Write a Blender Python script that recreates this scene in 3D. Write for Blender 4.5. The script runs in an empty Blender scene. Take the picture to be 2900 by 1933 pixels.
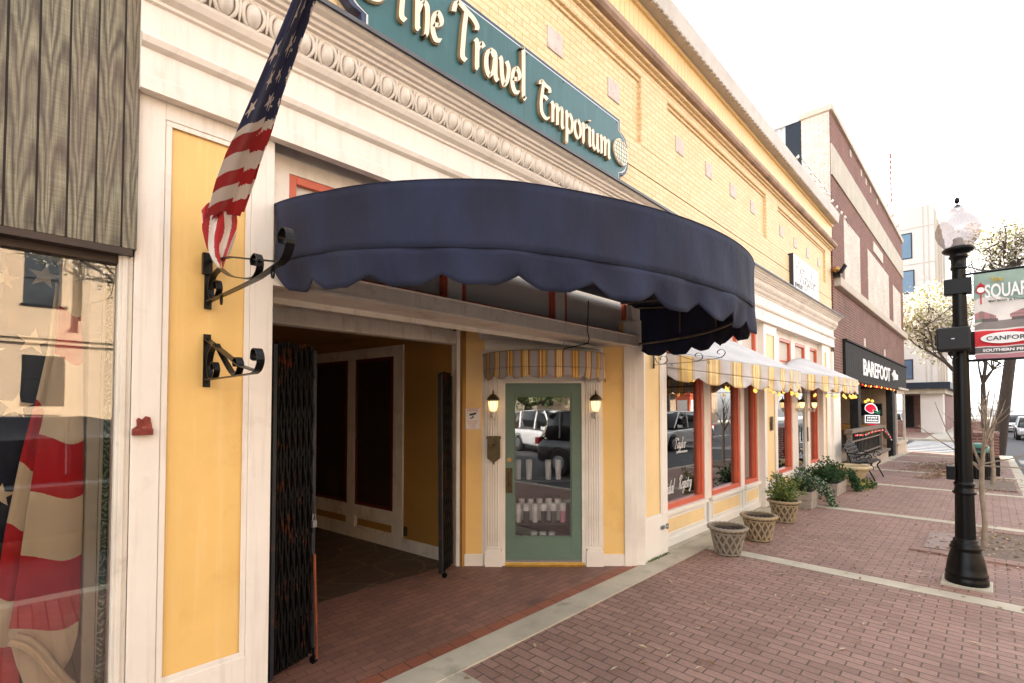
import bpy, math, random
from mathutils import Vector, Matrix
R = math.radians
random.seed(7)
S = bpy.context.scene
COL = S.collection
# ------------------------------------------------------------------ camera
YAW, PIT = 44.3, 1.58
cd = bpy.data.cameras.new('camera'); cam = bpy.data.objects.new('camera', cd); COL.objects.link(cam)
cam.location = (0, 0, 1.7); cam.rotation_euler = (R(90 + PIT), 0, R(YAW - 90))
cd.sensor_width = 36; cd.lens = 1386 / 2900 * 36; cd.shift_y = 144.5 / 2900
cd.clip_start = 0.05; cd.clip_end = 3000
S.camera = cam
# ------------------------------------------------------------------ world + sun
SUN_EL, SUN_AZ = 33.0, 57.0            # azimuth measured from +X towards +Y (sun stands behind the buildings)
w = bpy.data.worlds.new('World'); S.world = w; w.use_nodes = True
nt = w.node_tree; nt.nodes.clear()
sky = nt.nodes.new('ShaderNodeTexSky'); sky.sky_type = 'NISHITA'; sky.sun_disc = False
sky.sun_elevation = R(SUN_EL); sky.sun_rotation = R(90 - SUN_AZ)
sky.air_density = 1.0; sky.dust_density = 2.0; sky.ozone_density = 1.0
hsv = nt.nodes.new('ShaderNodeHueSaturation'); hsv.inputs['Saturation'].default_value = 0.14
bg = nt.nodes.new('ShaderNodeBackground'); bg.inputs['Strength'].default_value = 0.15
ow = nt.nodes.new('ShaderNodeOutputWorld')
nt.links.new(sky.outputs[0], hsv.inputs['Color']); nt.links.new(hsv.outputs[0], bg.inputs[0]); nt.links.new(bg.outputs[0], ow.inputs[0])
sl = bpy.data.lights.new('sun', 'SUN'); sl.energy = 4.0; sl.angle = R(0.6); sl.color = (1, 0.9, 0.76)
so = bpy.data.objects.new('sun', sl); COL.objects.link(so)
sd = Vector((math.cos(R(SUN_AZ)) * math.cos(R(SUN_EL)), math.sin(R(SUN_AZ)) * math.cos(R(SUN_EL)), math.sin(R(SUN_EL))))
so.rotation_euler = sd.to_track_quat('Z', 'Y').to_euler(); so.location = (20, 30, 40)
S.view_settings.view_transform = 'Standard'; S.view_settings.look = 'None'; S.view_settings.gamma = 1
S.view_settings.exposure = 2.50
S.render.engine = 'CYCLES'

# ------------------------------------------------------------------ materials
M = {}
def _new(name):
    m = bpy.data.materials.new(name); m.use_nodes = True; n = m.node_tree
    b = n.nodes['Principled BSDF']; M[name] = m; return m, n, b
def _coord(n, axes=None, scale=None):
    tc = n.nodes.new('ShaderNodeTexCoord'); out = tc.outputs['Object']
    if axes:
        sp = n.nodes.new('ShaderNodeSeparateXYZ'); n.links.new(out, sp.inputs[0])
        cb = n.nodes.new('ShaderNodeCombineXYZ')
        for i, a in enumerate(axes):
            if a == '0': continue
            if len(a) == 2:
                ad = n.nodes.new('ShaderNodeMath'); ad.operation = 'ADD'
                n.links.new(sp.outputs['XYZ'.index(a[0].upper())], ad.inputs[0]); n.links.new(sp.outputs['XYZ'.index(a[1].upper())], ad.inputs[1])
                n.links.new(ad.outputs[0], cb.inputs[i])
            else: n.links.new(sp.outputs['XYZ'.index(a.upper())], cb.inputs[i])
        out = cb.outputs[0]
    if scale:
        mp = n.nodes.new('ShaderNodeMapping'); mp.inputs['Scale'].default_value = scale
        n.links.new(out, mp.inputs[0]); out = mp.outputs[0]
    return out
def _noise(n, vec, sc, det=5, rough=0.6):
    t = n.nodes.new('ShaderNodeTexNoise'); t.inputs['Scale'].default_value = sc; t.inputs['Detail'].default_value = det
    t.inputs['Roughness'].default_value = rough; n.links.new(vec, t.inputs['Vector']); return t.outputs[0]
def _ramp(n, f, pts):
    r = n.nodes.new('ShaderNodeValToRGB'); e = r.color_ramp.elements
    e[0].position, e[0].color = pts[0][0], pts[0][1]; e[1].position, e[1].color = pts[-1][0], pts[-1][1]
    for p, c in pts[1:-1]:
        x = e.new(p); x.color = c
    n.links.new(f, r.inputs[0]); return r.outputs[0]
def _mix(n, a, b, f, mode='MIX'):
    m = n.nodes.new('ShaderNodeMix'); m.data_type = 'RGBA'; m.blend_type = mode
    for s, v in ((0, f), (6, a), (7, b)):
        if hasattr(v, 'links'): n.links.new(v, m.inputs[s])
        else: m.inputs[s].default_value = v
    return m.outputs[2]
def c4(c, k=1): return (c[0] * k, c[1] * k, c[2] * k, 1)
def _bump(n, b, h, st, dist=0.01):
    bp = n.nodes.new('ShaderNodeBump'); bp.inputs['Strength'].default_value = st; bp.inputs['Distance'].default_value = dist
    n.links.new(h, bp.inputs['Height']); n.links.new(bp.outputs[0], b.inputs['Normal'])
def mat(name, c, rough=0.6, var=0.12, sc=3.0, bump=0.15, bsc=60, metal=0, spec=0.5, coat=0, streak=None, dirt=None, dsc=2.2):
    m, n, b = _new(name)
    v = _coord(n)
    col = _ramp(n, _noise(n, v, sc), [(0.3, c4(c, 1 - var)), (0.7, c4(c, 1 + var * 0.6))])
    if streak:   # vertical weather streaks: a stain of its own colour
        v2 = _coord(n, ('xy', '0', 'z'), (14, 1, 0.7))
        col = _mix(n, col, c4(streak), _ramp(n, _noise(n, v2, 1.6, 6), [(0.52, (0, 0, 0, 1)), (0.78, (0.55, 0.55, 0.55, 1))]))
    if dirt:
        col = _mix(n, col, c4(dirt), _ramp(n, _noise(n, v, dsc, 8, 0.7), [(0.55, (0, 0, 0, 1)), (0.72, (0.7, 0.7, 0.7, 1))]))
    n.links.new(col, b.inputs['Base Color'])
    b.inputs['Roughness'].default_value = rough; b.inputs['Metallic'].default_value = metal
    b.inputs['Specular IOR Level'].default_value = spec; b.inputs['Coat Weight'].default_value = coat
    if bump: _bump(n, b, _noise(n, v, bsc, 4), bump, 0.004)
    return m
def brick(name, c1, c2, mortar, axes, bw, bh, ms, bump=0.5, rough=0.8, off=0.5, var=None, stain=None, stsc=1.2, var_amt=0.35, squash=1):
    m, n, b = _new(name); v = _coord(n, axes)
    # small wobble so that courses are not ruler straight
    nz = n.nodes.new('ShaderNodeTexNoise'); nz.inputs['Scale'].default_value = 3.0; n.links.new(v, nz.inputs['Vector'])
    sub = n.nodes.new('ShaderNodeVectorMath'); sub.operation = 'MULTIPLY_ADD'
    sub.inputs[1].default_value = (0.012, 0.012, 0); n.links.new(nz.outputs[1], sub.inputs[0]); n.links.new(v, sub.inputs[2])
    t = n.nodes.new('ShaderNodeTexBrick'); t.offset = off; t.inputs['Scale'].default_value = 1
    t.inputs['Brick Width'].default_value = bw; t.inputs['Row Height'].default_value = bh; t.inputs['Mortar Size'].default_value = ms
    t.inputs['Mortar Smooth'].default_value = 0.25; t.inputs['Bias'].default_value = 0
    t.inputs['Color1'].default_value = c4(c1); t.inputs['Color2'].default_value = c4(c2); t.inputs['Mortar'].default_value = c4(mortar)
    n.links.new(sub.outputs[0], t.inputs['Vector'])
    col = t.outputs['Color']
    nn = _ramp(n, _noise(n, v, 1.3, 6, 0.65), [(0.3, (1 - var_amt, 1 - var_amt, 1 - var_amt, 1)), (0.7, (1 + var_amt * .6,) * 3 + (1,))])
    col = _mix(n, col, nn, 1.0, 'MULTIPLY')
    n2 = _ramp(n, _noise(n, v, 45, 4, 0.7), [(0.3, (0.82, 0.82, 0.82, 1)), (0.7, (1.12, 1.12, 1.12, 1))])
    col = _mix(n, col, n2, 1.0, 'MULTIPLY')
    if stain: col = _mix(n, col, c4(stain), _ramp(n, _noise(n, v, stsc, 9, 0.75), [(0.56, (0, 0, 0, 1)), (0.70, (0.75, 0.75, 0.75, 1))]))
    n.links.new(col, b.inputs['Base Color']); b.inputs['Roughness'].default_value = rough
    inv = n.nodes.new('ShaderNodeMath'); inv.operation = 'SUBTRACT'; inv.inputs[0].default_value = 1; n.links.new(t.outputs['Fac'], inv.inputs[1])
    ad = n.nodes.new('ShaderNodeMath'); ad.operation = 'MULTIPLY_ADD'; ad.inputs[1].default_value = 0.5
    n.links.new(_noise(n, v, 30, 5), ad.inputs[0]); n.links.new(inv.outputs[0], ad.inputs[2])
    _bump(n, b, ad.outputs[0], bump, 0.008)
    return m
def emit(name, c, s):
    m, n, b = _new(name); b.inputs['Base Color'].default_value = c4(c); b.inputs['Emission Color'].default_value = c4(c); b.inputs['Emission Strength'].default_value = s
    return m
def glass(name, tint=(0.9, 0.92, 0.9), base=0.05, gain=1.6, rough=0.0):
    m, n, b = _new(name); n.nodes.remove(b); o = n.nodes['Material Output']
    tr = n.nodes.new('ShaderNodeBsdfTransparent'); tr.inputs[0].default_value = c4(tint)
    gl = n.nodes.new('ShaderNodeBsdfGlossy'); gl.inputs['Roughness'].default_value = rough
    fr = n.nodes.new('ShaderNodeFresnel'); fr.inputs[0].default_value = 1.5
    ma = n.nodes.new('ShaderNodeMath'); ma.operation = 'MULTIPLY_ADD'; ma.inputs[1].default_value = gain; ma.inputs[2].default_value = base; ma.use_clamp = True
    mx = n.nodes.new('ShaderNodeMixShader'); n.links.new(fr.outputs[0], ma.inputs[0]); n.links.new(ma.outputs[0], mx.inputs[0])
    n.links.new(tr.outputs[0], mx.inputs[1]); n.links.new(gl.outputs[0], mx.inputs[2]); n.links.new(mx.outputs[0], o.inputs[0])
    # slightly wavy panes
    bp = n.nodes.new('ShaderNodeBump'); bp.inputs['Strength'].default_value = 0.02; bp.inputs['Distance'].default_value = 0.02
    n.links.new(_noise(n, _coord(n), 2.5, 1), bp.inputs['Height']); n.links.new(bp.outputs[0], gl.inputs['Normal'])
    return m

WHITE = (0.80, 0.73, 0.65)
mat('white', WHITE, 0.45, 0.07, 2.5, 0.12, 90, streak=(0.50, 0.42, 0.34), dirt=(0.52, 0.44, 0.36), dsc=1.6)
mat('white_clean', (0.80, 0.76, 0.69), 0.4, 0.05, 2.5, 0.06, 90)
mat('white_old', (0.72, 0.66, 0.57), 0.55, 0.12, 5, 0.25, 70, streak=(0.36, 0.28, 0.22), dirt=(0.34, 0.24, 0.16), dsc=3.5)
mat('yellow', (0.80, 0.51, 0.17), 0.42, 0.07, 2.0, 0.1, 110, streak=(0.84, 0.62, 0.30), dirt=(0.66, 0.36, 0.10), dsc=1.5)
mat('yellow_pale', (0.82, 0.60, 0.30), 0.5, 0.07, 2.0, 0.1, 110, streak=(0.84, 0.66, 0.42))
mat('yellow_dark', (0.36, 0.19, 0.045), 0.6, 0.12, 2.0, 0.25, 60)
mat('red_trim', (0.58, 0.11, 0.05), 0.35, 0.12, 6, 0.08)
mat('red_dark', (0.12, 0.015, 0.015), 0.5, 0.1)
mat('blind', (0.62, 0.58, 0.52), 0.7, 0.06, 2, 0.05)
mat('dark_in', (0.012, 0.010, 0.010), 0.8, 0.2, 2, 0)
mat('dark_board', (0.035, 0.018, 0.012), 0.5, 0.4, 3, 0.2, 20)
mat('iron', (0.0035, 0.0035, 0.004), 0.34, 0.3, 8, 0.12, 60, spec=0.22)
mat('iron_dull', (0.16, 0.13, 0.11), 0.5, 0.4, 8, 0.2, 60, spec=0.2)
mat('gate_iron', (0.005, 0.004, 0.0035), 0.5, 0.4, 6, 0.3, 40, spec=0.15, dirt=(0.26, 0.06, 0.012), dsc=4)
mat('gate_post', (0.009, 0.012, 0.016), 0.5, 0.3, 6, 0.2, 40, dirt=(0.12, 0.04, 0.012), dsc=7)
mat('rust', (0.25, 0.06, 0.02), 0.8, 0.4, 9, 0.4)
mat('brass', (0.42, 0.24, 0.08), 0.35, 0.3, 9, 0.1, metal=0.9)
mat('brass_dark', (0.10, 0.07, 0.03), 0.5, 0.35, 14, 0.4, 30, metal=0.6)
mat('gold_sill', (0.65, 0.38, 0.08), 0.3, 0.2, 9, 0.1, metal=0.8)
mat('steel', (0.35, 0.35, 0.36), 0.35, 0.15, 9, 0.1, metal=0.9)
mat('green_door', (0.115, 0.175, 0.13), 0.5, 0.1, 3, 0.15, 90, dirt=(0.085, 0.13, 0.10), dsc=4)
mat('sign_green', (0.022, 0.105, 0.115), 0.38, 0.15, 3, 0.08, streak=(0.06, 0.16, 0.17))
mat('sign_blue', (0.035, 0.05, 0.115), 0.4, 0.25, 5, 0.08, dirt=(0.18, 0.10, 0.16), dsc=5)
mat('sign_line', (0.66, 0.72, 0.74), 0.4, 0.1)
mat('letter_cream', (0.82, 0.74, 0.56), 0.4, 0.08, 6, 0.06)
mat('letter_edge', (0.30, 0.20, 0.10), 0.5, 0.2)
mat('sign_white', (0.84, 0.82, 0.80), 0.35, 0.03, 4, 0.03)
mat('ink', (0.02, 0.02, 0.022), 0.5, 0.1, 4, 0)
mat('paper', (0.78, 0.74, 0.70), 0.5, 0.04, 5, 0)
mat('notice_red', (0.55, 0.06, 0.03), 0.5, 0.1, 5, 0)
mat('decal', (0.86, 0.86, 0.86), 0.4, 0.02, 5, 0)
mat('concrete', (0.46, 0.41, 0.32), 0.85, 0.22, 2.2, 0.4, 70, dirt=(0.20, 0.19, 0.13), dsc=2.8)
mat('concrete_pale', (0.46, 0.42, 0.35), 0.85, 0.15, 2.0, 0.3, 60, streak=(0.30, 0.27, 0.22))
mat('limestone', (0.50, 0.44, 0.37), 0.8, 0.1, 1.5, 0.3, 40, streak=(0.36, 0.31, 0.26))
mat('court_stone', (0.40, 0.295, 0.20), 0.8, 0.1, 1.5, 0.3, 40, streak=(0.30, 0.22, 0.15))
mat('tower', (0.60, 0.56, 0.52), 0.8, 0.08, 0.4, 0.2, 20, streak=(0.48, 0.44, 0.40))
mat('cover', (0.27, 0.20, 0.18), 0.8, 0.15, 6, 0.6, 30)
mat('crack', (0.36, 0.22, 0.09), 0.9, 0.4, 12, 0.3)
mat('stain', (0.16, 0.15, 0.13), 0.9, 0.3, 20, 0.2)
mat('pit_soil', (0.17, 0.125, 0.095), 0.95, 0.4, 20, 0.8, 90, dirt=(0.09, 0.07, 0.05), dsc=6)
mat('shop_dim', (0.10, 0.085, 0.075), 0.8, 0.2, 2, 0)
mat('pot_dark', (0.13, 0.10, 0.065), 0.9, 0.3, 9, 0.5, 70)
mat('old_iron_red', (0.22, 0.02, 0.012), 0.4, 0.5, 40, 0.4, dirt=(0.45, 0.30, 0.25), dsc=30)
mat('soil', (0.03, 0.018, 0.012), 0.95, 0.5, 30, 1.0, 90)
mat('pot', (0.34, 0.26, 0.155), 0.85, 0.25, 9, 0.5, 70, dirt=(0.20, 0.17, 0.06), dsc=7)
mat('pot_grey', (0.26, 0.22, 0.17), 0.85, 0.25, 9, 0.5, 70, dirt=(0.12, 0.11, 0.07), dsc=7)
mat('urn', (0.50, 0.40, 0.24), 0.85, 0.2, 6, 0.5, 60, dirt=(0.30, 0.22, 0.08), dsc=5)
mat('box_grey', (0.30, 0.26, 0.22), 0.8, 0.2, 8, 0.4, 50)
mat('asphalt', (0.055, 0.055, 0.06), 0.85, 0.2, 1.2, 0.4, 120)
mat('paint_line', (0.62, 0.62, 0.62), 0.7, 0.2, 4, 0.1)
mat('flashing', (0.09, 0.09, 0.10), 0.45, 0.25, 4, 0.1)
mat('gutter', (0.52, 0.46, 0.40), 0.5, 0.2, 3, 0.15, dirt=(0.30, 0.22, 0.16), dsc=3)
mat('stained', (0.40, 0.27, 0.20), 0.8, 0.3, 3, 0.4, 40, dirt=(0.06, 0.04, 0.035), dsc=1.6)
mat('tablet', (0.60, 0.53, 0.50), 0.8, 0.12, 8, 0.3, dirt=(0.36, 0.18, 0.17), dsc=14)
mat('corrugated', (0.52, 0.53, 0.55), 0.45, 0.06, 2, 0.05)
mat('navy_panel', (0.012, 0.018, 0.03), 0.5, 0.1, spec=0.3)
mat('black_wood', (0.018, 0.017, 0.017), 0.75, 0.4, 6, 0.4, 40, spec=0.2, streak=(0.055, 0.05, 0.048))
mat('old_wood', (0.20, 0.155, 0.12), 0.8, 0.3, 9, 0.4, 50)
mat('stucco', (0.52, 0.42, 0.32), 0.85, 0.1, 4, 0.4, 60)
mat('cloth_dark', (0.02, 0.02, 0.025), 0.7, 0.2, 4, 0.1)
mat('bark', (0.05, 0.038, 0.03), 0.9, 0.35, 12, 0.9, 40)
mat('bark_pale', (0.30, 0.24, 0.18), 0.85, 0.3, 14, 0.5, 50, dirt=(0.16, 0.15, 0.09), dsc=8)
mat('tire', (0.02, 0.02, 0.02), 0.8, 0.2, 8, 0.2)
mat('rim', (0.4, 0.4, 0.42), 0.3, 0.1, 8, 0, metal=0.8)
mat('car_white', (0.75, 0.75, 0.76), 0.2, 0.02, 4, 0, coat=1)
mat('car_black', (0.012, 0.013, 0.016), 0.15, 0.02, 4, 0, coat=1)
mat('car_silver', (0.45, 0.47, 0.50), 0.25, 0.02, 4, 0, coat=1, metal=0.4)
mat('car_glass', (0.01, 0.012, 0.014), 0.05, 0.02, 4, 0)
mat('lampwhite', (0.8, 0.8, 0.8), 0.3, 0.02, 4, 0)
mat('trash_green', (0.015, 0.14, 0.10), 0.3, 0.1, 4, 0.05)
mat('hair', (0.05, 0.03, 0.02), 0.8)
mat('tumbler_white', (0.75, 0.72, 0.70), 0.35, 0.03, 5, 0)
mat('tumbler_dark', (0.03, 0.03, 0.035), 0.35, 0.1, 5, 0)
mat('tumbler_green', (0.10, 0.12, 0.08), 0.35, 0.1, 5, 0)
mat('tumbler_pink', (0.62, 0.26, 0.36), 0.35, 0.1, 5, 0)
mat('speaker', (0.006, 0.006, 0.007), 0.6, 0.15, 9, 0.3, 200)
mat('cable', (0.01, 0.01, 0.01), 0.6, 0, 3, 0)
mat('bulb_red', (0.6, 0.03, 0.03), 0.3, 0, 3, 0)
mat('win_blue', (0.05, 0.13, 0.22), 0.08, 0.15, 0.8, 0, spec=0.9)
emit('bulb_warm', (1.0, 0.52, 0.10), 0.30)
emit('bulb_redlit', (0.9, 0.05, 0.04), 0.16)
emit('lantern_glow', (1.0, 0.66, 0.30), 0.42)
emit('neon_red', (0.75, 0.012, 0.05), 0.14)
emit('neon_white', (0.9, 0.9, 0.9), 0.16)
emit('neon_green', (0.05, 0.5, 0.25), 0.12)
glass('pane', base=0.13, gain=2.0); glass('pane_dark', (1, 1, 1), 0.05, 2.0); glass('pane_left', (1, 1, 0.98), 0.08, 1.7)
brick('brick_yellow', (0.85, 0.655, 0.40), (0.81, 0.595, 0.33), (0.64, 0.42, 0.19), ('xy', 'z', '0'), 0.185, 0.060, 0.0045, 0.9, 0.6, var_amt=0.07, stain=(0.66, 0.40, 0.14), stsc=6.0)
brick('brick_red', (0.20, 0.058, 0.038), (0.135, 0.043, 0.03), (0.27, 0.19, 0.155), ('xy', 'z', '0'), 0.19, 0.070, 0.009, 0.6, 0.85, var_amt=0.2)
brick('brick_red_sooty', (0.19, 0.075, 0.055), (0.135, 0.052, 0.042), (0.30, 0.22, 0.18), ('xy', 'z', '0'), 0.19, 0.070, 0.009, 0.6, 0.85, stain=(0.05, 0.04, 0.035), stsc=0.8, var_amt=0.25)
brick('brick_white', (0.68, 0.635, 0.58), (0.58, 0.52, 0.46), (0.50, 0.42, 0.34), ('xy', 'z', '0'), 0.19, 0.070, 0.008, 0.7, 0.8, stain=(0.40, 0.20, 0.13), stsc=9.0, var_amt=0.15)
brick('brick_far', (0.24, 0.10, 0.08), (0.18, 0.07, 0.06), (0.36, 0.28, 0.24), ('xy', 'z', '0'), 0.215, 0.078, 0.01, 0.4, 0.85)
brick('paver', (0.325, 0.192, 0.152), (0.240, 0.137, 0.108), (0.105, 0.073, 0.055), ('y', 'x', '0'), 0.180, 0.082, 0.0050, 0.8, 0.75, stain=(0.17, 0.115, 0.10), stsc=2.6, var_amt=0.20)
brick('paver_patio', (0.28, 0.135, 0.095), (0.20, 0.100, 0.078), (0.12, 0.065, 0.042), ('x', 'y', '0'), 0.180, 0.074, 0.0032, 0.5, 0.6, stain=(0.095, 0.055, 0.045), stsc=1.8, var_amt=0.25)
brick('paver_border', (0.33, 0.115, 0.065), (0.26, 0.085, 0.05), (0.075, 0.042, 0.028), ('x', 'y', '0'), 0.185, 0.5, 0.004, 0.5, 0.6, off=0, var_amt=0.15)

def wood_siding():
    m, n, b = _new('siding'); v = _coord(n, None)
    # each board gets its own slice of the grain
    sp = n.nodes.new('ShaderNodeSeparateXYZ'); n.links.new(v, sp.inputs[0])
    dv = n.nodes.new('ShaderNodeMath'); dv.operation = 'DIVIDE'; dv.inputs[1].default_value = 0.088; n.links.new(sp.outputs[0], dv.inputs[0])
    fl = n.nodes.new('ShaderNodeMath'); fl.operation = 'FLOOR'; n.links.new(dv.outputs[0], fl.inputs[0])
    ml = n.nodes.new('ShaderNodeMath'); ml.operation = 'MULTIPLY'; ml.inputs[1].default_value = 3.7; n.links.new(fl.outputs[0], ml.inputs[0])
    cb = n.nodes.new('ShaderNodeCombineXYZ'); n.links.new(sp.outputs[0], cb.inputs[0]); n.links.new(ml.outputs[0], cb.inputs[1]); n.links.new(sp.outputs[2], cb.inputs[2])
    def mth(op, a, b_=None, c_=None):
        q = n.nodes.new('ShaderNodeMath'); q.operation = op
        for i_, v_ in enumerate((a, b_, c_)):
            if v_ is None: continue
            if hasattr(v_, 'links'): n.links.new(v_, q.inputs[i_])
            else: q.inputs[i_].default_value = v_
        return q.outputs[0]
    frac = mth('FRACT', dv.outputs[0])
    mp = n.nodes.new('ShaderNodeMapping'); mp.inputs['Scale'].default_value = (3.0, 1, 1.1); n.links.new(cb.outputs[0], mp.inputs[0])
    n1 = n.nodes.new('ShaderNodeTexNoise'); n1.inputs['Scale'].default_value = 1.0; n1.inputs['Detail'].default_value = 1.5; n.links.new(mp.outputs[0], n1.inputs['Vector'])
    ctr = mth('MULTIPLY_ADD', n1.outputs[0], 0.9, 0.05)                 # heart of the cathedral grain wanders along the board
    xl = mth('SUBTRACT', frac, ctr); x2 = mth('MULTIPLY', xl, xl)
    mp4 = n.nodes.new('ShaderNodeMapping'); mp4.inputs['Scale'].default_value = (11, 1, 2.6); n.links.new(cb.outputs[0], mp4.inputs[0])
    n2 = n.nodes.new('ShaderNodeTexNoise'); n2.inputs['Scale'].default_value = 1.0; n2.inputs['Detail'].default_value = 2.0; n.links.new(mp4.outputs[0], n2.inputs['Vector'])
    zz = mth('ADD', mth('ADD', mth('MULTIPLY', sp.outputs[2], 20.0), mth('MULTIPLY', x2, 44.0)), mth('MULTIPLY', n2.outputs[0], 15.0))
    zz = mth('ADD', zz, ml.outputs[0])
    sn = n.nodes.new('ShaderNodeMath'); sn.operation = 'SINE'; n.links.new(zz, sn.inputs[0])
    sc01 = mth('MULTIPLY_ADD', sn.outputs[0], 0.5, 0.5)
    rings = _ramp(n, sc01, [(0.0, c4((0.27, 0.245, 0.17))), (0.45, c4((0.215, 0.19, 0.13))), (1.0, c4((0.115, 0.095, 0.072)))])
    mp2 = n.nodes.new('ShaderNodeMapping'); mp2.inputs['Scale'].default_value = (160, 1, 5); n.links.new(cb.outputs[0], mp2.inputs[0])
    fib = _noise(n, mp2.outputs[0], 1.0, 5, 0.7)
    mp3 = n.nodes.new('ShaderNodeMapping'); mp3.inputs['Scale'].default_value = (5, 1, 220); n.links.new(cb.outputs[0], mp3.inputs[0])
    saw = _noise(n, mp3.outputs[0], 1.0, 3, 0.6)
    col = _mix(n, rings, _ramp(n, fib, [(0.35, (0.55, 0.55, 0.55, 1)), (0.65, (1.2, 1.2, 1.2, 1))]), 1.0, 'MULTIPLY')
    col = _mix(n, col, _ramp(n, saw, [(0.35, (0.85, 0.85, 0.85, 1)), (0.65, (1.12, 1.12, 1.12, 1))]), 1.0, 'MULTIPLY')
    col = _mix(n, col, c4((0.17, 0.115, 0.09)), _ramp(n, _noise(n, v, 1.7, 5), [(0.45, (0, 0, 0, 1)), (0.7, (0.6, 0.6, 0.6, 1))]))
    n.links.new(col, b.inputs['Base Color']); b.inputs['Roughness'].default_value = 0.75
    _bump(n, b, fib, 0.5, 0.004)
wood_siding()
def flagstone():
    m, n, b = _new('flagstone'); v = _coord(n, ('x', 'y', '0'), (2.2, 3.0, 1))
    nz = n.nodes.new('ShaderNodeTexNoise'); nz.inputs['Scale'].default_value = 1.5; n.links.new(v, nz.inputs['Vector'])
    ad = n.nodes.new('ShaderNodeVectorMath'); ad.operation = 'MULTIPLY_ADD'; ad.inputs[1].default_value = (0.35, 0.35, 0); n.links.new(nz.outputs[1], ad.inputs[0]); n.links.new(v, ad.inputs[2])
    t = n.nodes.new('ShaderNodeTexVoronoi'); t.feature = 'DISTANCE_TO_EDGE'; t.voronoi_dimensions = '2D'; t.inputs['Scale'].default_value = 1; n.links.new(ad.outputs[0], t.inputs['Vector'])
    e = _ramp(n, t.outputs['Distance'], [(0.0, (1, 1, 1, 1)), (0.035, (0, 0, 0, 1))])
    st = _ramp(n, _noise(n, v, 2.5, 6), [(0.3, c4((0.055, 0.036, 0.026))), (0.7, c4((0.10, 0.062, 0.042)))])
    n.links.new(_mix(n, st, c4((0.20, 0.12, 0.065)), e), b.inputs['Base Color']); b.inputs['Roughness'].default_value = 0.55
    _bump(n, b, t.outputs['Distance'], 0.3, 0.02)
flagstone()
def cloth(name, c, weave=900, var=0.12, trans=0.0, sheen=0.2, fade=None, wrinkle=0):
    m, n, b = _new(name); v = _coord(n)
    col = _ramp(n, _noise(n, v, 4, 5), [(0.3, c4(c, 1 - var)), (0.7, c4(c, 1 + var))])
    if fade: col = _mix(n, col, c4(fade), _ramp(n, _noise(n, _coord(n, None, (2.5, 2.5, 0.8)), 1.3, 4), [(0.42, (0, 0, 0, 1)), (0.7, (0.8, 0.8, 0.8, 1))]))
    n.links.new(col, b.inputs['Base Color']); b.inputs['Roughness'].default_value = 0.85; b.inputs['Sheen Weight'].default_value = sheen
    if wrinkle:
        mx_ = n.nodes.new('ShaderNodeMath'); mx_.operation = 'MULTIPLY_ADD'; mx_.inputs[1].default_value = 0.10
        n.links.new(_noise(n, v, weave, 2), mx_.inputs[0]); wv = _noise(n, _coord(n, None, (3.2, 3.2, 1.3)), 1.6, 5, 0.55); n.links.new(wv, mx_.inputs[2])
        _bump(n, b, mx_.outputs[0], 0.55, 0.05)
    else: _bump(n, b, _noise(n, v, weave, 2), 0.25, 0.003)
    if trans:
        o = n.nodes['Material Output']; tl = n.nodes.new('ShaderNodeBsdfTranslucent'); n.links.new(col, tl.inputs[0])
        mx = n.nodes.new('ShaderNodeMixShader'); mx.inputs[0].default_value = trans; n.links.new(b.outputs[0], mx.inputs[1]); n.links.new(tl.outputs[0], mx.inputs[2]); n.links.new(mx.outputs[0], o.inputs[0])
    return m
cloth('navy_cloth', (0.0095, 0.0125, 0.034), fade=(0.015, 0.025, 0.072), weave=500, sheen=0.0, wrinkle=1)
cloth('flag_red', (0.46, 0.018, 0.022), trans=0.25); cloth('flag_white', (0.78, 0.72, 0.66), trans=0.25, var=0.04); cloth('flag_blue', (0.022, 0.032, 0.10), trans=0.15)
cloth('old_red', (0.62, 0.014, 0.026), var=0.15); cloth('old_cream', (0.84, 0.70, 0.54), var=0.06); cloth('old_blue', (0.012, 0.016, 0.04))
cloth('aw_yellow', (0.72, 0.42, 0.075)); cloth('aw_grey', (0.36, 0.34, 0.335)); cloth('aw_line', (0.42, 0.16, 0.05)); cloth('aw_cream', (0.72, 0.66, 0.55)); cloth('aw_dark', (0.10, 0.085, 0.03)); cloth('lit_yellow', (0.84, 0.60, 0.20)); cloth('lit_grey', (0.56, 0.535, 0.53)); cloth('lit_line', (0.62, 0.36, 0.14)); cloth('lit_cream', (0.84, 0.78, 0.66)); cloth('lit_dark', (0.40, 0.34, 0.18)); cloth('aw_roof', (0.56, 0.57, 0.59), trans=0.1)
cloth('banner_white', (0.85, 0.82, 0.79), trans=0.45); cloth('banner_green', (0.48, 0.60, 0.54), trans=0.45); cloth('banner_red', (0.75, 0.06, 0.075), trans=0.35)
cloth('banner_grey', (0.20, 0.17, 0.17), trans=0.3); cloth('banner_pink', (0.62, 0.32, 0.36), trans=0.35); cloth('banner_brown', (0.42, 0.30, 0.27), trans=0.35); cloth('banner_road', (0.36, 0.32, 0.31), trans=0.35); cloth('banner_yellow', (0.7, 0.5, 0.06), trans=0.2)
def leafmat(name, c, c2, tr=0.35):
    m, n, b = _new(name); v = _coord(n)
    col = _ramp(n, _noise(n, v, 7, 4), [(0.35, c4(c)), (0.65, c4(c2))])
    n.links.new(col, b.inputs['Base Color']); b.inputs['Roughness'].default_value = 0.6
    o = n.nodes['Material Output']; tl = n.nodes.new('ShaderNodeBsdfTranslucent'); n.links.new(col, tl.inputs[0])
    mx = n.nodes.new('ShaderNodeMixShader'); mx.inputs[0].default_value = tr; n.links.new(b.outputs[0], mx.inputs[1]); n.links.new(tl.outputs[0], mx.inputs[2]); n.links.new(mx.outputs[0], o.inputs[0])
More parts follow.
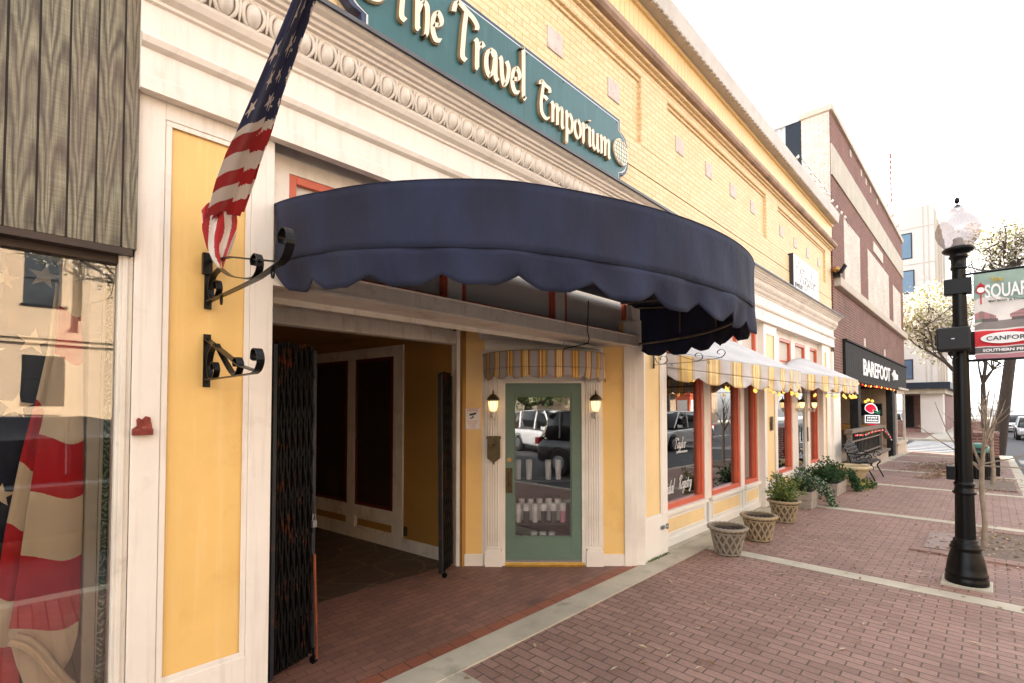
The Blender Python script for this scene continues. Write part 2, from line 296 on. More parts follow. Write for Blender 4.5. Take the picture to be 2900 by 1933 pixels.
leafmat('blossom', (0.66, 0.60, 0.50), (0.74, 0.70, 0.64)); leafmat('young_leaf', (0.20, 0.22, 0.05), (0.32, 0.32, 0.09))
leafmat('shrub', (0.055, 0.11, 0.022), (0.16, 0.22, 0.05)); leafmat('ivy', (0.018, 0.055, 0.018), (0.04, 0.10, 0.03)); leafmat('ivy_pale', (0.22, 0.30, 0.22), (0.40, 0.45, 0.36))
leafmat('evergreen', (0.05, 0.09, 0.02), (0.13, 0.18, 0.04)); leafmat('dead_leaf', (0.20, 0.09, 0.035), (0.34, 0.20, 0.10), 0.1); leafmat('dead_leaf_pale', (0.45, 0.33, 0.20), (0.5, 0.4, 0.28), 0.1)
def paisley():
    m, n, b = _new('paisley'); v = _coord(n, None, (1, 1, 1)); b.inputs['Roughness'].default_value = 0.8
    t = n.nodes.new('ShaderNodeTexWave'); t.wave_type = 'RINGS'; t.inputs['Scale'].default_value = 5; t.inputs['Distortion'].default_value = 9; t.inputs['Detail'].default_value = 2.5; t.inputs['Detail Scale'].default_value = 2.5
    n.links.new(v, t.inputs['Vector'])
    col = _ramp(n, t.outputs[1], [(0.0, c4((0.04, 0.09, 0.07))), (0.3, c4((0.10, 0.24, 0.17))), (0.52, c4((0.62, 0.60, 0.50))), (0.62, c4((0.18, 0.34, 0.26))), (1.0, c4((0.07, 0.13, 0.10)))])
    n.links.new(col, b.inputs['Base Color'])
paisley()
def globe_glass():
    m, n, b = _new('globe_glass'); n.nodes.remove(b); o = n.nodes['Material Output']
    tr = n.nodes.new('ShaderNodeBsdfTransparent'); tr.inputs[0].default_value = (0.70, 0.66, 0.65, 1)
    tl = n.nodes.new('ShaderNodeBsdfTranslucent'); tl.inputs[0].default_value = (0.34, 0.30, 0.29, 1)
    gl = n.nodes.new('ShaderNodeBsdfGlossy'); gl.inputs['Roughness'].default_value = 0.08
    m1 = n.nodes.new('ShaderNodeMixShader'); m1.inputs[0].default_value = 0.40; m2 = n.nodes.new('ShaderNodeMixShader'); m2.inputs[0].default_value = 0.12
    n.links.new(tr.outputs[0], m1.inputs[1]); n.links.new(tl.outputs[0], m1.inputs[2]); n.links.new(m1.outputs[0], m2.inputs[1]); n.links.new(gl.outputs[0], m2.inputs[2]); n.links.new(m2.outputs[0], o.inputs[0])
globe_glass()

# ------------------------------------------------------------------ mesh helpers
class MB:
    def __init__(s): s.v = []; s.f = []; s.mi = []; s.sm = []
    def add(s, vs, fs, m=0, smooth=False):
        b = len(s.v); s.v += [tuple(p) for p in vs]
        for f in fs: s.f.append([i + b for i in f]); s.mi.append(m); s.sm.append(smooth)
        return s
    def box(s, x0, x1, y0, y1, z0, z1, m=0, F=None):
        vs = [(x, y, z) for z in (z0, z1) for y in (y0, y1) for x in (x0, x1)]
        if F: vs = [F(*p) for p in vs]
        return s.add(vs, [(0, 2, 3, 1), (4, 5, 7, 6), (0, 1, 5, 4), (2, 6, 7, 3), (0, 4, 6, 2), (1, 3, 7, 5)], m)
    def quad(s, a, b, c, d, m=0): return s.add([a, b, c, d], [(0, 1, 2, 3)], m)
    def prism(s, pts, d0, d1, F, m=0, smooth=False):      # 2-D outline (u, z) extruded along the frame's outward axis
        n = len(pts); vs = [F(u, d0, z) for u, z in pts] + [F(u, d1, z) for u, z in pts]
        fs = [tuple(range(n)), tuple(range(2 * n - 1, n - 1, -1))] + [(i, i + n, (i + 1) % n + n, (i + 1) % n) for i in range(n)]
        return s.add(vs, fs, m, smooth)
    def profile(s, prof, u0, u1, F, m=0):                  # moulding: (outward, z) outline run from u0 to u1
        n = len(prof); vs = [F(u0, w, z) for w, z in prof] + [F(u1, w, z) for w, z in prof]
        fs = [tuple(range(n)), tuple(range(2 * n - 1, n - 1, -1))] + [(i, (i + 1) % n, (i + 1) % n + n, i + n) for i in range(n)]
        return s.add(vs, fs, m)
    def tube(s, path, r, n=8, m=0, caps=True, flute=0):
        path = [Vector(p) for p in path]; k = len(path); rs = r if isinstance(r, (list, tuple)) else [r] * k
        vs = []; prev = None
        for i, p in enumerate(path):
            t = (path[min(i + 1, k - 1)] - path[max(i - 1, 0)]).normalized()
            if prev is None:
                a = Vector((0, 0, 1)) if abs(t.z) < 0.9 else Vector((1, 0, 0)); a = (a - t * a.dot(t)).normalized()
            else: a = (prev - t * prev.dot(t)).normalized()
            prev = a; b = t.cross(a)
            for j in range(n):
                th = 2 * math.pi * j / n; rr = rs[i] * (1 - flute * (j % 2)); vs.append(p + (a * math.cos(th) + b * math.sin(th)) * rr)
        fs = [(i * n + j, i * n + (j + 1) % n, (i + 1) * n + (j + 1) % n, (i + 1) * n + j) for i in range(k - 1) for j in range(n)]
        s.add(vs, fs, m, True)
        if caps: s.add(vs, [tuple(range(n))[::-1], tuple(range((k - 1) * n, k * n))], m)
        return s
    def lathe(s, prof, c, n=24, m=0, flute=None, smooth=True):
        vs = []
        for i, (r, z) in enumerate(prof):
            for j in range(n):
                th = 2 * math.pi * j / n; rr = r * (1 - (flute(i, j) if flute else 0)); vs.append((c[0] + rr * math.cos(th), c[1] + rr * math.sin(th), c[2] + z))
        k = len(prof)
        fs = [(i * n + j, i * n + (j + 1) % n, (i + 1) * n + (j + 1) % n, (i + 1) * n + j) for i in range(k - 1) for j in range(n)]
        s.add(vs, fs, m, smooth); s.add(vs, [tuple(range(n))[::-1], tuple(range((k - 1) * n, k * n))], m); return s
    def bar(s, path, wdir, w, t, m=0):                     # flat iron bar: width along wdir, thickness in the path's own plane
        path = [Vector(p) for p in path]; wdir = Vector(wdir).normalized(); vs = []; k = len(path)
        for i, p in enumerate(path):
            tg = (path[min(i + 1, k - 1)] - path[max(i - 1, 0)]).normalized(); nn = tg.cross(wdir).normalized()
            for a, b in ((-1, -1), (1, -1), (1, 1), (-1, 1)): vs.append(p + wdir * a * w / 2 + nn * b * t / 2)
        fs = [(i * 4 + j, i * 4 + (j + 1) % 4, (i + 1) * 4 + (j + 1) % 4, (i + 1) * 4 + j) for i in range(k - 1) for j in range(4)] + [(0, 1, 2, 3), (4 * k - 1, 4 * k - 2, 4 * k - 3, 4 * k - 4)]
        return s.add(vs, fs, m)
    def grid(s, fn, nu, nv, mfn=None, smooth=True):
        b = len(s.v)
        for j in range(nv + 1):
            for i in range(nu + 1): s.v.append(tuple(fn(i / nu, j / nv)))
        for j in range(nv):
            for i in range(nu):
                a = b + j * (nu + 1) + i; s.f.append([a, a + 1, a + nu + 2, a + nu + 1]); s.mi.append(mfn((i + .5) / nu, (j + .5) / nv) if mfn else 0); s.sm.append(smooth)
        return s
    def build(s, name, mats, parent=None, origin=None, bevel=0, solid=0):
        if isinstance(mats, str): mats = [mats]
        if parent is not None: o0 = Vector(WL[parent.name])
        elif origin is not None: o0 = Vector(origin)
        else: o0 = Vector((0, 0, 0))
        if parent is not None and origin is not None: oo = Vector(origin)
        else: oo = o0
        me = bpy.data.meshes.new(name); me.from_pydata([(p[0] - oo.x, p[1] - oo.y, p[2] - oo.z) for p in s.v], [], s.f)
        for mm in mats: me.materials.append(M[mm])
        me.polygons.foreach_set('material_index', s.mi); me.polygons.foreach_set('use_smooth', s.sm); me.update()
        o = bpy.data.objects.new(name, me); COL.objects.link(o)
        if parent is not None: o.parent = parent; o.location = oo - o0
        else: o.location = oo
        WL[o.name] = tuple(oo)
        if bevel:
            bm = o.modifiers.new('bevel', 'BEVEL'); bm.width = bevel; bm.segments = 2; bm.limit_method = 'ANGLE'; bm.angle_limit = R(40)
        if solid:
            sm = o.modifiers.new('solid', 'SOLIDIFY'); sm.thickness = solid; sm.offset = 0
        return o
WL = {}
def tag(o, label=None, cat=None, group=None, kind=None):
    for k, v in (('label', label), ('category', cat), ('group', group), ('kind', kind)):
        if v: o[k] = v
    return o
def thing(name, loc, label, cat, group=None):
    o = bpy.data.objects.new(name, None); o.empty_display_size = 0.1; COL.objects.link(o); o.location = loc; WL[o.name] = tuple(loc)
    return tag(o, label, cat, group)
def kids(o): return [c for c in bpy.data.objects if c.parent == o]
def dup(root, dloc, label=None, rotz=0, group=None):
    allo = list(bpy.data.objects)
    def rec(o, par):
        c = o.copy(); COL.objects.link(c); c.parent = par
        for ch in [k for k in allo if k.parent == o]: rec(ch, c)
        return c
    r = rec(root, None); r.location = dloc; r.rotation_euler = (0, 0, rotz)
    WL[r.name] = tuple(dloc)
    if label: r['label'] = label
    if group: r['group'] = group
    return r
def T3(x0=0, y0=0, z0=0): return lambda x, y, z: (x + x0, y + y0, z + z0)
def spline(pts, n=6):
    P = [Vector((p[0], p[1], 0)) for p in pts]; out = []
    if len(P) < 3: return [(p.x, p.y) for p in P]
    for i in range(len(P) - 1):
        p0, p1, p2, p3 = P[max(i - 1, 0)], P[i], P[i + 1], P[min(i + 2, len(P) - 1)]
        for k in range(n):
            t = k / n; q = 0.5 * ((2 * p1) + (-p0 + p2) * t + (2 * p0 - 5 * p1 + 4 * p2 - p3) * t * t + (-p0 + 3 * p1 - 3 * p2 + p3) * t ** 3); out.append((q.x, q.y))
    out.append((P[-1].x, P[-1].y)); return out
def text(body, F, u, w, z, size, mat_, parent, name='lettering', ext=0.002, sx=1.0, bold=0.0, align='LEFT', rot=0, origin=None, mid=False):
    cu = bpy.data.curves.new('t', 'FONT'); cu.body = body; cu.size = size; cu.extrude = ext; cu.offset = bold; cu.align_x = align; cu.resolution_u = 3
    if mid: cu.align_y = 'CENTER'
    t = bpy.data.objects.new('t', cu); COL.objects.link(t); dg = bpy.context.evaluated_depsgraph_get(); dg.update()
    me = bpy.data.meshes.new_from_object(t.evaluated_get(dg)); bpy.data.objects.remove(t)
    mb = MB(); cr, sr = math.cos(rot), math.sin(rot)
    vs = []
    for v in me.vertices:
        x, y = v.co.x * sx, v.co.y; x, y = x * cr - y * sr, x * sr + y * cr
        vs.append(F(u + x, w + v.co.z, z + y))
    mb.add(vs, [tuple(p.vertices) for p in me.polygons]); bpy.data.meshes.remove(me)
    return mb.build(name, mat_, parent, origin=origin)
# stroke lettering: broad-nib pen strokes, unit = x-height
GL = {
 'T': (1.0, [[(-.12, 1.45), (-.02, 1.78), (.15, 1.92), (.5, 1.82), (.9, 1.72), (1.12, 1.55), (1.1, 1.38)], [(.55, 1.8), (.44, 1.2), (.36, .5), (.34, .06), (.52, -.02)]]),
 'h': (.82, [[(.0, 1.95), (.1, 1.85), (.1, .3), (.1, .02), (.2, 0)], [(.12, .55), (.35, 1.0), (.58, .95), (.6, .45), (.55, 0), (.45, -.12)]]),
 'e': (.68, [[(.1, .5), (.45, .62), (.52, .85), (.32, 1.02), (.1, .75), (.06, .3), (.22, .02), (.5, .1)]]),
 'r': (.6, [[(.0, 1.0), (.12, .88), (.12, .05), (.2, 0)], [(.14, .65), (.32, 1.0), (.5, .92)]]),
 'a': (.82, [[(.5, .85), (.3, 1.02), (.06, .7), (.06, .2), (.24, 0), (.46, .3), (.54, .8)], [(.35, 1.02), (.56, .92), (.58, .15), (.72, 0)]]),
 'v': (.74, [[(0, .98), (.1, .9), (.16, .3), (.3, 0), (.5, .35), (.56, .8), (.42, 1.0)]]),
 'l': (.36, [[(.0, 1.95), (.1, 1.85), (.1, .2), (.14, .02), (.26, 0)]]),
 'E': (.92, [[(.05, 1.5), (.15, 1.72), (.5, 1.62), (.78, 1.6), (.82, 1.4)], [(.32, 1.66), (.2, 1.1), (.12, .55), (.2, .12), (.5, -.04), (.8, .12)], [(.2, .98), (.45, 1.02), (.6, .95)]]),
 'm': (1.18, [[(.0, 1.0), (.12, .88), (.12, .0)], [(.14, .65), (.34, 1.0), (.5, .9), (.5, .0)], [(.52, .65), (.74, 1.0), (.9, .9), (.9, .15), (1.02, 0)]]),
 'p': (.78, [[(.0, 1.0), (.12, .88), (.12, -.5), (.05, -.6)], [(.14, .7), (.36, 1.0), (.6, .7), (.55, .2), (.36, 0), (.15, .12)]]),
 'o': (.74, [[(.32, 1.02), (.08, .75), (.08, .25), (.32, 0), (.56, .25), (.56, .75), (.32, 1.02)]]),
 'i': (.34, [[(.0, 1.0), (.1, .88), (.1, .15), (.22, 0)], [(.06, 1.36), (.16, 1.46)]]),
 'u': (.82, [[(.0, 1.0), (.1, .88), (.1, .25), (.28, 0), (.5, .3), (.54, 1.0)], [(.54, .9), (.56, .15), (.7, 0)]]),
 'y': (.8, [[(.0, 1.0), (.1, .88), (.12, .25), (.28, .02), (.5, .3), (.56, 1.0)], [(.56, .95), (.5, -.3), (.25, -.7), (.0, -.5), (.3, -.1), (.7, .2)]]),
 'd': (.82, [[(.5, .85), (.3, 1.02), (.06, .7), (.06, .2), (.24, 0), (.46, .3), (.54, .8)], [(.66, 1.9), (.56, 1.0), (.56, .15), (.7, 0)]]),
 'g': (.78, [[(.5, .85), (.3, 1.02), (.06, .7), (.06, .2), (.24, 0), (.46, .3), (.54, .9)], [(.56, .95), (.5, -.3), (.25, -.7), (.0, -.5), (.3, -.1), (.7, .2)]]),
 's': (.6, [[(.45, .9), (.25, 1.0), (.12, .75), (.4, .35), (.3, 0), (.02, .1)]]),
 't': (.48, [[(.14, 1.5), (.12, .2), (.28, 0)], [(-.04, 1.0), (.34, 1.02)]]),
 'B': (1.15, [[(.3, 1.8), (.2, .8), (.1, 0)], [(-.1, 1.3), (.1, 1.85), (.6, 1.95), (.85, 1.5), (.35, 1.0)], [(.35, 1.0), (.85, .75), (.7, .1), (.2, -.05), (-.05, .2)]]),
 'R': (1.15, [[(.3, 1.8), (.2, .8), (.1, 0)], [(-.1, 1.3), (.1, 1.85), (.6, 1.95), (.85, 1.5), (.35, .95), (.6, .5), (.9, 0), (1.1, .1)]]),
 'W': (1.3, [[(.0, 1.8), (.25, .05), (.6, 1.2), (.85, .05), (1.2, 1.85)]]),
 ' ': (.45, []),
}
def pen(body, F, u, w, z, xh, mb, sx=1.0, nib=0.2, ang=35, minw=0.07, slant=0.0, depth=0.012, track=0.0, backm=1, rim=0.0):
    nv = (math.cos(R(ang)) * nib / 2, math.sin(R(ang)) * nib / 2); k = 0
    for ch in body:
        adv, strokes = GL[ch]
        for st in strokes:
            pts = spline(st, 6)
            for layer in ((0, 1) if rim else (0,)):
                L, Rr = [], []
                for i, p in enumerate(pts):
                    a, b = pts[max(i - 1, 0)], pts[min(i + 1, len(pts) - 1)]; tx, ty = b[0] - a[0], b[1] - a[1]; l = math.hypot(tx, ty) or 1
                    nx, ny = -ty / l, tx / l; sgn = 1 if nx * nv[0] + ny * nv[1] >= 0 else -1
                    g = minw / 2 + (rim if layer else 0)
                    L.append((p[0] + sgn * nv[0] + nx * g, p[1] + sgn * nv[1] + ny * g)); Rr.append((p[0] - sgn * nv[0] - nx * g, p[1] - sgn * nv[1] - ny * g))
                if rim and layer == 1: d1 = w + depth * 0.6 + k * 0.00013; mm = backm
                else: d1 = w + depth + k * 0.00013; mm = 0
                tf = lambda q, dd: F(u + (q[0] + q[1] * slant) * xh * sx, dd, z + q[1] * xh)
                n = len(pts); vs = [tf(q, d1) for q in L] + [tf(q, d1) for q in Rr] + [tf(q, w) for q in L] + [tf(q, w) for q in Rr]
                fs = []
                for i in range(n - 1):
                    fs += [(i, i + 1, n + i + 1, n + i), (i, 2 * n + i, 2 * n + i + 1, i + 1), (n + i, n + i + 1, 3 * n + i + 1, 3 * n + i)]
                fs += [(0, n, 3 * n, 2 * n), (n - 1, 3 * n - 1, 4 * n - 1, 2 * n - 1)]
                if mm == 0 and rim:   # cream faces, brown sides
                    mb.add(vs, [f for i, f in enumerate(fs) if i < 3 * (n - 1) and i % 3 == 0], 0); mb.add(vs, [f for i, f in enumerate(fs) if not (i < 3 * (n - 1) and i % 3 == 0)], backm)
                else: mb.add(vs, fs, mm)
                k += 1
        u += (adv + track) * xh * sx
    return u
def scroll(c, r0, r1, a0, a1, n=14):
    return [(c[0] + (r0 + (r1 - r0) * i / n) * math.cos(R(a0 + (a1 - a0) * i / n)), c[1] + (r0 + (r1 - r0) * i / n) * math.sin(R(a0 + (a1 - a0) * i / n))) for i in range(n + 1)]
YF = 2.69
FA = lambda u, w, z: (u, YF - w, z)                        # street facade: outward = towards the street
P0 = Vector((3.361, 4.025, 0)); P1 = Vector((4.629, 2.725, 0)); DS = (P1 - P0).normalized(); OS = Vector((DS.y, -DS.x, 0))
FS = lambda u, w, z: (P0.x + DS.x * u + OS.x * w, P0.y + DS.y * u + OS.y * w, z)   # splayed entrance wall
PP = Vector((3.339, 4.104, 0)); DP = Vector((-0.120, 0.9928, 0)); OP = Vector((-DP.y, DP.x, 0))
FP = lambda u, w, z: (PP.x + DP.x * u + OP.x * w, PP.y + DP.y * u + OP.y * w, z)   # passage right wall
def moulded(mb, F, u0, u1, z0, z1, t=0.03, w=0.018, base=0.0, m=0):
    for (a, b, c, d) in ((u0, u1, z0, z0 + t), (u0, u1, z1 - t, z1), (u0, u0 + t, z0 + t, z1 - t), (u1 - t, u1, z0 + t, z1 - t)):
        mb.box(a, b, base, base + w, c, d, m, F)
    s = t * 0.45
    for (a, b, c, d) in ((u0 - s, u1 + s, z0 - s, z0), (u0 - s, u1 + s, z1, z1 + s), (u0 - s, u0, z0, z1), (u1, u1 + s, z0, z1)):
        mb.box(a, b, base, base + w * 0.5, c, d, m, F)
def zg(x): return 0 if x < 13.5 else -0.02 * (min(x, 28) - 13.5)
# =================================================================== THE SETTING
def st(o): o['kind'] = 'structure'; return o
g = MB(); g.box(-400, 400, -400, 400, -0.9, -0.62); st(g.build('ground', 'asphalt'))
def sheet(x0, x1, y0, y1, dz, name, m, step=2.0, thick=0.3, fn=zg):
    mb = MB(); n = max(1, int((x1 - x0) / step)); xs = [x0 + (x1 - x0) * i / n for i in range(n + 1)]; vs = []
    for x in xs: z = fn(x) + dz; vs += [(x, y0, z), (x, y1, z), (x, y0, z - thick), (x, y1, z - thick)]
    fs = [(0, 1, 3, 2), (4 * n, 4 * n + 2, 4 * n + 3, 4 * n + 1)]
    for i in range(n):
        a, b = 4 * i, 4 * i + 4; fs += [(a, b, b + 1, a + 1), (a + 2, a + 3, b + 3, b + 2), (a, a + 2, b + 2, b), (a + 1, b + 1, b + 3, a + 3)]
    mb.add(vs, fs); return st(mb.build(name, m))
sheet(-30, 27.6, -0.42, 2.452, 0, 'sidewalk', 'paver', 1.5)
sheet(-30, 27.6, 2.452, 2.69, 0.012, 'kerb_strip', 'concrete', 1.5)
sheet(-30, 27.6, -0.60, -0.42, -0.005, 'kerb', 'concrete', 1.5)
sheet(27.6, 27.95, -0.60, 2.9, -0.006, 'kerb', 'concrete', 1.5)
st(MB().box(0.9, 4.75, 2.80, 4.16, -0.2, 0.008).build('patio_paving', 'paver_patio'))
st(MB().box(0.9, 4.75, 2.692, 2.80, -0.2, 0.0085).build('patio_border_paving', 'paver_border'))
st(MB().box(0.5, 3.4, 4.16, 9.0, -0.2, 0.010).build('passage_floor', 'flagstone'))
for i, x in enumerate((-5.2, -1.55, 1.95, 5.92, 9.62, 13.2, 16.9, 20.6, 24.3)):
    z = zg(x); mb = MB(); mb.box(x - 0.1, x + 0.1, -0.42, 2.452, z - 0.05, z + 0.006 + (0.006 if x > 13.5 else 0)); st(mb.build('concrete_band', 'concrete'))
# tree pit, bricks lifted round it, utility cover
mb = MB(); mb.box(7.62, 9.2, -0.34, 0.14, -0.1, 0.012); st(mb.build('tree_pit_soil', 'pit_soil'))
mb = MB()
for (a, b, c, d) in ((7.44, 7.53, -0.40, 0.72), (7.53, 7.62, -0.40, 0.20), (9.2, 9.29, -0.36, 0.14)): mb.box(a, b, c, d, -0.05, 0.024)
st(mb.build('tree_pit_edging', 'paver', bevel=0.006))
mb = MB(); mb.box(7.72, 8.75, 0.29, 0.60, -0.05, 0.009); st(mb.build('utility_cover', 'cover'))
mb = MB(); mb.box(13.9, 15.6, -0.35, 0.45, -0.15, 0.012); st(mb.build('tree_pit_soil', 'pit_soil'))
# streets
def rd(x): return zg(x) - 0.13
sheet(-120, 220, -16.5, -0.60, -0.13, 'road', 'asphalt', 4, 0.1)
sheet(27.95, 38.9, -0.60, 60, -0.13, 'road', 'asphalt', 4, 0.1)
mb = MB()
for i in range(9):
    x = 28.9 + i * 1.12; mb.box(x, x + 0.55, 0.0, 3.3, rd(28) - 0.02, rd(28) + 0.004)
st(mb.build('crosswalk', 'paint_line'))
mb = MB()
for i in range(26): mb.box(-20 + i * 9, -17 + i * 9, -8.1, -7.98, rd(-20 + i * 9) - 0.1 if False else -0.6, rd(-17 + i * 9) + 0.004)
for i in range(12): mb.box(30.5 + i * 0.0 + i * 1.6, 31.1 + i * 1.6, -5.4, -2.0, -0.6, rd(30) + 0.005)
st(mb.build('road_marking', 'paint_line'))
sheet(38.9, 120, -0.2, 6.0, 0.0, 'far_sidewalk', 'concrete_pale', 6)
mb = MB(); mb.box(39.6, 47.5, 2.9, 6.0, -0.5, zg(40) + 0.006); st(mb.build('far_paving', 'paver'))
sheet(-60, 120, -21, -16.5, 0.0, 'opposite_sidewalk', 'concrete_pale', 6)

# =================================================================== YELLOW BUILDING
yb = thing('yellow_building', (7.2, 2.69, 0), 'yellow painted brick shop building with white egg and dart cornice over its shopfronts', 'building')
# --- upper brick wall, sunk panels framed by proud brickwork
X0, X1 = 0.37, 13.75
mb = MB(); mb.box(X0, X1, YF + 0.03, YF + 0.35, 3.60, 5.75)
pans = [(-2.2, 0.55), (1.16, 4.78), (5.39, 8.98), (9.62, 13.2)]
mb2 = MB()
mb2.box(X0, X1, YF - 0.015, YF + 0.03, 5.32, 5.435)
mb2.box(X0, X1, YF - 0.015, YF + 0.03, 3.60, 4.245); mb2.box(X0, X1, YF - 0.012, YF + 0.03, 4.262, 4.56)
mb2.box(X0, X1, YF + 0.004, YF + 0.03, 4.245, 4.262)
for a, b in ((0.55, 1.16), (4.78, 5.39), (8.98, 9.62), (13.2, X1)): mb2.box(a, b, YF - 0.015, YF + 0.03, 4.56, 5.32)
for a, b in pans[1:] + [(X0, 0.55)]: mb2.box(a, b, YF + 0.012, YF + 0.03, 5.285, 5.32)
mb.build('wall', 'brick_yellow', yb); mb2.build('wall', 'brick_yellow', yb, bevel=0.004)
mb = MB(); mb.box(X0, X1, YF + 0.001, YF + 0.004, 4.247, 4.260); mb.build('open_joint', 'crack', yb)
mb = MB()                                                     # corbelled courses
mb.box(X0, X1, YF - 0.045, YF + 0.03, 5.435, 5.465); mb.box(X0, X1 + 0.02, YF - 0.08, YF + 0.03, 5.465, 5.50)
mb.build('corbel', 'brick_yellow', yb, bevel=0.004)
mb = MB(); mb.profile([(0, 5.50), (0.125, 5.50), (0.15, 5.53), (0.15, 5.585), (0.085, 5.64), (0, 5.64)], X0, X1 + 0.06, FA); mb.build('stone_ledge', 'stained', yb)
mb = MB(); mb.box(X0, X1 - 0.2, YF - 0.075, YF + 0.1, 5.64, 5.99)
x = X0
while x < X1 - 0.28: mb.box(x, x + 0.085, YF - 0.087, YF - 0.075, 5.64, 5.99); x += 0.092
mb.box(X0, X1 - 0.2, YF - 0.115, YF - 0.087, 5.945, 5.99)
mb.build('frieze_boards', 'yellow_pale', yb)
mb = MB(); mb.profile([(0.0, 5.992), (0.225, 5.992), (0.235, 6.00), (0.255, 6.20), (0.245, 6.22), (0.0, 6.24)], X0, X1 - 0.25, FA)
x = X0
while x < X1 - 0.3: mb.box(x, x + 0.045, YF - 0.236, YF - 0.20, 5.972, 5.992); x += 0.11
mb.build('gutter', 'gutter', yb)
mb = MB(); mb.box(X0, X1, YF + 0.3, YF + 16, 5.6, 5.7); mb.build('roof', 'gutter', yb)
# small stone tablets set in the wall
for tx in (1.55, 2.42, 3.33, 4.28, 5.78, 6.67, 7.55, 8.43, 9.96, 10.87, 11.8, 12.75):
    mb = MB(); mb.box(tx - 0.105, tx + 0.105, YF + 0.018, YF + 0.03, 4.85, 5.045); mb.build('stone_tablet', 'tablet', yb)
# --- white cornice over the shopfronts
CZ = [(0.0, 3.10), (0.055, 3.10), (0.055, 3.165), (0.05, 3.172), (0.05, 3.285), (0.06, 3.29), (0.075, 3.30), (0.085, 3.325), (0.07, 3.345), (0.045, 3.352), (0.04, 3.36),
      (0.04, 3.50), (0.055, 3.505), (0.055, 3.52), (0.085, 3.535), (0.10, 3.56), (0.105, 3.575), (0.08, 3.58), (0.085, 3.60), (0.10, 3.66), (0.125, 3.695), (0.125, 3.705), (0.145, 3.708), (0.145, 3.725), (0.165, 3.728), (0.172, 3.745), (0.19, 3.748), (0.195, 3.765), (0.225, 3.775), (0.24, 3.79), (0.24, 3.80), (0.0, 3.80)]
mb = MB(); mb.profile(CZ, X0, X1 + 0.02, FA)
for jx in (1.15, 1.78, 2.62, 3.9, 5.6, 7.1, 8.6, 10.1, 11.6, 13.0): mb.box(jx, jx + 0.003, YF - 0.0565, YF - 0.05, 3.103, 3.28)
mb.build('cornice', 'white', yb)
mb = MB(); k = 0; ex = X0 + 0.06                              # egg and dart
while ex < X1:
    n = 10; cz = 3.632
    prof = [(math.cos(R(-80 + 160 * i / 8)), math.sin(R(-80 + 160 * i / 8))) for i in range(9)]
    vs = []
    for i in range(9):
        a = R(-85 + 170 * i / 8)
        for j in range(n + 1):
            b = R(180 * j / n); vs.append((ex - 0.039 * math.cos(a) * math.cos(b), YF - 0.092 - 0.010 * math.sin(a) - 0.062 * math.cos(a) * math.sin(b), cz + 0.056 * math.sin(a) - 0.002))
    mb.add(vs, [(i * (n + 1) + j, i * (n + 1) + j + 1, (i + 1) * (n + 1) + j + 1, (i + 1) * (n + 1) + j) for i in range(8) for j in range(n)], 0, True)
    for sgn in (-1, 1):                                       # husk round the egg
        pth = [(ex + sgn * 0.0505 * math.cos(R(t)), YF - 0.098 - 0.010 * math.sin(R(t)) - 0.022 * math.cos(R(t)), cz + 0.064 * math.sin(R(t))) for t in range(-80, 81, 20)]
        mb.tube(pth, [0.004, 0.008, 0.010, 0.011, 0.012, 0.012, 0.011, 0.009, 0.006], 5)
    mb.tube([(ex + 0.0625, YF - 0.125, 3.69), (ex + 0.0625, YF - 0.125, 3.63), (ex + 0.0625, YF - 0.112, 3.59), (ex + 0.0625, YF - 0.10, 3.572)], [0.006, 0.009, 0.007, 0.001], 5)
    ex += 0.125
mb.build('egg_and_dart', 'white', yb)
mb = MB(); mb.profile([(0.0, 3.803), (0.255, 3.803), (0.258, 3.79), (0.262, 3.79), (0.262, 3.815), (0.02, 3.86), (0, 3.86)], X0, X1 + 0.06, FA); mb.build('flashing', 'flashing', yb)
# --- pilasters
def pilaster(x0, x1, zb, zt, m='white', pm='yellow', z0=0.0, lw=0.105, rw=0.11, skirt=True):
    mb = MB(); a, b = x0 + lw, x1 - rw
    mb.box(x0, a, YF, YF + 0.3, z0, 3.10); mb.box(b, x1, YF, YF + 0.3, z0, 3.10); mb.box(a, b, YF, YF + 0.3, z0, zb); mb.box(a, b, YF, YF + 0.3, zt, 3.10)
    mb.box(x0 + 0.02, x1 - 0.02, YF + 0.05, YF + 0.29, z0, 3.10)
    p = mb.build('pilaster', m, yb, bevel=0.003, origin=(x0, YF, z0))
    mb = MB(); moulded(mb, FA, a + 0.002, b - 0.002, zb, zt, 0.024, 0.008, -0.012)
    mb.build('panel_moulding', m, p, bevel=0.002)
    mb = MB(); mb.box(a, b, YF + 0.018, YF + 0.03, zb, zt); mb.build('panel', pm, p)
    return p
pilaster(0.37, 0.955, 0.45, 3.02)
pilaster(4.73, 5.34, 0.46, 2.98, 'white_clean', 'yellow_pale', lw=0.09, rw=0.13)
pilaster(8.80, 9.50, 0.40, 2.95, 'white_clean', 'yellow_pale')
pilaster(12.83, 13.32, 0.40, 2.95, 'white_clean', 'yellow_pale')
mb = MB(); mb.box(13.70, 14.45, YF - 0.03, YF + 0.3, -0.05, 3.0); mb.box(13.32, 13.75, YF + 0.02, YF + 0.3, -0.05, 3.1); mb.build('end_panel', 'white_clean', yb, bevel=0.006)
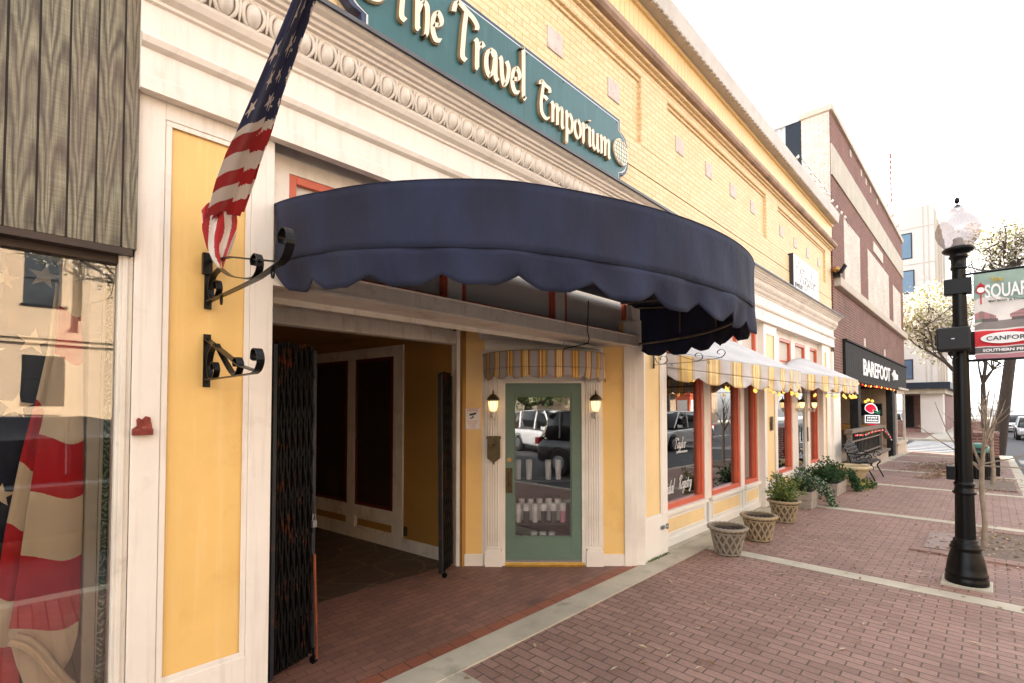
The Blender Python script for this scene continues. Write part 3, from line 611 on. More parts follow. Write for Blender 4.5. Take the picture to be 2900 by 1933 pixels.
# --- entrance: transom row, beam, ceiling
mb = MB()
YT = YF + 0.10
for a, b in ((0.955, 1.07), (2.20, 2.33), (3.43, 3.56), (4.65, 4.74)): mb.box(a, b, YT, YT + 0.1, 2.45, 3.10)
mb.box(0.955, 4.74, YT + 0.008, YT + 0.1, 3.01, 3.10); mb.box(0.955, 4.74, YT + 0.03, YT + 0.1, 3.0, 3.2)
mb.build('transom_frame', 'white', yb, bevel=0.003)
for a, b in ((1.07, 2.20), (2.33, 3.43), (3.56, 4.65)):
    t = MB(); 
    for q in ((a, a + 0.045, 2.45, 3.01), (b - 0.045, b, 2.45, 3.01), (a + 0.045, b - 0.045, 2.965, 3.01), (a + 0.045, b - 0.045, 2.45, 2.495)): t.box(q[0], q[1], YT + 0.012, YT + 0.08, q[2], q[3])
    f = t.build('transom_window', 'red_trim', yb, origin=(a, YT, 2.45), bevel=0.003)
    t = MB(); t.box(a + 0.04, b - 0.04, YT + 0.045, YT + 0.055, 2.49, 2.97); t.build('pane', 'blind', f)
mb = MB(); mb.profile([(0.0, 2.335), (0.0, 2.44), (0.012, 2.45), (-0.06, 2.47), (-0.28, 2.47), (-0.28, 2.335), (-0.26, 2.335), (-0.02, 2.335)], 0.955, 4.74, FA)
mb.box(0.955, 4.74, YF - 0.012, YF, 2.335, 2.352); mb.build('beam', 'white_old', yb)
mb = MB(); x = 2.97
mb.box(0.955, 4.70, YF + 0.28, YF + 0.30, 2.30, 2.75)
for i in range(9): mb.box(0.955, 4.70, YF + 0.30 + i * 0.135, YF + 0.30 + i * 0.135 + 0.132, 2.60, 2.63)
mb.build('ceiling', 'white_old', yb, bevel=0.002)
mb = MB(); mb.box(0.95, 3.36, 4.08, 4.2, 2.365, 2.50); mb.box(0.95, 3.30, 4.10, 4.2, 2.50, 2.62); mb.box(0.95, 3.30, 4.075, 4.08, 2.375, 2.385); mb.build('header', 'white_old', yb, bevel=0.003)
# --- splayed wall with the shop door
mb = MB(); mb.box(-0.005, 0.46, -0.2, -0.03, 0.0, 2.62, 0, FS); mb.box(1.28, 1.95, -0.2, -0.03, 0.0, 2.62, 0, FS); mb.box(0.46, 1.28, -0.2, -0.03, 2.2, 2.62, 0, FS)
mb.build('splayed_wall', 'white', yb)
mb = MB(); mb.box(0.012, 0.214, -0.03, -0.022, 0.131, 2.60, 0, FS); mb.box(1.50, 1.727, -0.03, -0.022, 0.131, 2.60, 0, FS)
mb.box(0.214, 1.5, -0.03, -0.022, 2.3, 2.60, 0, FS); mb.build('splayed_panel', 'yellow', yb)
mb = MB(); mb.box(-0.06, 0.012, -0.06, 0.0, 0.0, 2.60, 0, FS); mb.box(0.012, 0.232, -0.03, -0.008, 0.0, 0.131, 0, FS); mb.build('corner_board', 'white', yb, bevel=0.003)
mb = MB(); mb.box(1.50, 1.727, -0.03, -0.008, 0.0, 0.131, 0, FS)
mb.box(1.727, 1.80, -0.05, 0.0, 0.0, 2.60, 0, FS); mb.box(1.80, 1.86, -0.10, -0.012, 0.0, 2.60, 0, FS)
mb.build('corner_board', 'white', yb, bevel=0.003)
dr = MB()                                                     # fluted door surround
for a, b in ((0.245, 0.428), (1.318, 1.50)):
    dr.box(a, b, -0.03, -0.006, 0.19, 2.29, 0, FS)
    for i in range(5): u = a + 0.035 + i * 0.026; dr.tube([FS(u, -0.005, 0.215), FS(u, -0.005, 2.27)], 0.0085, 6)
    dr.box(a - 0.0, b - 0.0, -0.03, 0.018, 0.0, 0.165, 0, FS); dr.prism([(a, 0.165), (b, 0.165), (b - 0.02, 0.195), (a + 0.02, 0.195)], -0.03, 0.016, FS)
for a, b in ((0.428, 0.462), (1.276, 1.318)): dr.box(a, b, -0.03, -0.012, 0, 2.0, 0, FS)
dr.box(0.428, 1.318, -0.03, -0.012, 1.945, 2.10, 0, FS); dr.box(0.44, 1.30, -0.03, -0.002, 1.945, 1.965, 0, FS)
dr.box(0.24, 1.51, -0.03, 0.0, 2.25, 2.41, 0, FS)
dr.profile([(0.0, 2.41), (0.012, 2.41), (0.022, 2.43), (0.055, 2.455), (0.06, 2.465), (0.07, 2.47), (0.07, 2.485), (0.0, 2.485)], 0.185, 1.565, FS)
dr.build('door_surround', 'white', yb, bevel=0.002)
mb = MB(); mb.box(0.43, 1.31, -0.03, -0.009, 2.10, 2.25, 0, FS); mb.build('red_transom', 'red_dark', yb)
# door leaf
d0, d1, zb, zt = 0.462, 1.276, 0.062, 1.945
door = MB(); g0, g1, h0, h1 = 0.556, 1.168, 0.305, 1.81
door.box(d0, g0, -0.065, -0.022, zb, zt, 0, FS); door.box(g1, d1, -0.065, -0.022, zb, zt, 0, FS); door.box(g0, g1, -0.065, -0.022, zb, h0, 0, FS); door.box(g0, g1, -0.065, -0.022, h1, zt, 0, FS)
for (a, b, c, d) in ((g0, g1, h0, h0 + 0.012), (g0, g1, h1 - 0.012, h1), (g0, g0 + 0.012, h0 + 0.012, h1 - 0.012), (g1 - 0.012, g1, h0 + 0.012, h1 - 0.012)): door.box(a, b, -0.05, -0.034, c, d, 0, FS)
do = door.build('door', 'green_door', yb, origin=FS(0.87, -0.04, 0), bevel=0.003); do['label'] = 'green wooden door with one tall glass pane'
mb = MB(); mb.box(g0 + 0.002, g1 - 0.002, -0.046, -0.042, h0, h1, 0, FS); mb.build('pane', 'pane_dark', do)
mb = MB(); mb.box(d0 + 0.004, d0 + 0.076, -0.022, -0.018, 0.775, 1.04, 0, FS); mb.tube([FS(d0 + 0.04, -0.018, 0.99), FS(d0 + 0.04, 0.016, 0.965), FS(d0 + 0.04, 0.024, 0.91), FS(d0 + 0.04, 0.014, 0.86), FS(d0 + 0.04, -0.018, 0.84)], [0.008, 0.008, 0.01, 0.008, 0.008], 8)
mb.tube([FS(d0 + 0.04, -0.02, 1.01), FS(d0 + 0.04, 0.0, 1.012)], 0.014, 10); mb.build('handle', 'brass_dark', do)
mb = MB(); mb.tube([FS(d0 + 0.042, -0.022, 1.125), FS(d0 + 0.042, -0.008, 1.125)], [0.026, 0.024], 16); mb.tube([FS(d0 + 0.042, -0.010, 1.125), FS(d0 + 0.042, -0.002, 1.125)], [0.013, 0.012], 12); mb.build('lock', 'brass', do)
mb = MB(); mb.box(d0, d1, -0.03, -0.016, 0.04, 0.072, 0, FS)
mb.build('door_sweep', 'steel', do)
mb = MB(); mb.box(0.462, 1.30, -0.07, 0.02, 0.008, 0.036, 0, FS); mb.box(0.462, 1.30, -0.07, 0.005, 0.036, 0.045, 0, FS); mb.build('threshold', 'gold_sill', yb, bevel=0.003)
# shop interior behind the splay: dark room
mb = MB()
B0 = FS(-0.05, -1.6, 0); 
mb.box(0.22, 1.66, -1.75, -1.7, 0.0, 2.6, 0, FS); mb.box(0.3, 1.62, -1.7, -0.21, -0.02, 0.02, 0, FS); mb.box(0.3, 1.62, -1.7, -0.21, 2.3, 2.35, 0, FS); mb.box(0.22, 0.3, -1.7, -0.21, 0, 2.4, 0, FS); mb.box(1.62, 1.66, -1.7, -0.21, 0, 2.4, 0, FS)
mb.build('shop_interior', 'shop_dim', yb)
# --- passage
mb = MB()
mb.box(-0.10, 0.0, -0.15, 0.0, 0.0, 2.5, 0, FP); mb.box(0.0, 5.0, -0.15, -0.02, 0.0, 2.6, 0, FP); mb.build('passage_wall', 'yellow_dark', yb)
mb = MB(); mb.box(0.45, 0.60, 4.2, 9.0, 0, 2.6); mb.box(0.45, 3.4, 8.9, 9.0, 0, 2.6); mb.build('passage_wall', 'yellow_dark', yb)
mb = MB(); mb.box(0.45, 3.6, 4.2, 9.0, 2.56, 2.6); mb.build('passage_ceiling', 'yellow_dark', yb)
mb = MB(); mb.box(-0.02, 5.0, -0.02, 0.0, 0.0, 0.15, 0, FP); mb.box(-0.03, 0.05, -0.02, 0.012, 0.0, 2.4, 0, FP)
for a, b in ((0.86, 1.03), (1.79, 1.96), (2.74, 2.86)): mb.box(a, b, -0.02, 0.006, 0.15, 2.30, 0, FP)
mb.box(0.86, 2.86, -0.02, 0.0065, 2.30, 2.43, 0, FP); mb.box(0.86, 2.86, -0.02, 0.0065, 0.30, 0.44, 0, FP)
mb.build('passage_trim', 'white_old', yb, bevel=0.003)
for a, b in ((1.03, 1.79), (1.96, 2.74)):
    t = MB()
    for q in ((a, a + 0.05, 0.44, 2.30), (b - 0.03, b, 0.44, 2.30), (a, b, 2.26, 2.30), (a, b, 0.44, 0.48)): t.box(q[0], q[1], -0.0185, 0.003, q[2], q[3], 0, FP)
    f = t.build('passage_window', 'red_dark', yb, origin=FP(a, 0, 0.44)); t = MB(); t.box(a + 0.02, b - 0.02, -0.0195, -0.012, 0.46, 2.28, 0, FP); t.build('pane', 'dark_board', f)
    t = MB(); moulded(t, FP, a + 0.01, b - 0.01, 0.155, 0.285, 0.02, 0.012, -0.018); t.build('kick_panel', 'white_old', yb)
mb = MB(); mb.box(0.79, 0.85, -0.02, -0.012, 0.18, 0.29, 0, FP); mb.box(0.805, 0.835, -0.012, -0.008, 0.2, 0.225, 0, FP); mb.box(0.805, 0.835, -0.012, -0.008, 0.245, 0.27, 0, FP); mb.build('outlet', 'brass_dark', yb)

# --- Taylor shopfront windows and second shopfront
YW = 2.80
def shopfront(x0, x1, opens, transoms, door=None, z0=0.45, z1=2.42):
    mb = MB(); trs = MB()
    # posts between openings
    edges = [x0] + [v for o_ in opens for v in o_] + [x1]
    for i in range(0, len(edges), 2): mb.box(edges[i], edges[i + 1], YW - 0.01, YW + 0.14, (0.02 if door else z0 - 0.02), z1)
    mb.box(x0, x1, YW - 0.01, YW + 0.14, z1, z1 + 0.11)
    te = [x0] + [v for o_ in transoms for v in o_] + [x1]
    for i in range(0, len(te), 2): mb.box(te[i], te[i + 1], YW - 0.01, YW + 0.14, z1 + 0.11, 3.1)
    mb.box(x0, x1, YW - 0.008, YW + 0.14, 2.98, 3.1)
    mb.build('window_post', 'white', yb, bevel=0.003)
    for k, (a, b) in enumerate(opens):
        if door == k: continue
        t = MB(); fr = 0.062
        for q in ((a, a + fr, z0, z1), (b - fr, b, z0, z1), (a + fr, b - fr, z0, z0 + fr), (a + fr, b - fr, z1 - fr, z1)):
            t.box(q[0], q[1], YW, YW + 0.11, q[2], q[3])
        for q in ((a + fr, a + fr + 0.02, z0 + fr, z1 - fr), (b - fr - 0.02, b - fr, z0 + fr, z1 - fr)): t.box(q[0], q[1], YW + 0.03, YW + 0.10, q[2], q[3])
        f = t.build('shop_window', 'red_trim', yb, origin=(a, YW, z0), bevel=0.004)
        t = MB(); t.box(a + fr, b - fr, YW + 0.06, YW + 0.066, z0 + fr, z1 - fr); t.build('pane', 'pane', f)
        t = MB(); t.box(a - 0.03, b + 0.03, YW - 0.05, YW + 0.05, z0 - 0.05, z0 - 0.002); t.build('sill', 'white_clean', f, bevel=0.004)
        # kick panel
        t = MB(); t.box(a - 0.06, b + 0.06, YW + 0.0, YW + 0.1, 0.02, z0 - 0.05); kp = t.build('kick_board', 'white_clean', yb, origin=(a, YW, 0))
        t = MB(); moulded(t, FA, a + 0.03, b - 0.02, 0.15, 0.36, 0.022, 0.012, YF - YW + 0.001); t.build('panel_moulding', 'white_clean', kp, bevel=0.002)
        t = MB(); t.box(a + 0.05, b - 0.04, YW - 0.003, YW + 0.0, 0.17, 0.34); t.build('panel', 'yellow_pale', kp)
    for a, b in transoms:
        t = MB()
        for q in ((a, a + 0.05, z1 + 0.11, 2.98), (b - 0.05, b, z1 + 0.11, 2.98), (a + 0.05, b - 0.05, 2.93, 2.98), (a + 0.05, b - 0.05, z1 + 0.11, z1 + 0.15)): t.box(q[0], q[1], YW, YW + 0.1, q[2], q[3])
        f = t.build('transom_window', 'red_trim', yb, origin=(a, YW, z1), bevel=0.003); t = MB(); t.box(a + 0.045, b - 0.045, YW + 0.05, YW + 0.06, z1 + 0.14, 2.94); t.build('pane', 'blind', f)
shopfront(5.34, 8.81, [(5.42, 6.62), (6.83, 7.97), (8.12, 8.76)], [(5.44, 6.6), (6.85, 7.9), (8.10, 8.74)])
shopfront(9.50, 12.84, [(9.62, 10.78), (11.18, 11.92), (12.10, 12.80)], [(10.0, 10.76), (11.03, 11.80), (12.15, 12.8)], door=1)
mb = MB(); mb.box(5.34, 13.3, YW - 0.03, YW + 0.14, 0.0, 0.11); mb.build('base_board', 'white_clean', yb, bevel=0.006)
mb = MB(); mb.box(5.34, 13.3, YF + 0.0, YW, -0.02, 0.022); mb.build('base_ledge', 'concrete', yb)
# second shop door (recessed, glazed)
t = MB()
for q in ((11.18, 11.27, 0.1, 2.42), (11.83, 11.92, 0.1, 2.42), (11.27, 11.83, 0.1, 0.35), (11.27, 11.83, 2.3, 2.42)): t.box(q[0], q[1], YW + 0.02, YW + 0.07, q[2], q[3])
f = t.build('shop_door', 'blind', yb, origin=(11.5, YW, 0), bevel=0.003); t = MB(); t.box(11.27, 11.83, YW + 0.04, YW + 0.046, 0.35, 2.3); t.build('pane', 'pane', f)
t = MB(); t.tube([(11.86, YW - 0.02, 0.95), (11.86, YW - 0.02, 1.25)], 0.012, 8); t.build('handle', 'iron', f)
# room behind the shop windows
mb = MB(); mb.box(4.9, 13.3, 5.2, 5.3, 0, 3.0); mb.box(4.9, 13.3, 2.95, 5.2, 2.55, 2.6); mb.box(5.0, 13.3, 2.95, 5.2, 0.0, 0.05); mb.box(5.2, 5.32, 2.95, 5.2, 0, 2.6); mb.box(9.3, 9.4, 2.95, 5.2, 0, 2.6); mb.box(13.3, 13.4, 2.95, 5.2, 0, 3)
mb.build('shop_interior', 'dark_board', yb)
# window lettering
f = [o for o in bpy.data.objects if o.name == 'shop_window'][0]
mb = MB(); pen('Taylor', FA, 5.86, -(YW + 0.058 - YF), 1.16, 0.070, mb, 1.05, 0.10, 40, 0.045, 0.35, 0.001); mb.build('lettering', 'decal', f)
text('JEWELRY & DESIGN', FA, 5.92, -(YW + 0.056 - YF), 1.10, 0.035, 'decal', f)
mb = MB(); pen('Bridal', FA, 5.50, -(YW + 0.058 - YF), 0.615, 0.085, mb, 0.95, 0.10, 40, 0.045, 0.35, 0.001)
pen('Registry', FA, 5.97, -(YW + 0.058 - YF), 0.64, 0.085, mb, 0.80, 0.10, 40, 0.045, 0.35, 0.001); mb.build('lettering', 'decal', f)
# brick step / little mail slot on middle pilaster
mb = MB(); mb.box(9.10, 9.22, YF - 0.01, YF, 1.28, 1.52); mb.box(9.12, 9.20, YF - 0.016, YF - 0.01, 1.30, 1.50); tag(mb.build('wall_plaque', 'brass_dark', bevel=0.002), 'small dark plaque on the pilaster between the two striped awnings', 'plaque')
# door bolt on the pilaster foot
mb = MB(); mb.tube([(5.20, YF - 0.02, 0.32), (5.31, YF - 0.02, 0.325)], 0.009, 8); mb.box(5.16, 5.24, YF - 0.012, YF, 0.30, 0.345); mb.box(5.29, 5.33, YF - 0.016, YF, 0.29, 0.35)
tag(mb.build('door_bolt', 'steel', bevel=0.002), 'small metal bolt on the white pilaster foot beside the basket pots', 'bolt')

# =================================================================== WOOD-CLAD NEIGHBOUR
wb = thing('wood_clad_shop', (-1.5, 2.69, 0), 'shop front clad in weathered grooved boards above a large display window', 'building')
mb = MB(); gro = MB(); x = 0.374; YS = 2.665
edges = [0.374, 0.3202, 0.2322, 0.1441, 0.0544, -0.034]
while edges[-1] > -2.6: edges.append(edges[-1] - 0.089)
for i in range(len(edges) - 1):
    a, b = edges[i + 1] + 0.0035, edges[i] - 0.0035
    if i == 0: b = edges[0]
    mb.box(a, b, YS, YS + 0.03, 2.385, 6.2)
mb.build('cladding', 'siding', wb, bevel=0.002, origin=(0, YS, 2.385))
mb = MB(); mb.box(-2.6, 0.372, YS + 0.012, YS + 0.2, 2.39, 6.2); mb.box(-2.6, 0.36, YS - 0.0, YS + 0.06, 2.355, 2.384); mb.box(-2.6, 0.318, 2.725, 2.80, 2.325, 2.365); mb.build('backing', 'dark_board', wb)
mb = MB(); mb.box(0.318, 0.368, 2.70, 2.86, 0.0, 2.36); mb.box(0.330, 0.350, 2.69, 2.70, 0.0, 2.36); mb.box(-2.6, 0.318, 2.70, 2.86, 0.0, 0.35); f = mb.build('window_frame', 'white_old', wb, bevel=0.003)
mb = MB(); mb.box(-2.6, 0.318, 2.755, 2.761, 0.35, 2.36); mb.build('pane', 'pane_left', f)
mb = MB(); mb.box(-2.6, 0.5, 4.6, 4.7, 0, 2.6); mb.box(-2.6, 0.5, 2.87, 4.7, 2.45, 2.5); mb.box(-2.6, 0.36, 2.87, 4.7, 0.0, 0.3); mb.box(-2.7, -2.6, 2.7, 4.7, 0, 6.2); mb.box(0.37, 0.45, 3.0, 4.7, 0, 2.6); mb.build('interior', 'blind', wb)
mb = MB(); mb.box(-2.6, 0.36, 2.87, 12, 6.1, 6.2); mb.build('roof', 'gutter', wb)
mb = MB(); mb.box(5.34, 13.3, YF + 0.02, YF + 0.3, 3.1, 3.3); mb.box(0.4, 13.3, YF + 0.25, YF + 0.3, 3.05, 3.62); mb.build('soffit', 'white', yb)
# =================================================================== AWNINGS
def lerp_tab(tab, x):
    if x <= tab[0][0]: return tab[0][1]
    for (a, va), (b, vb) in zip(tab, tab[1:]):
        if x <= b: return va + (vb - va) * (x - a) / (b - a)
    return tab[-1][1]
def awning(name, label, F, cx, a, b, rim, seam, bot, nlobe, notch, mats, matf, wall, nu, roofm, origin, ripple=0.006, frame='iron_dull', group=None, flare=0.0, dip=0.0, gap=0.005):
    t = thing(name, origin, label, 'awning', group)
    def P(u, z_, off=0.0): th = math.pi * (1 + u); return (cx + (a + off) * math.cos(th), max(0.003, -(b + off) * math.sin(th)))
    arc = [0]; 
    for i in range(400):
        p, q = P(i / 400, 0), P((i + 1) / 400, 0); arc.append(arc[-1] + math.hypot(p[0] - q[0], p[1] - q[1]))
    Lg = arc[-1]
    def u_of(s):                                               # arc fraction -> angle fraction
        tgt = s * Lg; lo = 0
        import bisect
        i = min(399, max(0, bisect.bisect_right(arc, tgt) - 1)); return (i + (tgt - arc[i]) / max(1e-9, arc[i + 1] - arc[i])) / 400
    rnd = random.Random(name)
    ph = [rnd.uniform(0, 6.3) for _ in range(4)]
    def rip(s, v): return ripple * (math.sin(s * Lg * 9 + ph[0] + v * 1.5) + 0.6 * math.sin(s * Lg * 23 + ph[1] - v * 2) + 0.5 * math.sin(s * Lg * 4.1 + ph[2])) - 0.9 * ripple * abs(math.sin(math.pi * 10 * s))
    def zx(s): return -dip * max(0, (u_of(s) - 0.72) / 0.28)
    def drum(s, v):
        p = P(u_of(s), 0, rip(s, v) * v * (1 - v) * 2.2); r, q = rim(p[1]), seam(p[1]) + zx(s); return F(p[0], p[1], r + (q - r) * v)
    def val(s, v):
        p = P(u_of(s), 0, flare * v + rip(s, v + 2) * (0.4 + v * 1.3)); q = seam(p[1]) + zx(s); l = (s * nlobe) % 1.0; e = abs(2 * l - 1)
        d = bot(p[1]) + 0.75 * zx(s) + notch * (0.15 * e * e + 0.85 * (max(0, e - 0.40) / 0.60) ** 1.1) + 0.004 * math.sin(s * 91); return F(p[0], p[1], q - 0.002 + (d - q) * v)
    mb = MB(); mb.grid(drum, nu, 8, lambda s, v: matf(s * Lg)); mb.build('canopy', mats, t, solid=0.004)
    mb = MB(); mb.grid(val, nu, 6, lambda s, v: matf(s * Lg)); mb.build('valance', mats, t, solid=0.004)
    def roof(s, v):
        p = P(u_of(s), 0, 0.004); q = wall(s, p); sag = -0.012 * math.sin(math.pi * v) * (1 + math.sin(s * Lg * 7)); 
        return F(p[0] + (q[0] - p[0]) * v, p[1] + (q[1] - p[1]) * v, rim(p[1]) + 0.002 + (q[2] - rim(p[1])) * v + sag)
    mb = MB(); mb.grid(roof, 64, 8); mb.build('roof_cloth', roofm, t, solid=0.004)
    mb = MB()
    for zf in (seam, rim):
        mb.tube([F(*(lambda p: (p[0], p[1], zf(p[1]) - (0.015 if zf is rim else dip * max(0, (i / 40 - 0.72) / 0.28))))(P(i / 40, 0, -0.022))) for i in range(41)], 0.012, 8)
    for i in range(1, 10):
        p = P(i / 10, 0, -0.022); mb.tube([F(p[0], p[1], seam(p[1])), F(p[0], p[1], rim(p[1]) - 0.01)], 0.009, 6)
    for i in (2, 4, 6, 8):
        p = P(i / 10, 0, -0.022); mb.tube([F(p[0], p[1], rim(p[1]) - 0.015), F(p[0], 0.0, rim(0) - 0.02)], 0.009, 6)
    mb.build('frame', frame, t)
    return t
rimT = [(0, 2.77), (0.43, 2.72), (0.84, 2.705), (1.18, 2.695), (1.45, 2.66), (1.67, 2.635)]
seaT = [(0, 2.45), (0.43, 2.43), (0.84, 2.405), (1.18, 2.39), (1.45, 2.355), (1.67, 2.325)]
botT = [(0, 2.31), (0.43, 2.25), (0.84, 2.24), (1.18, 2.232), (1.45, 2.20), (1.67, 2.165)]
awning('navy_awning', 'large curved navy blue canvas awning over the main entrance', FA, 2.845, 1.885, 1.67, lambda w: lerp_tab(rimT, w), lambda w: lerp_tab(seaT, w), lambda w: lerp_tab(botT, w),
       16, 0.058, ['navy_cloth'], lambda s: 0, lambda s, p: (min(4.725, max(0.965, p[0])), -0.098, 2.80), 320, 'navy_cloth', (2.85, YF, 2.5), 0.010, flare=-0.015, dip=0.085)
def stripes(period, off=0.0):
    def f(s):
        k = ((s + off) / period) % 1.0
        for lim, m in ((0.40, 1), (0.43, 2), (0.46, 1), (0.49, 2), (0.53, 4), (0.58, 0), (0.60, 3), (0.66, 0), (0.685, 2), (0.71, 3), (0.735, 2), (0.81, 0), (0.83, 3), (0.89, 0), (0.92, 4), (0.94, 2), (0.97, 1)):
            if k < lim: return m
        return 2
    return f
AWP = ['lit_yellow', 'lit_grey', 'lit_line', 'lit_cream', 'lit_dark']  # brighter copies of the door awning cloths, overexposure put into their colour
AWM = ['aw_yellow', 'aw_grey', 'aw_line', 'aw_cream', 'aw_dark']
def wall_pt(cx, a, z0, z1):
    return lambda s, p: (cx + (p[0] - cx) * 0.80, 0.005, z0 + (z1 - z0) * math.sqrt(max(0, 1 - ((p[0] - cx) / a) ** 2)))
awning('striped_awning', 'curved yellow and grey striped awning with white roof, beside the navy awning', FA, 7.08, 1.74, 0.86, lambda w: 2.31 - 0.17 * w, lambda w: 2.15 - 0.17 * w, lambda w: 2.01 - 0.16 * w,
       12, 0.055, AWP, stripes(0.31), wall_pt(7.08, 1.74, 2.31, 2.66), 480, 'aw_roof', (7.1, YF, 2.2), 0.008, group=None)
awning('striped_awning', 'curved yellow and grey striped awning with white roof, farther one before the brick building', FA, 11.35, 1.85, 0.84, lambda w: 2.31 - 0.12 * w, lambda w: 2.17 - 0.12 * w, lambda w: 2.03 - 0.12 * w,
       12, 0.055, AWP, stripes(0.33), wall_pt(11.35, 1.85, 2.31, 2.66), 420, 'aw_roof', (11.35, YF, 2.2), 0.008)
awning('door_awning', 'small curved yellow and grey striped awning right above the green door', FS, 0.872, 0.645, 0.58, lambda w: 2.236, lambda w: 2.068 + 0.02 * w, lambda w: 1.950 + 0.04 * w,
       10, 0.035, AWM, stripes(0.163, 0.02), lambda s, p: (p[0], 0.004, 2.245), 300, 'aw_dark', FS(0.87, 0, 2.1), 0.004)

# =================================================================== SIGNS
sg = thing('shop_sign', (2.8, 2.6, 4.25), 'dark green plaque-shaped sign with raised cream letters above the navy awning', 'sign')
def notched(uL, uR, z0, z1, ins):
    zc = (z0 + z1) / 2; h = (z1 - z0) / 2; r = []
    r += [(uR, z1 - ins)] if False else []
    pts = [(uL + ins, z1 - ins), (uR - ins, z1 - ins), (uR - ins, z1 - 0.12 - ins * 0.3), (uR + 0.06 - ins, z1 - 0.13 - ins * 0.6)]
    pts += [(uR + 0.06 + 0.10 * math.cos(R(t)) * 1.0 - ins, zc + (h - 0.14 - ins * 0.6) * math.sin(R(t))) for t in (60, 35, 12, -12, -35, -60)]
    pts += [(uR + 0.06 - ins, z0 + 0.13 + ins * 0.6), (uR - ins, z0 + 0.12 + ins * 0.3), (uR - ins, z0 + ins), (uL + ins, z0 + ins), (uL + ins, z0 + 0.12 + ins * 0.3), (uL - 0.06 + ins, z0 + 0.13 + ins * 0.6)]
    pts += [(uL - 0.06 - 0.10 * math.cos(R(t)) + ins, zc + (h - 0.14 - ins * 0.6) * math.sin(R(t))) for t in (-60, -35, -12, 12, 35, 60)]
    pts += [(uL - 0.06 + ins, z1 - 0.13 - ins * 0.6), (uL + ins, z1 - 0.12 - ins * 0.3)]
    return pts[::-1]
zA, zB = 3.895, 4.575
mb = MB(); mb.prism(notched(1.40, 4.22, zA, zB, 0.0), 0.02, 0.085, FA); mb.build('edge_board', 'sign_blue', sg, bevel=0.004)
mb = MB(); mb.prism(notched(1.40, 4.22, zA, zB, 0.030), 0.085, 0.088, FA); mb.build('border_line', 'sign_line', sg)
mb = MB(); mb.prism(notched(1.40, 4.22, zA, zB, 0.042), 0.088, 0.092, FA); mb.build('panel', 'sign_green', sg)
mb = MB(); mb.box(2.795, 2.799, YF - 0.0925, YF - 0.09, zA + 0.045, zB - 0.045)
for sx in (1.6, 2.2, 2.76, 2.83, 3.3, 3.8, 4.15):
    for sz in (zA + 0.055, zB - 0.06): mb.lathe([(0.007, 0), (0.006, 0.004)], (0, 0, 0), 8) if False else mb.box(sx - 0.005, sx + 0.005, YF - 0.095, YF - 0.092, sz - 0.005, sz + 0.005)
mb.build('screws', 'ink', sg)
mb = MB(); pen('The', FA, 1.60, 0.092, 4.115, 0.192, mb, 0.80, 0.20, 38, 0.085, 0.0, 0.028, backm=1, rim=0.035)
mb.build('lettering', ['letter_cream', 'letter_edge'], sg)
mb = MB(); pen('Travel', FA, 2.085, 0.092, 4.115, 0.195, mb, 0.88, 0.20, 38, 0.085, 0.0, 0.028, backm=1, rim=0.035)
mb.build('lettering', ['letter_cream', 'letter_edge'], sg)
mb = MB(); pen('Emporium', FA, 2.955, 0.092, 4.075, 0.165, mb, 0.97, 0.19, 38, 0.085, 0.0, 0.028, backm=1, rim=0.035)
mb.build('lettering', ['letter_cream', 'letter_edge'], sg)
for gx in (4.195, 1.42):
    mb = MB(); circ = lambda r: [(gx + r * math.cos(R(t)), 4.225 + r * math.sin(R(t))) for t in range(0, 360, 12)]
    mb.prism(circ(0.135), 0.092, 0.105, FA, 1); mb.prism(circ(0.128), 0.105, 0.118, FA, 0)
    for dz in (-0.08, -0.04, 0, 0.04, 0.08):
        hw = math.sqrt(0.128 ** 2 - dz ** 2) - 0.003; mb.bar([FA(gx - hw, 0.119, 4.225 + dz), FA(gx, 0.119, 4.225 + dz * 1.08), FA(gx + hw, 0.119, 4.225 + dz)], (0, 0, 1), 0.004, 0.002, 2)
    for k in (-0.72, -0.38, 0, 0.38, 0.72): mb.bar([FA(gx + k * 0.125 * math.cos(R(t)), 0.1195, 4.225 + 0.125 * math.sin(R(t))) for t in range(-80, 81, 20)], (1, 0, 0), 0.004, 0.002, 2)
    mb.build('globe_emblem', ['letter_cream', 'letter_edge', 'sign_green'], sg)
tg = thing('jewelry_sign', (11.2, 2.6, 4.17), 'white square sign with thin script lettering on yellow brick near the roof corner', 'sign')
mb = MB(); mb.box(10.28, 12.15, YF - 0.085, YF + 0.01, 3.80, 4.60); mb.build('board', 'ink', tg, bevel=0.003)
mb = MB(); mb.box(10.29, 12.14, YF - 0.09, YF - 0.085, 3.81, 4.59); mb.build('face', 'sign_white', tg)
mb = MB(); pen('Taylor', FA, 10.62, 0.091, 4.12, 0.15, mb, 1.9, 0.06, 40, 0.05, 0.35, 0.002); mb.build('lettering', 'ink', tg)
text('JEWELRY', FA, 10.36, 0.092, 3.985, 0.115, 'ink', tg, sx=1.15, bold=0.002); text('& DESIGN', FA, 11.42, 0.092, 3.86, 0.115, 'ink', tg, sx=1.1, bold=0.002)
mb = MB()
for cx_, cz_, rr in ((10.56, 4.26, 0.13), (10.63, 4.36, 0.11)): mb.bar([FA(cx_ + rr * 1.3 * math.cos(R(t)), 0.092, cz_ + rr * math.sin(R(t))) for t in range(0, 361, 20)], (0, 1, 0), 0.003, 0.008)
for k in range(4): mb.bar([FA(10.46 + 0.07 * k, 0.092, 4.47), FA(10.47 + 0.06 * k, 0.092, 4.53 - 0.02 * (k % 2))], (0, 1, 0), 0.003, 0.008)
mb.build('ring_emblem', 'ink', tg)
nz = thing('notice_sign', FS(0.11, -0.02, 1.56), 'white notice sign with camera picture on the yellow panel left of the door', 'sign')
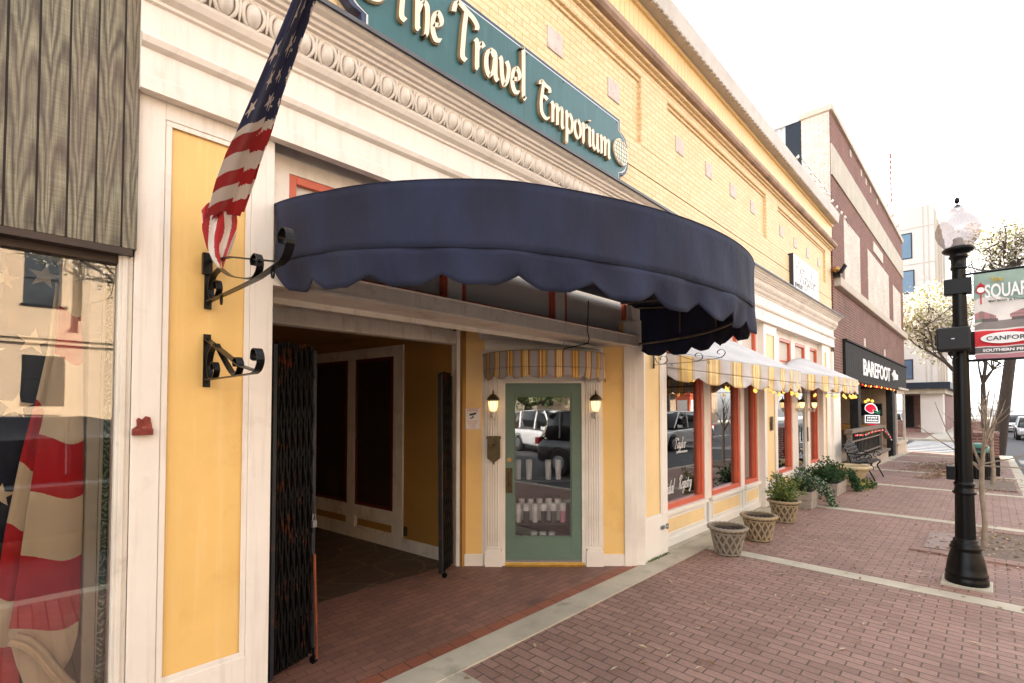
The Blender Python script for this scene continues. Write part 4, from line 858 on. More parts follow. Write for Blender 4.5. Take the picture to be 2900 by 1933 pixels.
mb = MB(); mb.box(0.030, 0.195, -0.022, -0.019, 1.45, 1.678, 0, FS); mb.build('plate', 'paper', nz)
mb = MB(); moulded(mb, FS, 0.034, 0.191, 1.454, 1.674, 0.0022, 0.0006, -0.019)
mb.build('border', 'notice_red', nz)
text('NOTICE', FS, 0.1125, -0.0185, 1.643, 0.031, 'notice_red', nz, align='CENTER', bold=0.0008, ext=0.0006)
mb = MB(); mb.prism([(0.075, 1.615), (0.150, 1.632), (0.153, 1.612), (0.082, 1.594)], -0.019, -0.0175, FS); mb.prism([(0.118, 1.598), (0.130, 1.600), (0.118, 1.572), (0.100, 1.566), (0.085, 1.560), (0.085, 1.572), (0.104, 1.580)], -0.019, -0.0178, FS); mb.build('camera_picture', 'ink', nz)
for i, tx in enumerate(('ALL ACTIVITIES', 'MONITORED', 'BY VIDEO', 'CAMERA')): text(tx, FS, 0.1125, -0.0185, 1.532 - i * 0.021, 0.0165, 'notice_red', nz, align='CENTER', ext=0.0005)

# =================================================================== DOOR FITTINGS
def lantern(name, label, u, group):
    t = thing(name, FS(u, 0, 1.6), label, 'wall lamp', group); c = FS(u, 0.095, 0)
    mb = MB(); mb.lathe([(0.001, 0), (0.03, 0.002), (0.034, 0.03), (0.03, 0.06), (0.001, 0.062)], FS(u, 0.012, 1.575), 12)
    mb.tube([FS(u, 0.015, 1.60), FS(u, 0.04, 1.572), FS(u, 0.075, 1.572), FS(u, 0.095, 1.60)], [0.012, 0.009, 0.009, 0.012], 8)
    mb.lathe([(0.004, 1.548), (0.012, 1.56), (0.008, 1.575), (0.020, 1.592), (0.014, 1.605), (0.030, 1.625), (0.034, 1.640), (0.028, 1.645)], c, 16); mb.build('bracket', 'white_old', t)
    mb = MB(); mb.lathe([(0.030, 1.645), (0.045, 1.69), (0.050, 1.735), (0.050, 1.752)], c, 8, 0, smooth=False); mb.build('glass_shade', 'lantern_glow', t)
    mb = MB()
    for k in range(8):
        a = R(45 * k); mb.tube([(c[0] + r * math.cos(a), c[1] + r * math.sin(a), z) for r, z in ((0.031, 1.645), (0.047, 1.69), (0.052, 1.735), (0.052, 1.755))], 0.0035, 5)
    mb.lathe([(0.052, 1.750), (0.060, 1.753), (0.060, 1.762), (0.052, 1.765)], c, 16); mb.build('cage', 'white_old', t)
    mb = MB(); mb.lathe([(0.066, 1.762), (0.068, 1.770), (0.055, 1.790), (0.034, 1.812), (0.018, 1.822), (0.008, 1.828), (0.012, 1.838), (0.006, 1.848), (0.008, 1.855), (0.001, 1.872)], c, 16, 0, lambda i, j: 0.07 * (j % 2) * (i in (1, 2, 3))); mb.build('cap', 'brass_dark', t)
    return t
la = lantern('wall_lantern', 'glowing wall lantern on the fluted post left of the green door', 0.336, 'lanterns either side of the green door')
lb = lantern('wall_lantern', 'glowing wall lantern on the fluted post right of the green door', 1.41, 'lanterns either side of the green door')
for i, (lx, lab) in enumerate(((11.05, 'lit wall lantern left of the far glazed shop door'), (12.01, 'lit wall lantern right of the far glazed shop door'))):
    c = dup(la, (lx, YW - 0.02, 1.62), lab, R(135) - math.pi * 0.5 + R(0), 'lanterns at the far shop door'); c.rotation_euler = (0, 0, R(45)); c.scale = (1.0,) * 3
mx = thing('mailbox', FS(0.34, 0, 1.23), 'small aged brass mailbox under the left wall lantern', 'mailbox')
mb = MB(); mb.prism([(0.272, 1.15), (0.338, 1.10), (0.408, 1.15), (0.408, 1.365), (0.272, 1.365)], 0.0, 0.052, FS); mb.build('body', 'brass_dark', mx, bevel=0.004)
mb = MB(); mb.box(0.264, 0.416, 0.0, 0.060, 1.352, 1.380, 0, FS); mb.box(0.285, 0.395, 0.052, 0.057, 1.255, 1.262, 0, FS); mb.lathe([(0.012, 0), (0.008, 0.012), (0.001, 0.02)], FS(0.338, 0.03, 1.085), 10)
mb.lathe([(0.010, -0.012), (0.016, 0.0), (0.010, 0.012)], FS(0.338, 0.052, 1.29), 10); mb.build('lid', 'brass_dark', mx, bevel=0.003)
# goods on the shelves just behind the door pane
def FSi(u, w, z): return FS(u, w, z)
sh = thing('display_shelf', FS(0.85, -0.4, 0.2), 'dark shelf of drinking cups seen through the green door', 'shelf')
for z in (0.185, 0.44, 0.90): mb = MB(); mb.box(0.5, 1.25, -0.30, -0.085, z - 0.02, z, 0, FS); mb.build('shelf_board', 'dark_board', sh)
def cup(u, w, z, r, h, m, lid, label, cat='cup', grp=None):
    t = MB(); n = 20
    t.lathe([(r * 0.86, 0), (r * 0.9, 0.004), (r, h * 0.8), (r, h)], FS(u, w, z), n, 0); 
    if lid: t.lathe([(r * 1.02, h * 0.62), (r * 1.03, h * 0.63), (r * 1.03, h), (r * 0.8, h + 0.004)], FS(u, w, z), n, 1)
    else: t.lathe([(r * 1.03, h - 0.008), (r * 1.03, h + 0.002), (r * 0.9, h + 0.003)], FS(u, w, z), n, 1)
    return tag(t.build('cup', [m, 'tumbler_white'], origin=FS(u, w, z)), label, cat, grp)
mid = [(0.60, 'tumbler_white', 'pale patterned'), (0.69, 'tumbler_dark', 'slate grey'), (0.785, 'tumbler_white', 'tall plain white'), (0.88, 'tumbler_dark', 'black'), (0.985, 'tumbler_green', 'olive green'), (1.085, 'tumbler_pink', 'pink')]
for u, m, nm in mid: cup(u, -0.14, 0.44, 0.034, 0.20, m, nm != 'tall plain white', nm + ' tumbler on the middle shelf behind the door glass', 'tumbler', 'tumblers behind the door glass')
for i, u in enumerate((0.64, 0.74, 0.84, 0.94, 1.04)): cup(u, -0.24, 0.44, 0.034, 0.235, 'tumbler_white', False, 'white tumbler in the back row of the middle shelf behind the door glass', 'tumbler', 'back row of white tumblers behind the door glass')
for i, u in enumerate((0.585, 0.675, 0.775, 0.875, 0.975)): cup(u, -0.13, 0.185, 0.036, 0.105, 'tumbler_white', False, 'short white cup in the front row of the bottom shelf behind the door glass', 'cup', 'front row of short white cups behind the door glass')
for i, u in enumerate((0.775, 0.875, 0.975)): cup(u, -0.23, 0.185, 0.036, 0.125, 'tumbler_white', False, 'short white cup in the back row of the bottom shelf behind the door glass', 'cup', 'back row of short white cups behind the door glass')
for i, (u, nm) in enumerate(((0.60, 'leftmost'), (0.72, 'second'), (0.93, 'third'), (1.04, 'rightmost'))): cup(u, -0.16, 0.90, 0.034, 0.21, 'tumbler_white', True, nm + ' white lidded tumbler on the top shelf behind the door glass', 'tumbler', 'tumblers on the top shelf behind the door glass')

# =================================================================== IRON BRACKETS, FLAG, WIRE
def bracket_big(x, zt, zb, reach, label, hang=True, wd=0.032, y0=YF, name='sign_bracket'):
    t = thing(name, (x, y0, zb), label, 'bracket'); Z = zb + 0.03
    mb = MB(); mb.box(x - wd / 2, x + wd / 2, y0 - 0.006, y0 + 0.0, zb, zt); 
    for q in (zb + 0.02, zt - 0.02): mb.lathe([(0.007, 0), (0.001, 0.004)], (x, y0 - 0.01, q), 8)
    mb.build('wall_plate', 'iron', t, bevel=0.001)
    mb = MB(); W = (1, 0, 0)
    def yz(pts): return [(x, y0 - a, b) for a, b in pts]
    return t, mb, W, yz, Z
# lower bracket
t, mb, W, yz, Z = bracket_big(0.655, 2.045, 1.79, 0.7, 'lower black scrolled iron bracket on the left yellow panel')
mb.bar(yz([(0.01, 2.02), (0.50, 1.865), (0.66, 1.838)]), W, 0.028, 0.005); mb.bar(yz([(0.01, 1.825), (0.66, 1.826)]), W, 0.024, 0.004)
mb.bar(yz(spline([(0.66, 1.826), (0.705, 1.84), (0.73, 1.875), (0.705, 1.915), (0.665, 1.915), (0.655, 1.885), (0.68, 1.875)], 4)), W, 0.028, 0.004)
mb.bar(yz(spline([(0.16, 1.985), (0.24, 1.93), (0.40, 1.838), (0.47, 1.835), (0.50, 1.87), (0.47, 1.90), (0.435, 1.89), (0.44, 1.865)], 4)), W, 0.026, 0.004)
mb.bar(yz(spline([(0.16, 1.985), (0.08, 1.955), (0.045, 1.89), (0.08, 1.835), (0.14, 1.83), (0.17, 1.865), (0.145, 1.90), (0.11, 1.89), (0.115, 1.87)], 4)), W, 0.026, 0.004)
mb.build('scrollwork', 'iron', t)
# upper bracket (partly behind the flag)
t, mb, W, yz, Z = bracket_big(0.655, 2.42, 2.165, 0.95, 'upper black scrolled iron bracket behind the hanging flag')
mb.bar(yz([(0.01, 2.40), (0.35, 2.345), (0.90, 2.21)]), W, 0.014, 0.006); mb.bar(yz([(0.02, 2.20), (0.45, 2.192), (0.70, 2.19), (0.92, 2.205)]), W, 0.024, 0.005)
mb.bar(yz(spline([(0.90, 2.20), (0.96, 2.215), (0.995, 2.255), (0.985, 2.30), (0.95, 2.315), (0.915, 2.295), (0.925, 2.27)], 4)), W, 0.030, 0.004)
mb.bar(yz(spline([(0.20, 2.325), (0.36, 2.26), (0.60, 2.205), (0.68, 2.205), (0.71, 2.245), (0.68, 2.285), (0.635, 2.275), (0.64, 2.25)], 4)), W, 0.026, 0.004)
mb.bar(yz(spline([(0.20, 2.325), (0.09, 2.31), (0.05, 2.25), (0.08, 2.205), (0.15, 2.20), (0.19, 2.235), (0.165, 2.275), (0.12, 2.27), (0.125, 2.245)], 4)), W, 0.026, 0.004)
for a in (0.22, 0.84): mb.bar(yz([(a + 0.012 * math.cos(R(q)), 2.175 + 0.018 * math.sin(R(q)) - (0.0 if a < .5 else -0.006)) for q in range(0, 361, 30)]), W, 0.006, 0.004)
mb.build('scrollwork', 'iron', t)
# right bracket beneath the navy awning
t, mb, W, yz, Z = bracket_big(5.03, 2.33, 2.12, 0.8, 'thin black scrolled iron bracket below the right end of the navy awning', y0=YF)
mb.bar(yz([(0.0, 2.325), (0.45, 2.24), (0.76, 2.19)]), W, 0.008, 0.004); mb.bar(yz([(0.01, 2.16), (0.45, 2.165), (0.70, 2.185)]), W, 0.02, 0.004)
mb.bar(yz(spline([(0.70, 2.185), (0.76, 2.20), (0.79, 2.24), (0.76, 2.275), (0.72, 2.265), (0.71, 2.24), (0.735, 2.228)], 4)), W, 0.018, 0.004)
mb.bar(yz(spline([(0.25, 2.26), (0.42, 2.20), (0.50, 2.175), (0.555, 2.20), (0.545, 2.245), (0.50, 2.255), (0.475, 2.23), (0.50, 2.215)], 4)), W, 0.018, 0.004)
mb.bar(yz(spline([(0.02, 2.24), (0.05, 2.18), (0.12, 2.165), (0.165, 2.20), (0.145, 2.245), (0.10, 2.25), (0.08, 2.22), (0.105, 2.21)], 4)), W, 0.018, 0.004)
for a in (0.22, 0.62): mb.bar(yz([(a + 0.010 * math.cos(R(q)), 2.15 + 0.014 * math.sin(R(q))) for q in range(0, 361, 30)]), W, 0.005, 0.003)
mb.build('scrollwork', 'iron', t)
# flag on its staff
fl = thing('flag', (0.655, 2.69, 2.40), 'american flag wrapped round its staff, hanging over the left yellow panel', 'flag')
mb = MB(); mb.tube([(0.665, 2.675, 2.475), (0.665, 2.0, 2.895), (0.665, 1.32, 3.315)], 0.008, 10); mb.build('staff', 'old_wood', fl)
mb = MB(); mb.box(0.625, 0.665, 2.655, 2.685, 2.33, 2.43); mb.tube([(0.66, 2.68, 2.46), (0.665, 2.58, 2.53)], 0.016, 10); mb.build('staff_holder', 'iron', fl)
axis = [(1.40, 3.20), (1.52, 3.11), (1.629, 3.059), (1.80, 2.965), (1.936, 2.892), (2.037, 2.833), (2.09, 2.80), (2.19, 2.76), (2.27, 2.71), (2.33, 2.665), (2.39, 2.62), (2.45, 2.575)]
sN = [0, .13, .25, .36, .46, .545, .585, .67, .755, .835, .91, 1.0]
def ax(s):
    return Vector((0, lerp_tab([(a, b[0]) for a, b in zip(sN, axis)], s), lerp_tab([(a, b[1]) for a, b in zip(sN, axis)], s)))
def star_in(px_, py_, cx_, cy_, r):
    dx, dy = px_ - cx_, py_ - cy_; d = math.hypot(dx, dy)
    if d > r: return False
    a = (math.atan2(dx, dy) % (2 * math.pi / 5)); a = min(a, 2 * math.pi / 5 - a)
    ro, ri = r, r * 0.40; x0, y0 = 0, ro; x1, y1 = ri * math.sin(math.pi / 5), ri * math.cos(math.pi / 5)
    x, y = d * math.sin(a), d * math.cos(a); return (x1 - x0) * (y - y0) - (y1 - y0) * (x - x0) <= 0
W0 = lambda s: lerp_tab([(0, .050), (.25, .085), (.46, .125), (.62, .165), (.80, .185), (1, .18)], s)
LAT = Vector((0.80, -0.22, 0.30))
def flagp(u, s, ph=0.0, k=1.0, off=Vector((0, 0, 0))):
    a = ax(s); w_ = W0(s) * k; q = (u - 0.5)
    fold = 0.022 * math.sin(u * 5.6 + s * 1.2 + ph) + 0.004 * math.sin(u * 15 + ph - s * 4)
    hang = 0.055 * (u - 0.5) ** 2
    return Vector((0.652, a.y, a.z)) + LAT * (q * w_) + Vector((0, -0.75, -0.25)) * (fold + 0.028) + Vector((0, 0, -hang)) + off
def fcol(u, s):
    s2 = s + 0.045 * (u - 0.5) + 0.006 * math.sin(u * 9)
    if s2 < 0.555:
        sx, sy = s2 * 13.0, u * 3.6
        i, j = math.floor(sx), math.floor(sy)
        cx_, cy_ = i + 0.5, j + 0.5 + (0.0 if i % 2 else 0.0)
        if (i + j) % 2 == 0 and star_in((sy - cy_) * 1.0, (sx - cx_) * 1.0, 0, 0, 0.42): return 1
        if (i + j) % 2 == 1 and star_in((sy - cy_) * 1.0, (sx - cx_) * 1.0, 0, 0, 0.30) and u > .6: return 1
        return 2
    for lim, c in ((0.585, 1), (0.67, 0), (0.755, 1), (0.835, 0), (0.915, 1)):
        if s2 < lim: return c
    return 0
mb = MB(); mb.grid(lambda u, s: flagp(u, s), 110, 620, fcol)
mb.build('cloth', ['flag_red', 'flag_white', 'flag_blue'], fl, solid=0.0016)
mb = MB()   # an inner wrap, seen dark between the folds
mb.grid(lambda u, s: flagp(u, s, 1.7, 0.72, Vector((0.012, 0.03, -0.004))), 30, 150, fcol)
mb.build('cloth', ['flag_red', 'flag_white', 'flag_blue'], fl, solid=0.0016)
def tail(u, s):                                                # loose end that has slipped down
    c = Vector((0.640 + 0.012 * s, 2.475 - 0.02 * s, 2.60 - 0.265 * s)); w_ = lerp_tab([(0, .145), (.35, .150), (.6, .125), (.85, .075), (1, .02)], s)
    return c + Vector((0.85, -0.3, 0.12)) * ((u - 0.5) * w_) + Vector((-0.2, -0.8, 0)) * (0.022 * math.sin(u * 12 + s * 6) * (1 - 0.3 * s)) + Vector((0, 0, -0.02 * math.sin(u * 9 + 2)))
mb = MB(); mb.grid(tail, 50, 60, lambda u, s: 0 if math.sin((u * 5.2 + s * 1.4 - 0.4 * math.sin(s * 5)) * math.pi * 0.9) > 0.05 else 1)
mb.build('loose_end', ['flag_red', 'flag_white', 'flag_blue'], fl, solid=0.0016)
# red fitting screwed to the post
ro = MB(); ro.prism([(0.372, 1.572), (0.444, 1.572), (0.446, 1.602), (0.438, 1.650), (0.420, 1.656), (0.408, 1.640), (0.395, 1.650), (0.388, 1.640), (0.390, 1.612), (0.374, 1.600)], 0.0, 0.010, FA); ro.box(0.372, 0.446, YF - 0.032, YF, 1.572, 1.600)
tag(ro.build('bell_bracket', 'old_iron_red', bevel=0.003, origin=(0.41, YF, 1.6)), 'small worn red metal bracket screwed to the left white post', 'bracket')
# hanging cable under the navy awning
mb = MB(); mb.tube([(3.66, 2.60, 2.66), (3.68, 2.62, 2.52), (3.72, 2.655, 2.40), (3.77, 2.67, 2.33), (3.86, 2.75, 2.30), FS(1.07, 0.20, 2.29), FS(1.07, 0.05, 2.25)], 0.005, 6)
tag(mb.build('cable', 'cable'), 'thin black cable hanging from the beam down to the door awning', 'cable')

# =================================================================== FOLDING GATES
def gate(name, label, A, B, H, n, lean=(0, 0), wheel=True, near_post=True):
    A, B = Vector(A + (0,)), Vector(B + (0,)); D = (B - A); Ln = D.length; D = D / Ln; N = Vector((D.y, -D.x, 0))
    F = lambda u, w, z: tuple(A + D * (u + lean[0] * (z / H)) + N * w + Vector((0, 0, z)))
    t = thing(name, tuple((A + B) / 2), label, 'gate')
    mb = MB(); mb.box(0, 0.028, -0.02, 0.02, 0.05, H - 0.02, 0, F); mb.build('post', 'gate_post', t, bevel=0.002)
    mb = MB(); mb.box(Ln - 0.028, Ln, -0.02, 0.02, 0.07, H - 0.03, 0, F); 
    for z in (0.25, 0.9, 1.55): mb.box(Ln - 0.022, Ln - 0.006, 0.02, 0.024, z, z + 0.18, 0, F)
    mb.build('post', 'gate_post', t, bevel=0.002)
    mb = MB(); mb2 = MB(); rnd = random.Random(name)
    for i in range(n):
        u = 0.035 + (Ln - 0.07) * (i + 0.5) / n; dz = rnd.uniform(-0.02, 0.01); jit = rnd.uniform(-0.004, 0.004)
        mb.box(u - 0.006 + jit, u + 0.008 + jit, -0.010, 0.010, 0.06, H + dz, 0, F)
    sp = (Ln - 0.07) / n; seg = 8; hs = H / seg
    for i in range(n):                                        # collapsed scissor lattice on both faces
        u = 0.035 + sp * (i + 0.5)
        for k in range(seg):
            for sd_, w in ((1, 0.018), (-1, 0.026)):
                a, b = u - sd_ * sp * 0.8, u + sd_ * sp * 0.8
                if min(a, b) < 0.02 or max(a, b) > Ln - 0.02: continue
                mb2.bar([F(a, w * (1 if (i % 2) else -1), 0.10 + k * hs * 0.97), F(b, w * (1 if (i % 2) else -1), 0.06 + (k + 1) * hs * 0.97)], tuple(D), 0.011, 0.003)
    mb.build('channel_bars', 'gate_iron', t); mb2.build('lattice', 'gate_iron', t)
    mb = MB(); c = F(Ln - 0.02 if not wheel == 'near' else 0.02, 0.035, 0)
    mb.tube([(c[0] - 0.008 * D.x, c[1] - 0.008 * D.y, 0.035), (c[0] + 0.012 * D.x, c[1] + 0.012 * D.y, 0.035)], 0.026, 14); mb.tube([(c[0], c[1], 0.03), (c[0], c[1], 0.11)], 0.008, 8); mb.build('wheel', 'iron', t)
    return t, F, Ln
gt, GF, Ln = gate('folding_gate', 'tall folded black scissor gate standing beside the left pilaster', (1.110, 3.135), (1.430, 3.255), 2.10, 12)
mb = MB(); mb.tube([GF(Ln - 0.015, 0.03, 0.72), GF(Ln - 0.015, 0.045, 0.36)], 0.010, 8); mb.tube([GF(Ln - 0.012, 0.045, 0.40), GF(Ln - 0.01, 0.055, 0.04)], 0.008, 8); mb.build('drop_bolt', 'rust', gt)
mb = MB(); mb.box(Ln - 0.045, Ln - 0.012, 0.025, 0.045, 0.90, 0.945, 0, GF); mb.tube([GF(Ln - 0.04, 0.035, 0.94), GF(Ln - 0.035, 0.035, 0.985), GF(Ln - 0.018, 0.035, 0.985), GF(Ln - 0.016, 0.035, 0.94)], 0.004, 6); tag(mb.build('padlock', 'steel', origin=GF(Ln - 0.03, 0.03, 0.9), bevel=0.002), 'small steel padlock hanging on the left folding gate', 'padlock')
gate('folding_gate', 'narrow folded black scissor gate standing at the right side of the passage', (2.985, 3.895), (3.235, 4.03), 2.04, 9, lean=(-0.045, 0), wheel='near')

# =================================================================== LEFT SHOP WINDOW DISPLAY
WF = lambda x, d, z: (x, 3.1 + d, z)
def drape(name, label, L, Rr, bands, seed, d0, sway=0.03, star=None):
    zt = L[0][1]; zbm = min(L[-1][1], Rr[-1][1])
    Lt = sorted([(z, x) for x, z in L]); Rt = sorted([(z, x) for x, z in Rr])
    rnd = random.Random(seed); p1, p2 = rnd.uniform(0, 6), rnd.uniform(0, 6)
    def fn(u, v):
        z = zt + (zbm - zt) * v; a, b = lerp_tab(Lt, z), lerp_tab(Rt, z); x = a + (b - a) * u; wd = b - a
        z2 = z - 0.03 * math.sin(u * 3.1)
        d = sway * (math.sin(u * 5.0 + p1 + 0.4 * z) + 0.25 * math.sin(u * 11 + p2 - z)) + 0.02 * math.sin(z * 3)
        return WF(x, d0 + d, z2)
    def mf(u, v):
        z = zt + (zbm - zt) * v; zz = z + 0.025 * (u - 0.5) - 0.012 * math.sin(u * 5.5)
        for lim, c in bands:
            if zz > lim: return c
        return bands[-1][1]
    mb = MB(); mb.grid(fn, 60, 800, mf)
    return mb
fd = thing('draped_flag', (0.15, 3.1, 0.5), 'large draped american flag hanging inside the left shop window', 'flag')
mb = drape('a', '', [(0.15, 2.47), (0.150, 2.175), (0.135, 1.866), (0.101, 1.615), (0.092, 1.566), (0.077, 1.39), (0.059, 1.216), (0.043, 1.008), (0.026, 0.802), (0.012, 0.69), (0.04, 0.55), (0.08, 0.40)],
           [(0.222, 2.476), (0.237, 1.975), (0.246, 1.559), (0.252, 1.145), (0.252, 0.94), (0.251, 0.736), (0.246, 0.615), (0.225, 0.52), (0.175, 0.42), (0.17, 0.40)],
           [(2.16, 1), (1.93, 0), (1.56, 1), (1.305, 0), (1.02, 1), (0.70, 0), (0.2, 1)], 3, 0.0, 0.012)
mb.build('fold', ['old_red', 'old_cream', 'old_blue'], fd, solid=0.002)
mb = drape('b', '', [(0.14, 2.3), (0.116, 1.965), (0.084, 1.744), (0.052, 1.567), (0.034, 1.452), (-0.005, 1.151), (-0.018, 1.002), (-0.06, 0.85), (-0.10, 0.4)],
           [(0.165, 2.3), (0.160, 1.968), (0.127, 1.744), (0.105, 1.565), (0.095, 1.447), (0.072, 1.118), (0.05, 0.819), (0.035, 0.659), (0.06, 0.4)],
           [(1.72, 1), (1.44, 0), (1.17, 1), (0.86, 0), (0.66, 1), (0.2, 0)], 5, 0.05, 0.006)
mb.build('fold', ['old_red', 'old_cream', 'old_blue'], fd, solid=0.002)
mb = MB(); mb.grid(lambda u, v: WF(-0.55 + 0.70 * u, 0.11 + 0.02 * math.sin(u * 14), 2.40 - 2.0 * v), 40, 60); mb.build('canton', 'old_blue', fd, solid=0.002)
mb = MB()
for sx, sz, rr in ((0.068, 2.00, 0.062), (0.018, 1.70, 0.060), (0.10, 2.31, 0.06), (-0.03, 2.28, 0.05), (-0.025, 1.30, 0.055), (-0.07, 1.95, 0.05)):
    pts = [(sx + (rr if k % 2 == 0 else rr * 0.4) * math.sin(R(36 * k + 8)), sz + (rr if k % 2 == 0 else rr * 0.4) * math.cos(R(36 * k + 8))) for k in range(10)]
    mb.prism(pts, 0.072, 0.076, WF)
mb.build('star_patches', 'old_cream', fd)
mb = MB()   # cream cloth knot at the bottom
mb.grid(lambda u, v: WF(0.01 + 0.20 * v + 0.03 * u, -0.03 + 0.02 * math.sin(u * 6), 0.66 - 0.26 * v + 0.05 * u + 0.03 * math.sin(v * 5)), 10, 30); mb.build('tie', 'old_cream', fd, solid=0.004)
mb = MB(); mb.grid(lambda u, v: (0.300 + 0.075 * u, 3.02 + 0.03 * math.sin(u * 9 + v * 3), 2.45 - 2.2 * v), 16, 40)
tag(mb.build('curtain', 'paisley', origin=(0.33, 3.0, 2.4), solid=0.003), 'green paisley curtain strip at the right edge of the left shop window', 'curtain')
mb = MB(); mb.box(0.255, 0.300, 3.05, 3.10, 0.3, 2.45); mb.box(0.300, 0.312, 3.02, 3.07, 0.3, 2.45); tag(mb.build('window_board', 'blind', origin=(0.27, 3.05, 0.3), bevel=0.003), 'upright cream board between the draped flag and the paisley curtain', 'board')

# =================================================================== POTS AND PLANTS
def basket_pot(name, label, c, r, h, m, group, shrub=False):
    t = thing(name, c, label, 'flower pot', group); rb = r * 0.62
    mb = MB(); mb.lathe([(rb * 0.9, 0), (rb, 0.004), (rb * 1.01, 0.02), (rb * 0.98, 0.03), (r * 0.86, h * 0.80), (r * 0.90, h * 0.84), (r * 0.92, h * 0.90), (r * 0.90, h), (r * 0.80, h), (r * 0.78, h * 0.85)], c, 40); mb.build('body', 'pot_dark', t)
    mb = MB(); n = 13
    for k in range(n):
        for sg_ in (-1, 1):
            a0 = 2 * math.pi * k / n + c[0] * 3; pth = []
            for i in range(9):
                q = i / 8; z = 0.03 + q * (h * 0.77); rr = rb + (r * 0.86 - rb) * q + 0.004; a = a0 + sg_ * q * 0.75; pth.append((c[0] + rr * math.cos(a), c[1] + rr * math.sin(a), c[2] + z))
            mb.tube(pth, 0.013, 5)
    for z, rr in ((0.018, rb * 1.02), (h * 0.82, r * 0.87)): mb.tube([(c[0] + rr * math.cos(R(q)), c[1] + rr * math.sin(R(q)), c[2] + z) for q in range(0, 361, 12)], 0.010, 6)
    mb.build('woven_lattice', m, t)
    mb = MB(); vs = []; nn = 96
    for k in range(nn):
        a = 2 * math.pi * k / nn
        for j in range(8):
            b = 2 * math.pi * j / 8; q = 0.022 * (1 + 0.22 * math.sin(k * math.pi * 0.5 + b)); rr = r * 0.97 + q * math.cos(b); vs.append((c[0] + rr * math.cos(a), c[1] + rr * math.sin(a), c[2] + h - 0.01 + q * math.sin(b) * 0.9))
    mb.add(vs, [(k * 8 + j, k * 8 + (j + 1) % 8, ((k + 1) % nn) * 8 + (j + 1) % 8, ((k + 1) % nn) * 8 + j) for k in range(nn) for j in range(8)], 0, True)
    mb.build('rope_rim', m, t)
    mb = MB(); mb.grid(lambda u, v: (c[0] + r * 0.84 * v * math.cos(2 * math.pi * u), c[1] + r * 0.84 * v * math.sin(2 * math.pi * u), c[2] + h * 0.90 + 0.012 * math.sin(u * 31 + v * 9) * v + 0.01 * (1 - v)), 36, 5); mb.build('soil', 'soil', t)
    return t
def leaves(mb, pts, n, size, spread, rnd, m=(0,), up=0.3):
    for _ in range(n):
        b = Vector(rnd.choice(pts)) if not callable(pts) else Vector(pts(rnd)); p = b + Vector((rnd.gauss(0, spread), rnd.gauss(0, spread), rnd.gauss(0, spread)))
        d = Vector((rnd.uniform(-1, 1), rnd.uniform(-1, 1), rnd.uniform(-0.5, 1) + up)).normalized(); s_ = Vector((rnd.uniform(-1, 1), rnd.uniform(-1, 1), rnd.uniform(-1, 1))).cross(d).normalized()
        L = size * rnd.uniform(0.6, 1.3); w_ = L * 0.32; nn = d.cross(s_)
        vs = [p, p + d * L * 0.45 + s_ * w_ + nn * 0.08 * L, p + d * L, p + d * L * 0.45 - s_ * w_ + nn * 0.08 * L]; mb.add(vs, [(0, 1, 2, 3)], rnd.choice(m))
basket_pot('basket_pot', 'grey stone pot with woven lattice, bare soil, nearest the entrance corner', (5.80, 2.19, 0), 0.205, 0.315, 'pot_grey', 'basket weave stone pots')
basket_pot('basket_pot', 'buff stone pot with woven lattice, bare soil, second from the entrance', (6.68, 2.13, 0), 0.205, 0.315, 'pot', 'basket weave stone pots')
basket_pot('basket_pot', 'buff stone pot with woven lattice holding a bright green shrub', (7.99, 2.20, 0), 0.21, 0.315, 'pot', 'basket weave stone pots')
rnd = random.Random(11)
t = thing('shrub', (7.99, 2.20, 0.29), 'bright green small leaved shrub growing in the third basket pot', 'shrub')
mb = MB(); tips = []
for k in range(34):
    a = rnd.uniform(0, 6.28); sp_ = rnd.uniform(0.03, 0.30); hh = rnd.uniform(0.16, 0.42) * (1 - 0.5 * sp_); p = [(7.99, 2.20, 0.28)]
    for i in range(1, 6): q = i / 5; p.append((7.99 + math.cos(a) * sp_ * q + rnd.uniform(-.01, .01), 2.20 + math.sin(a) * sp_ * q, 0.28 + hh * q)); tips.append(p[-1]) if i > 1 else None
    mb.tube(p, [0.005 - 0.0007 * i for i in range(6)], 4)
mb.build('stems', 'bark', t); mb = MB(); leaves(mb, tips, 2300, 0.036, 0.026, rnd, (0, 0, 0, 1)); mb.build('leaves', ['shrub', 'young_leaf'], t)
def planter(c, sx, sy, h, label, ang=0, tilt=0):
    t = thing('planter_box', c, label, 'planter box', 'weathered wooden planter boxes')
    for k in range(2):
        mb = MB(); z0, z1 = c[2] + k * h / 2 + 0.003, c[2] + (k + 1) * h / 2 - 0.003; e = 0.012 * k
        for q in ((-sx - e, sx + e, -sy - e, -sy + 0.02 - e), (-sx - e, sx + e, sy - 0.02 + e, sy + e), (-sx - e, -sx + 0.02 - e, -sy + 0.02 - e, sy - 0.02 + e), (sx - 0.02 + e, sx + e, -sy + 0.02 - e, sy - 0.02 + e)): mb.box(c[0] + q[0], c[0] + q[1], c[1] + q[2], c[1] + q[3], z0, z1)
        mb.build('board_course', 'box_grey', t, bevel=0.003)
    mb = MB(); mb.box(c[0] - sx + 0.02, c[0] + sx - 0.02, c[1] - sy + 0.02, c[1] + sy - 0.02, c[2], c[2] + h * 0.85); mb.build('soil', 'soil', t)
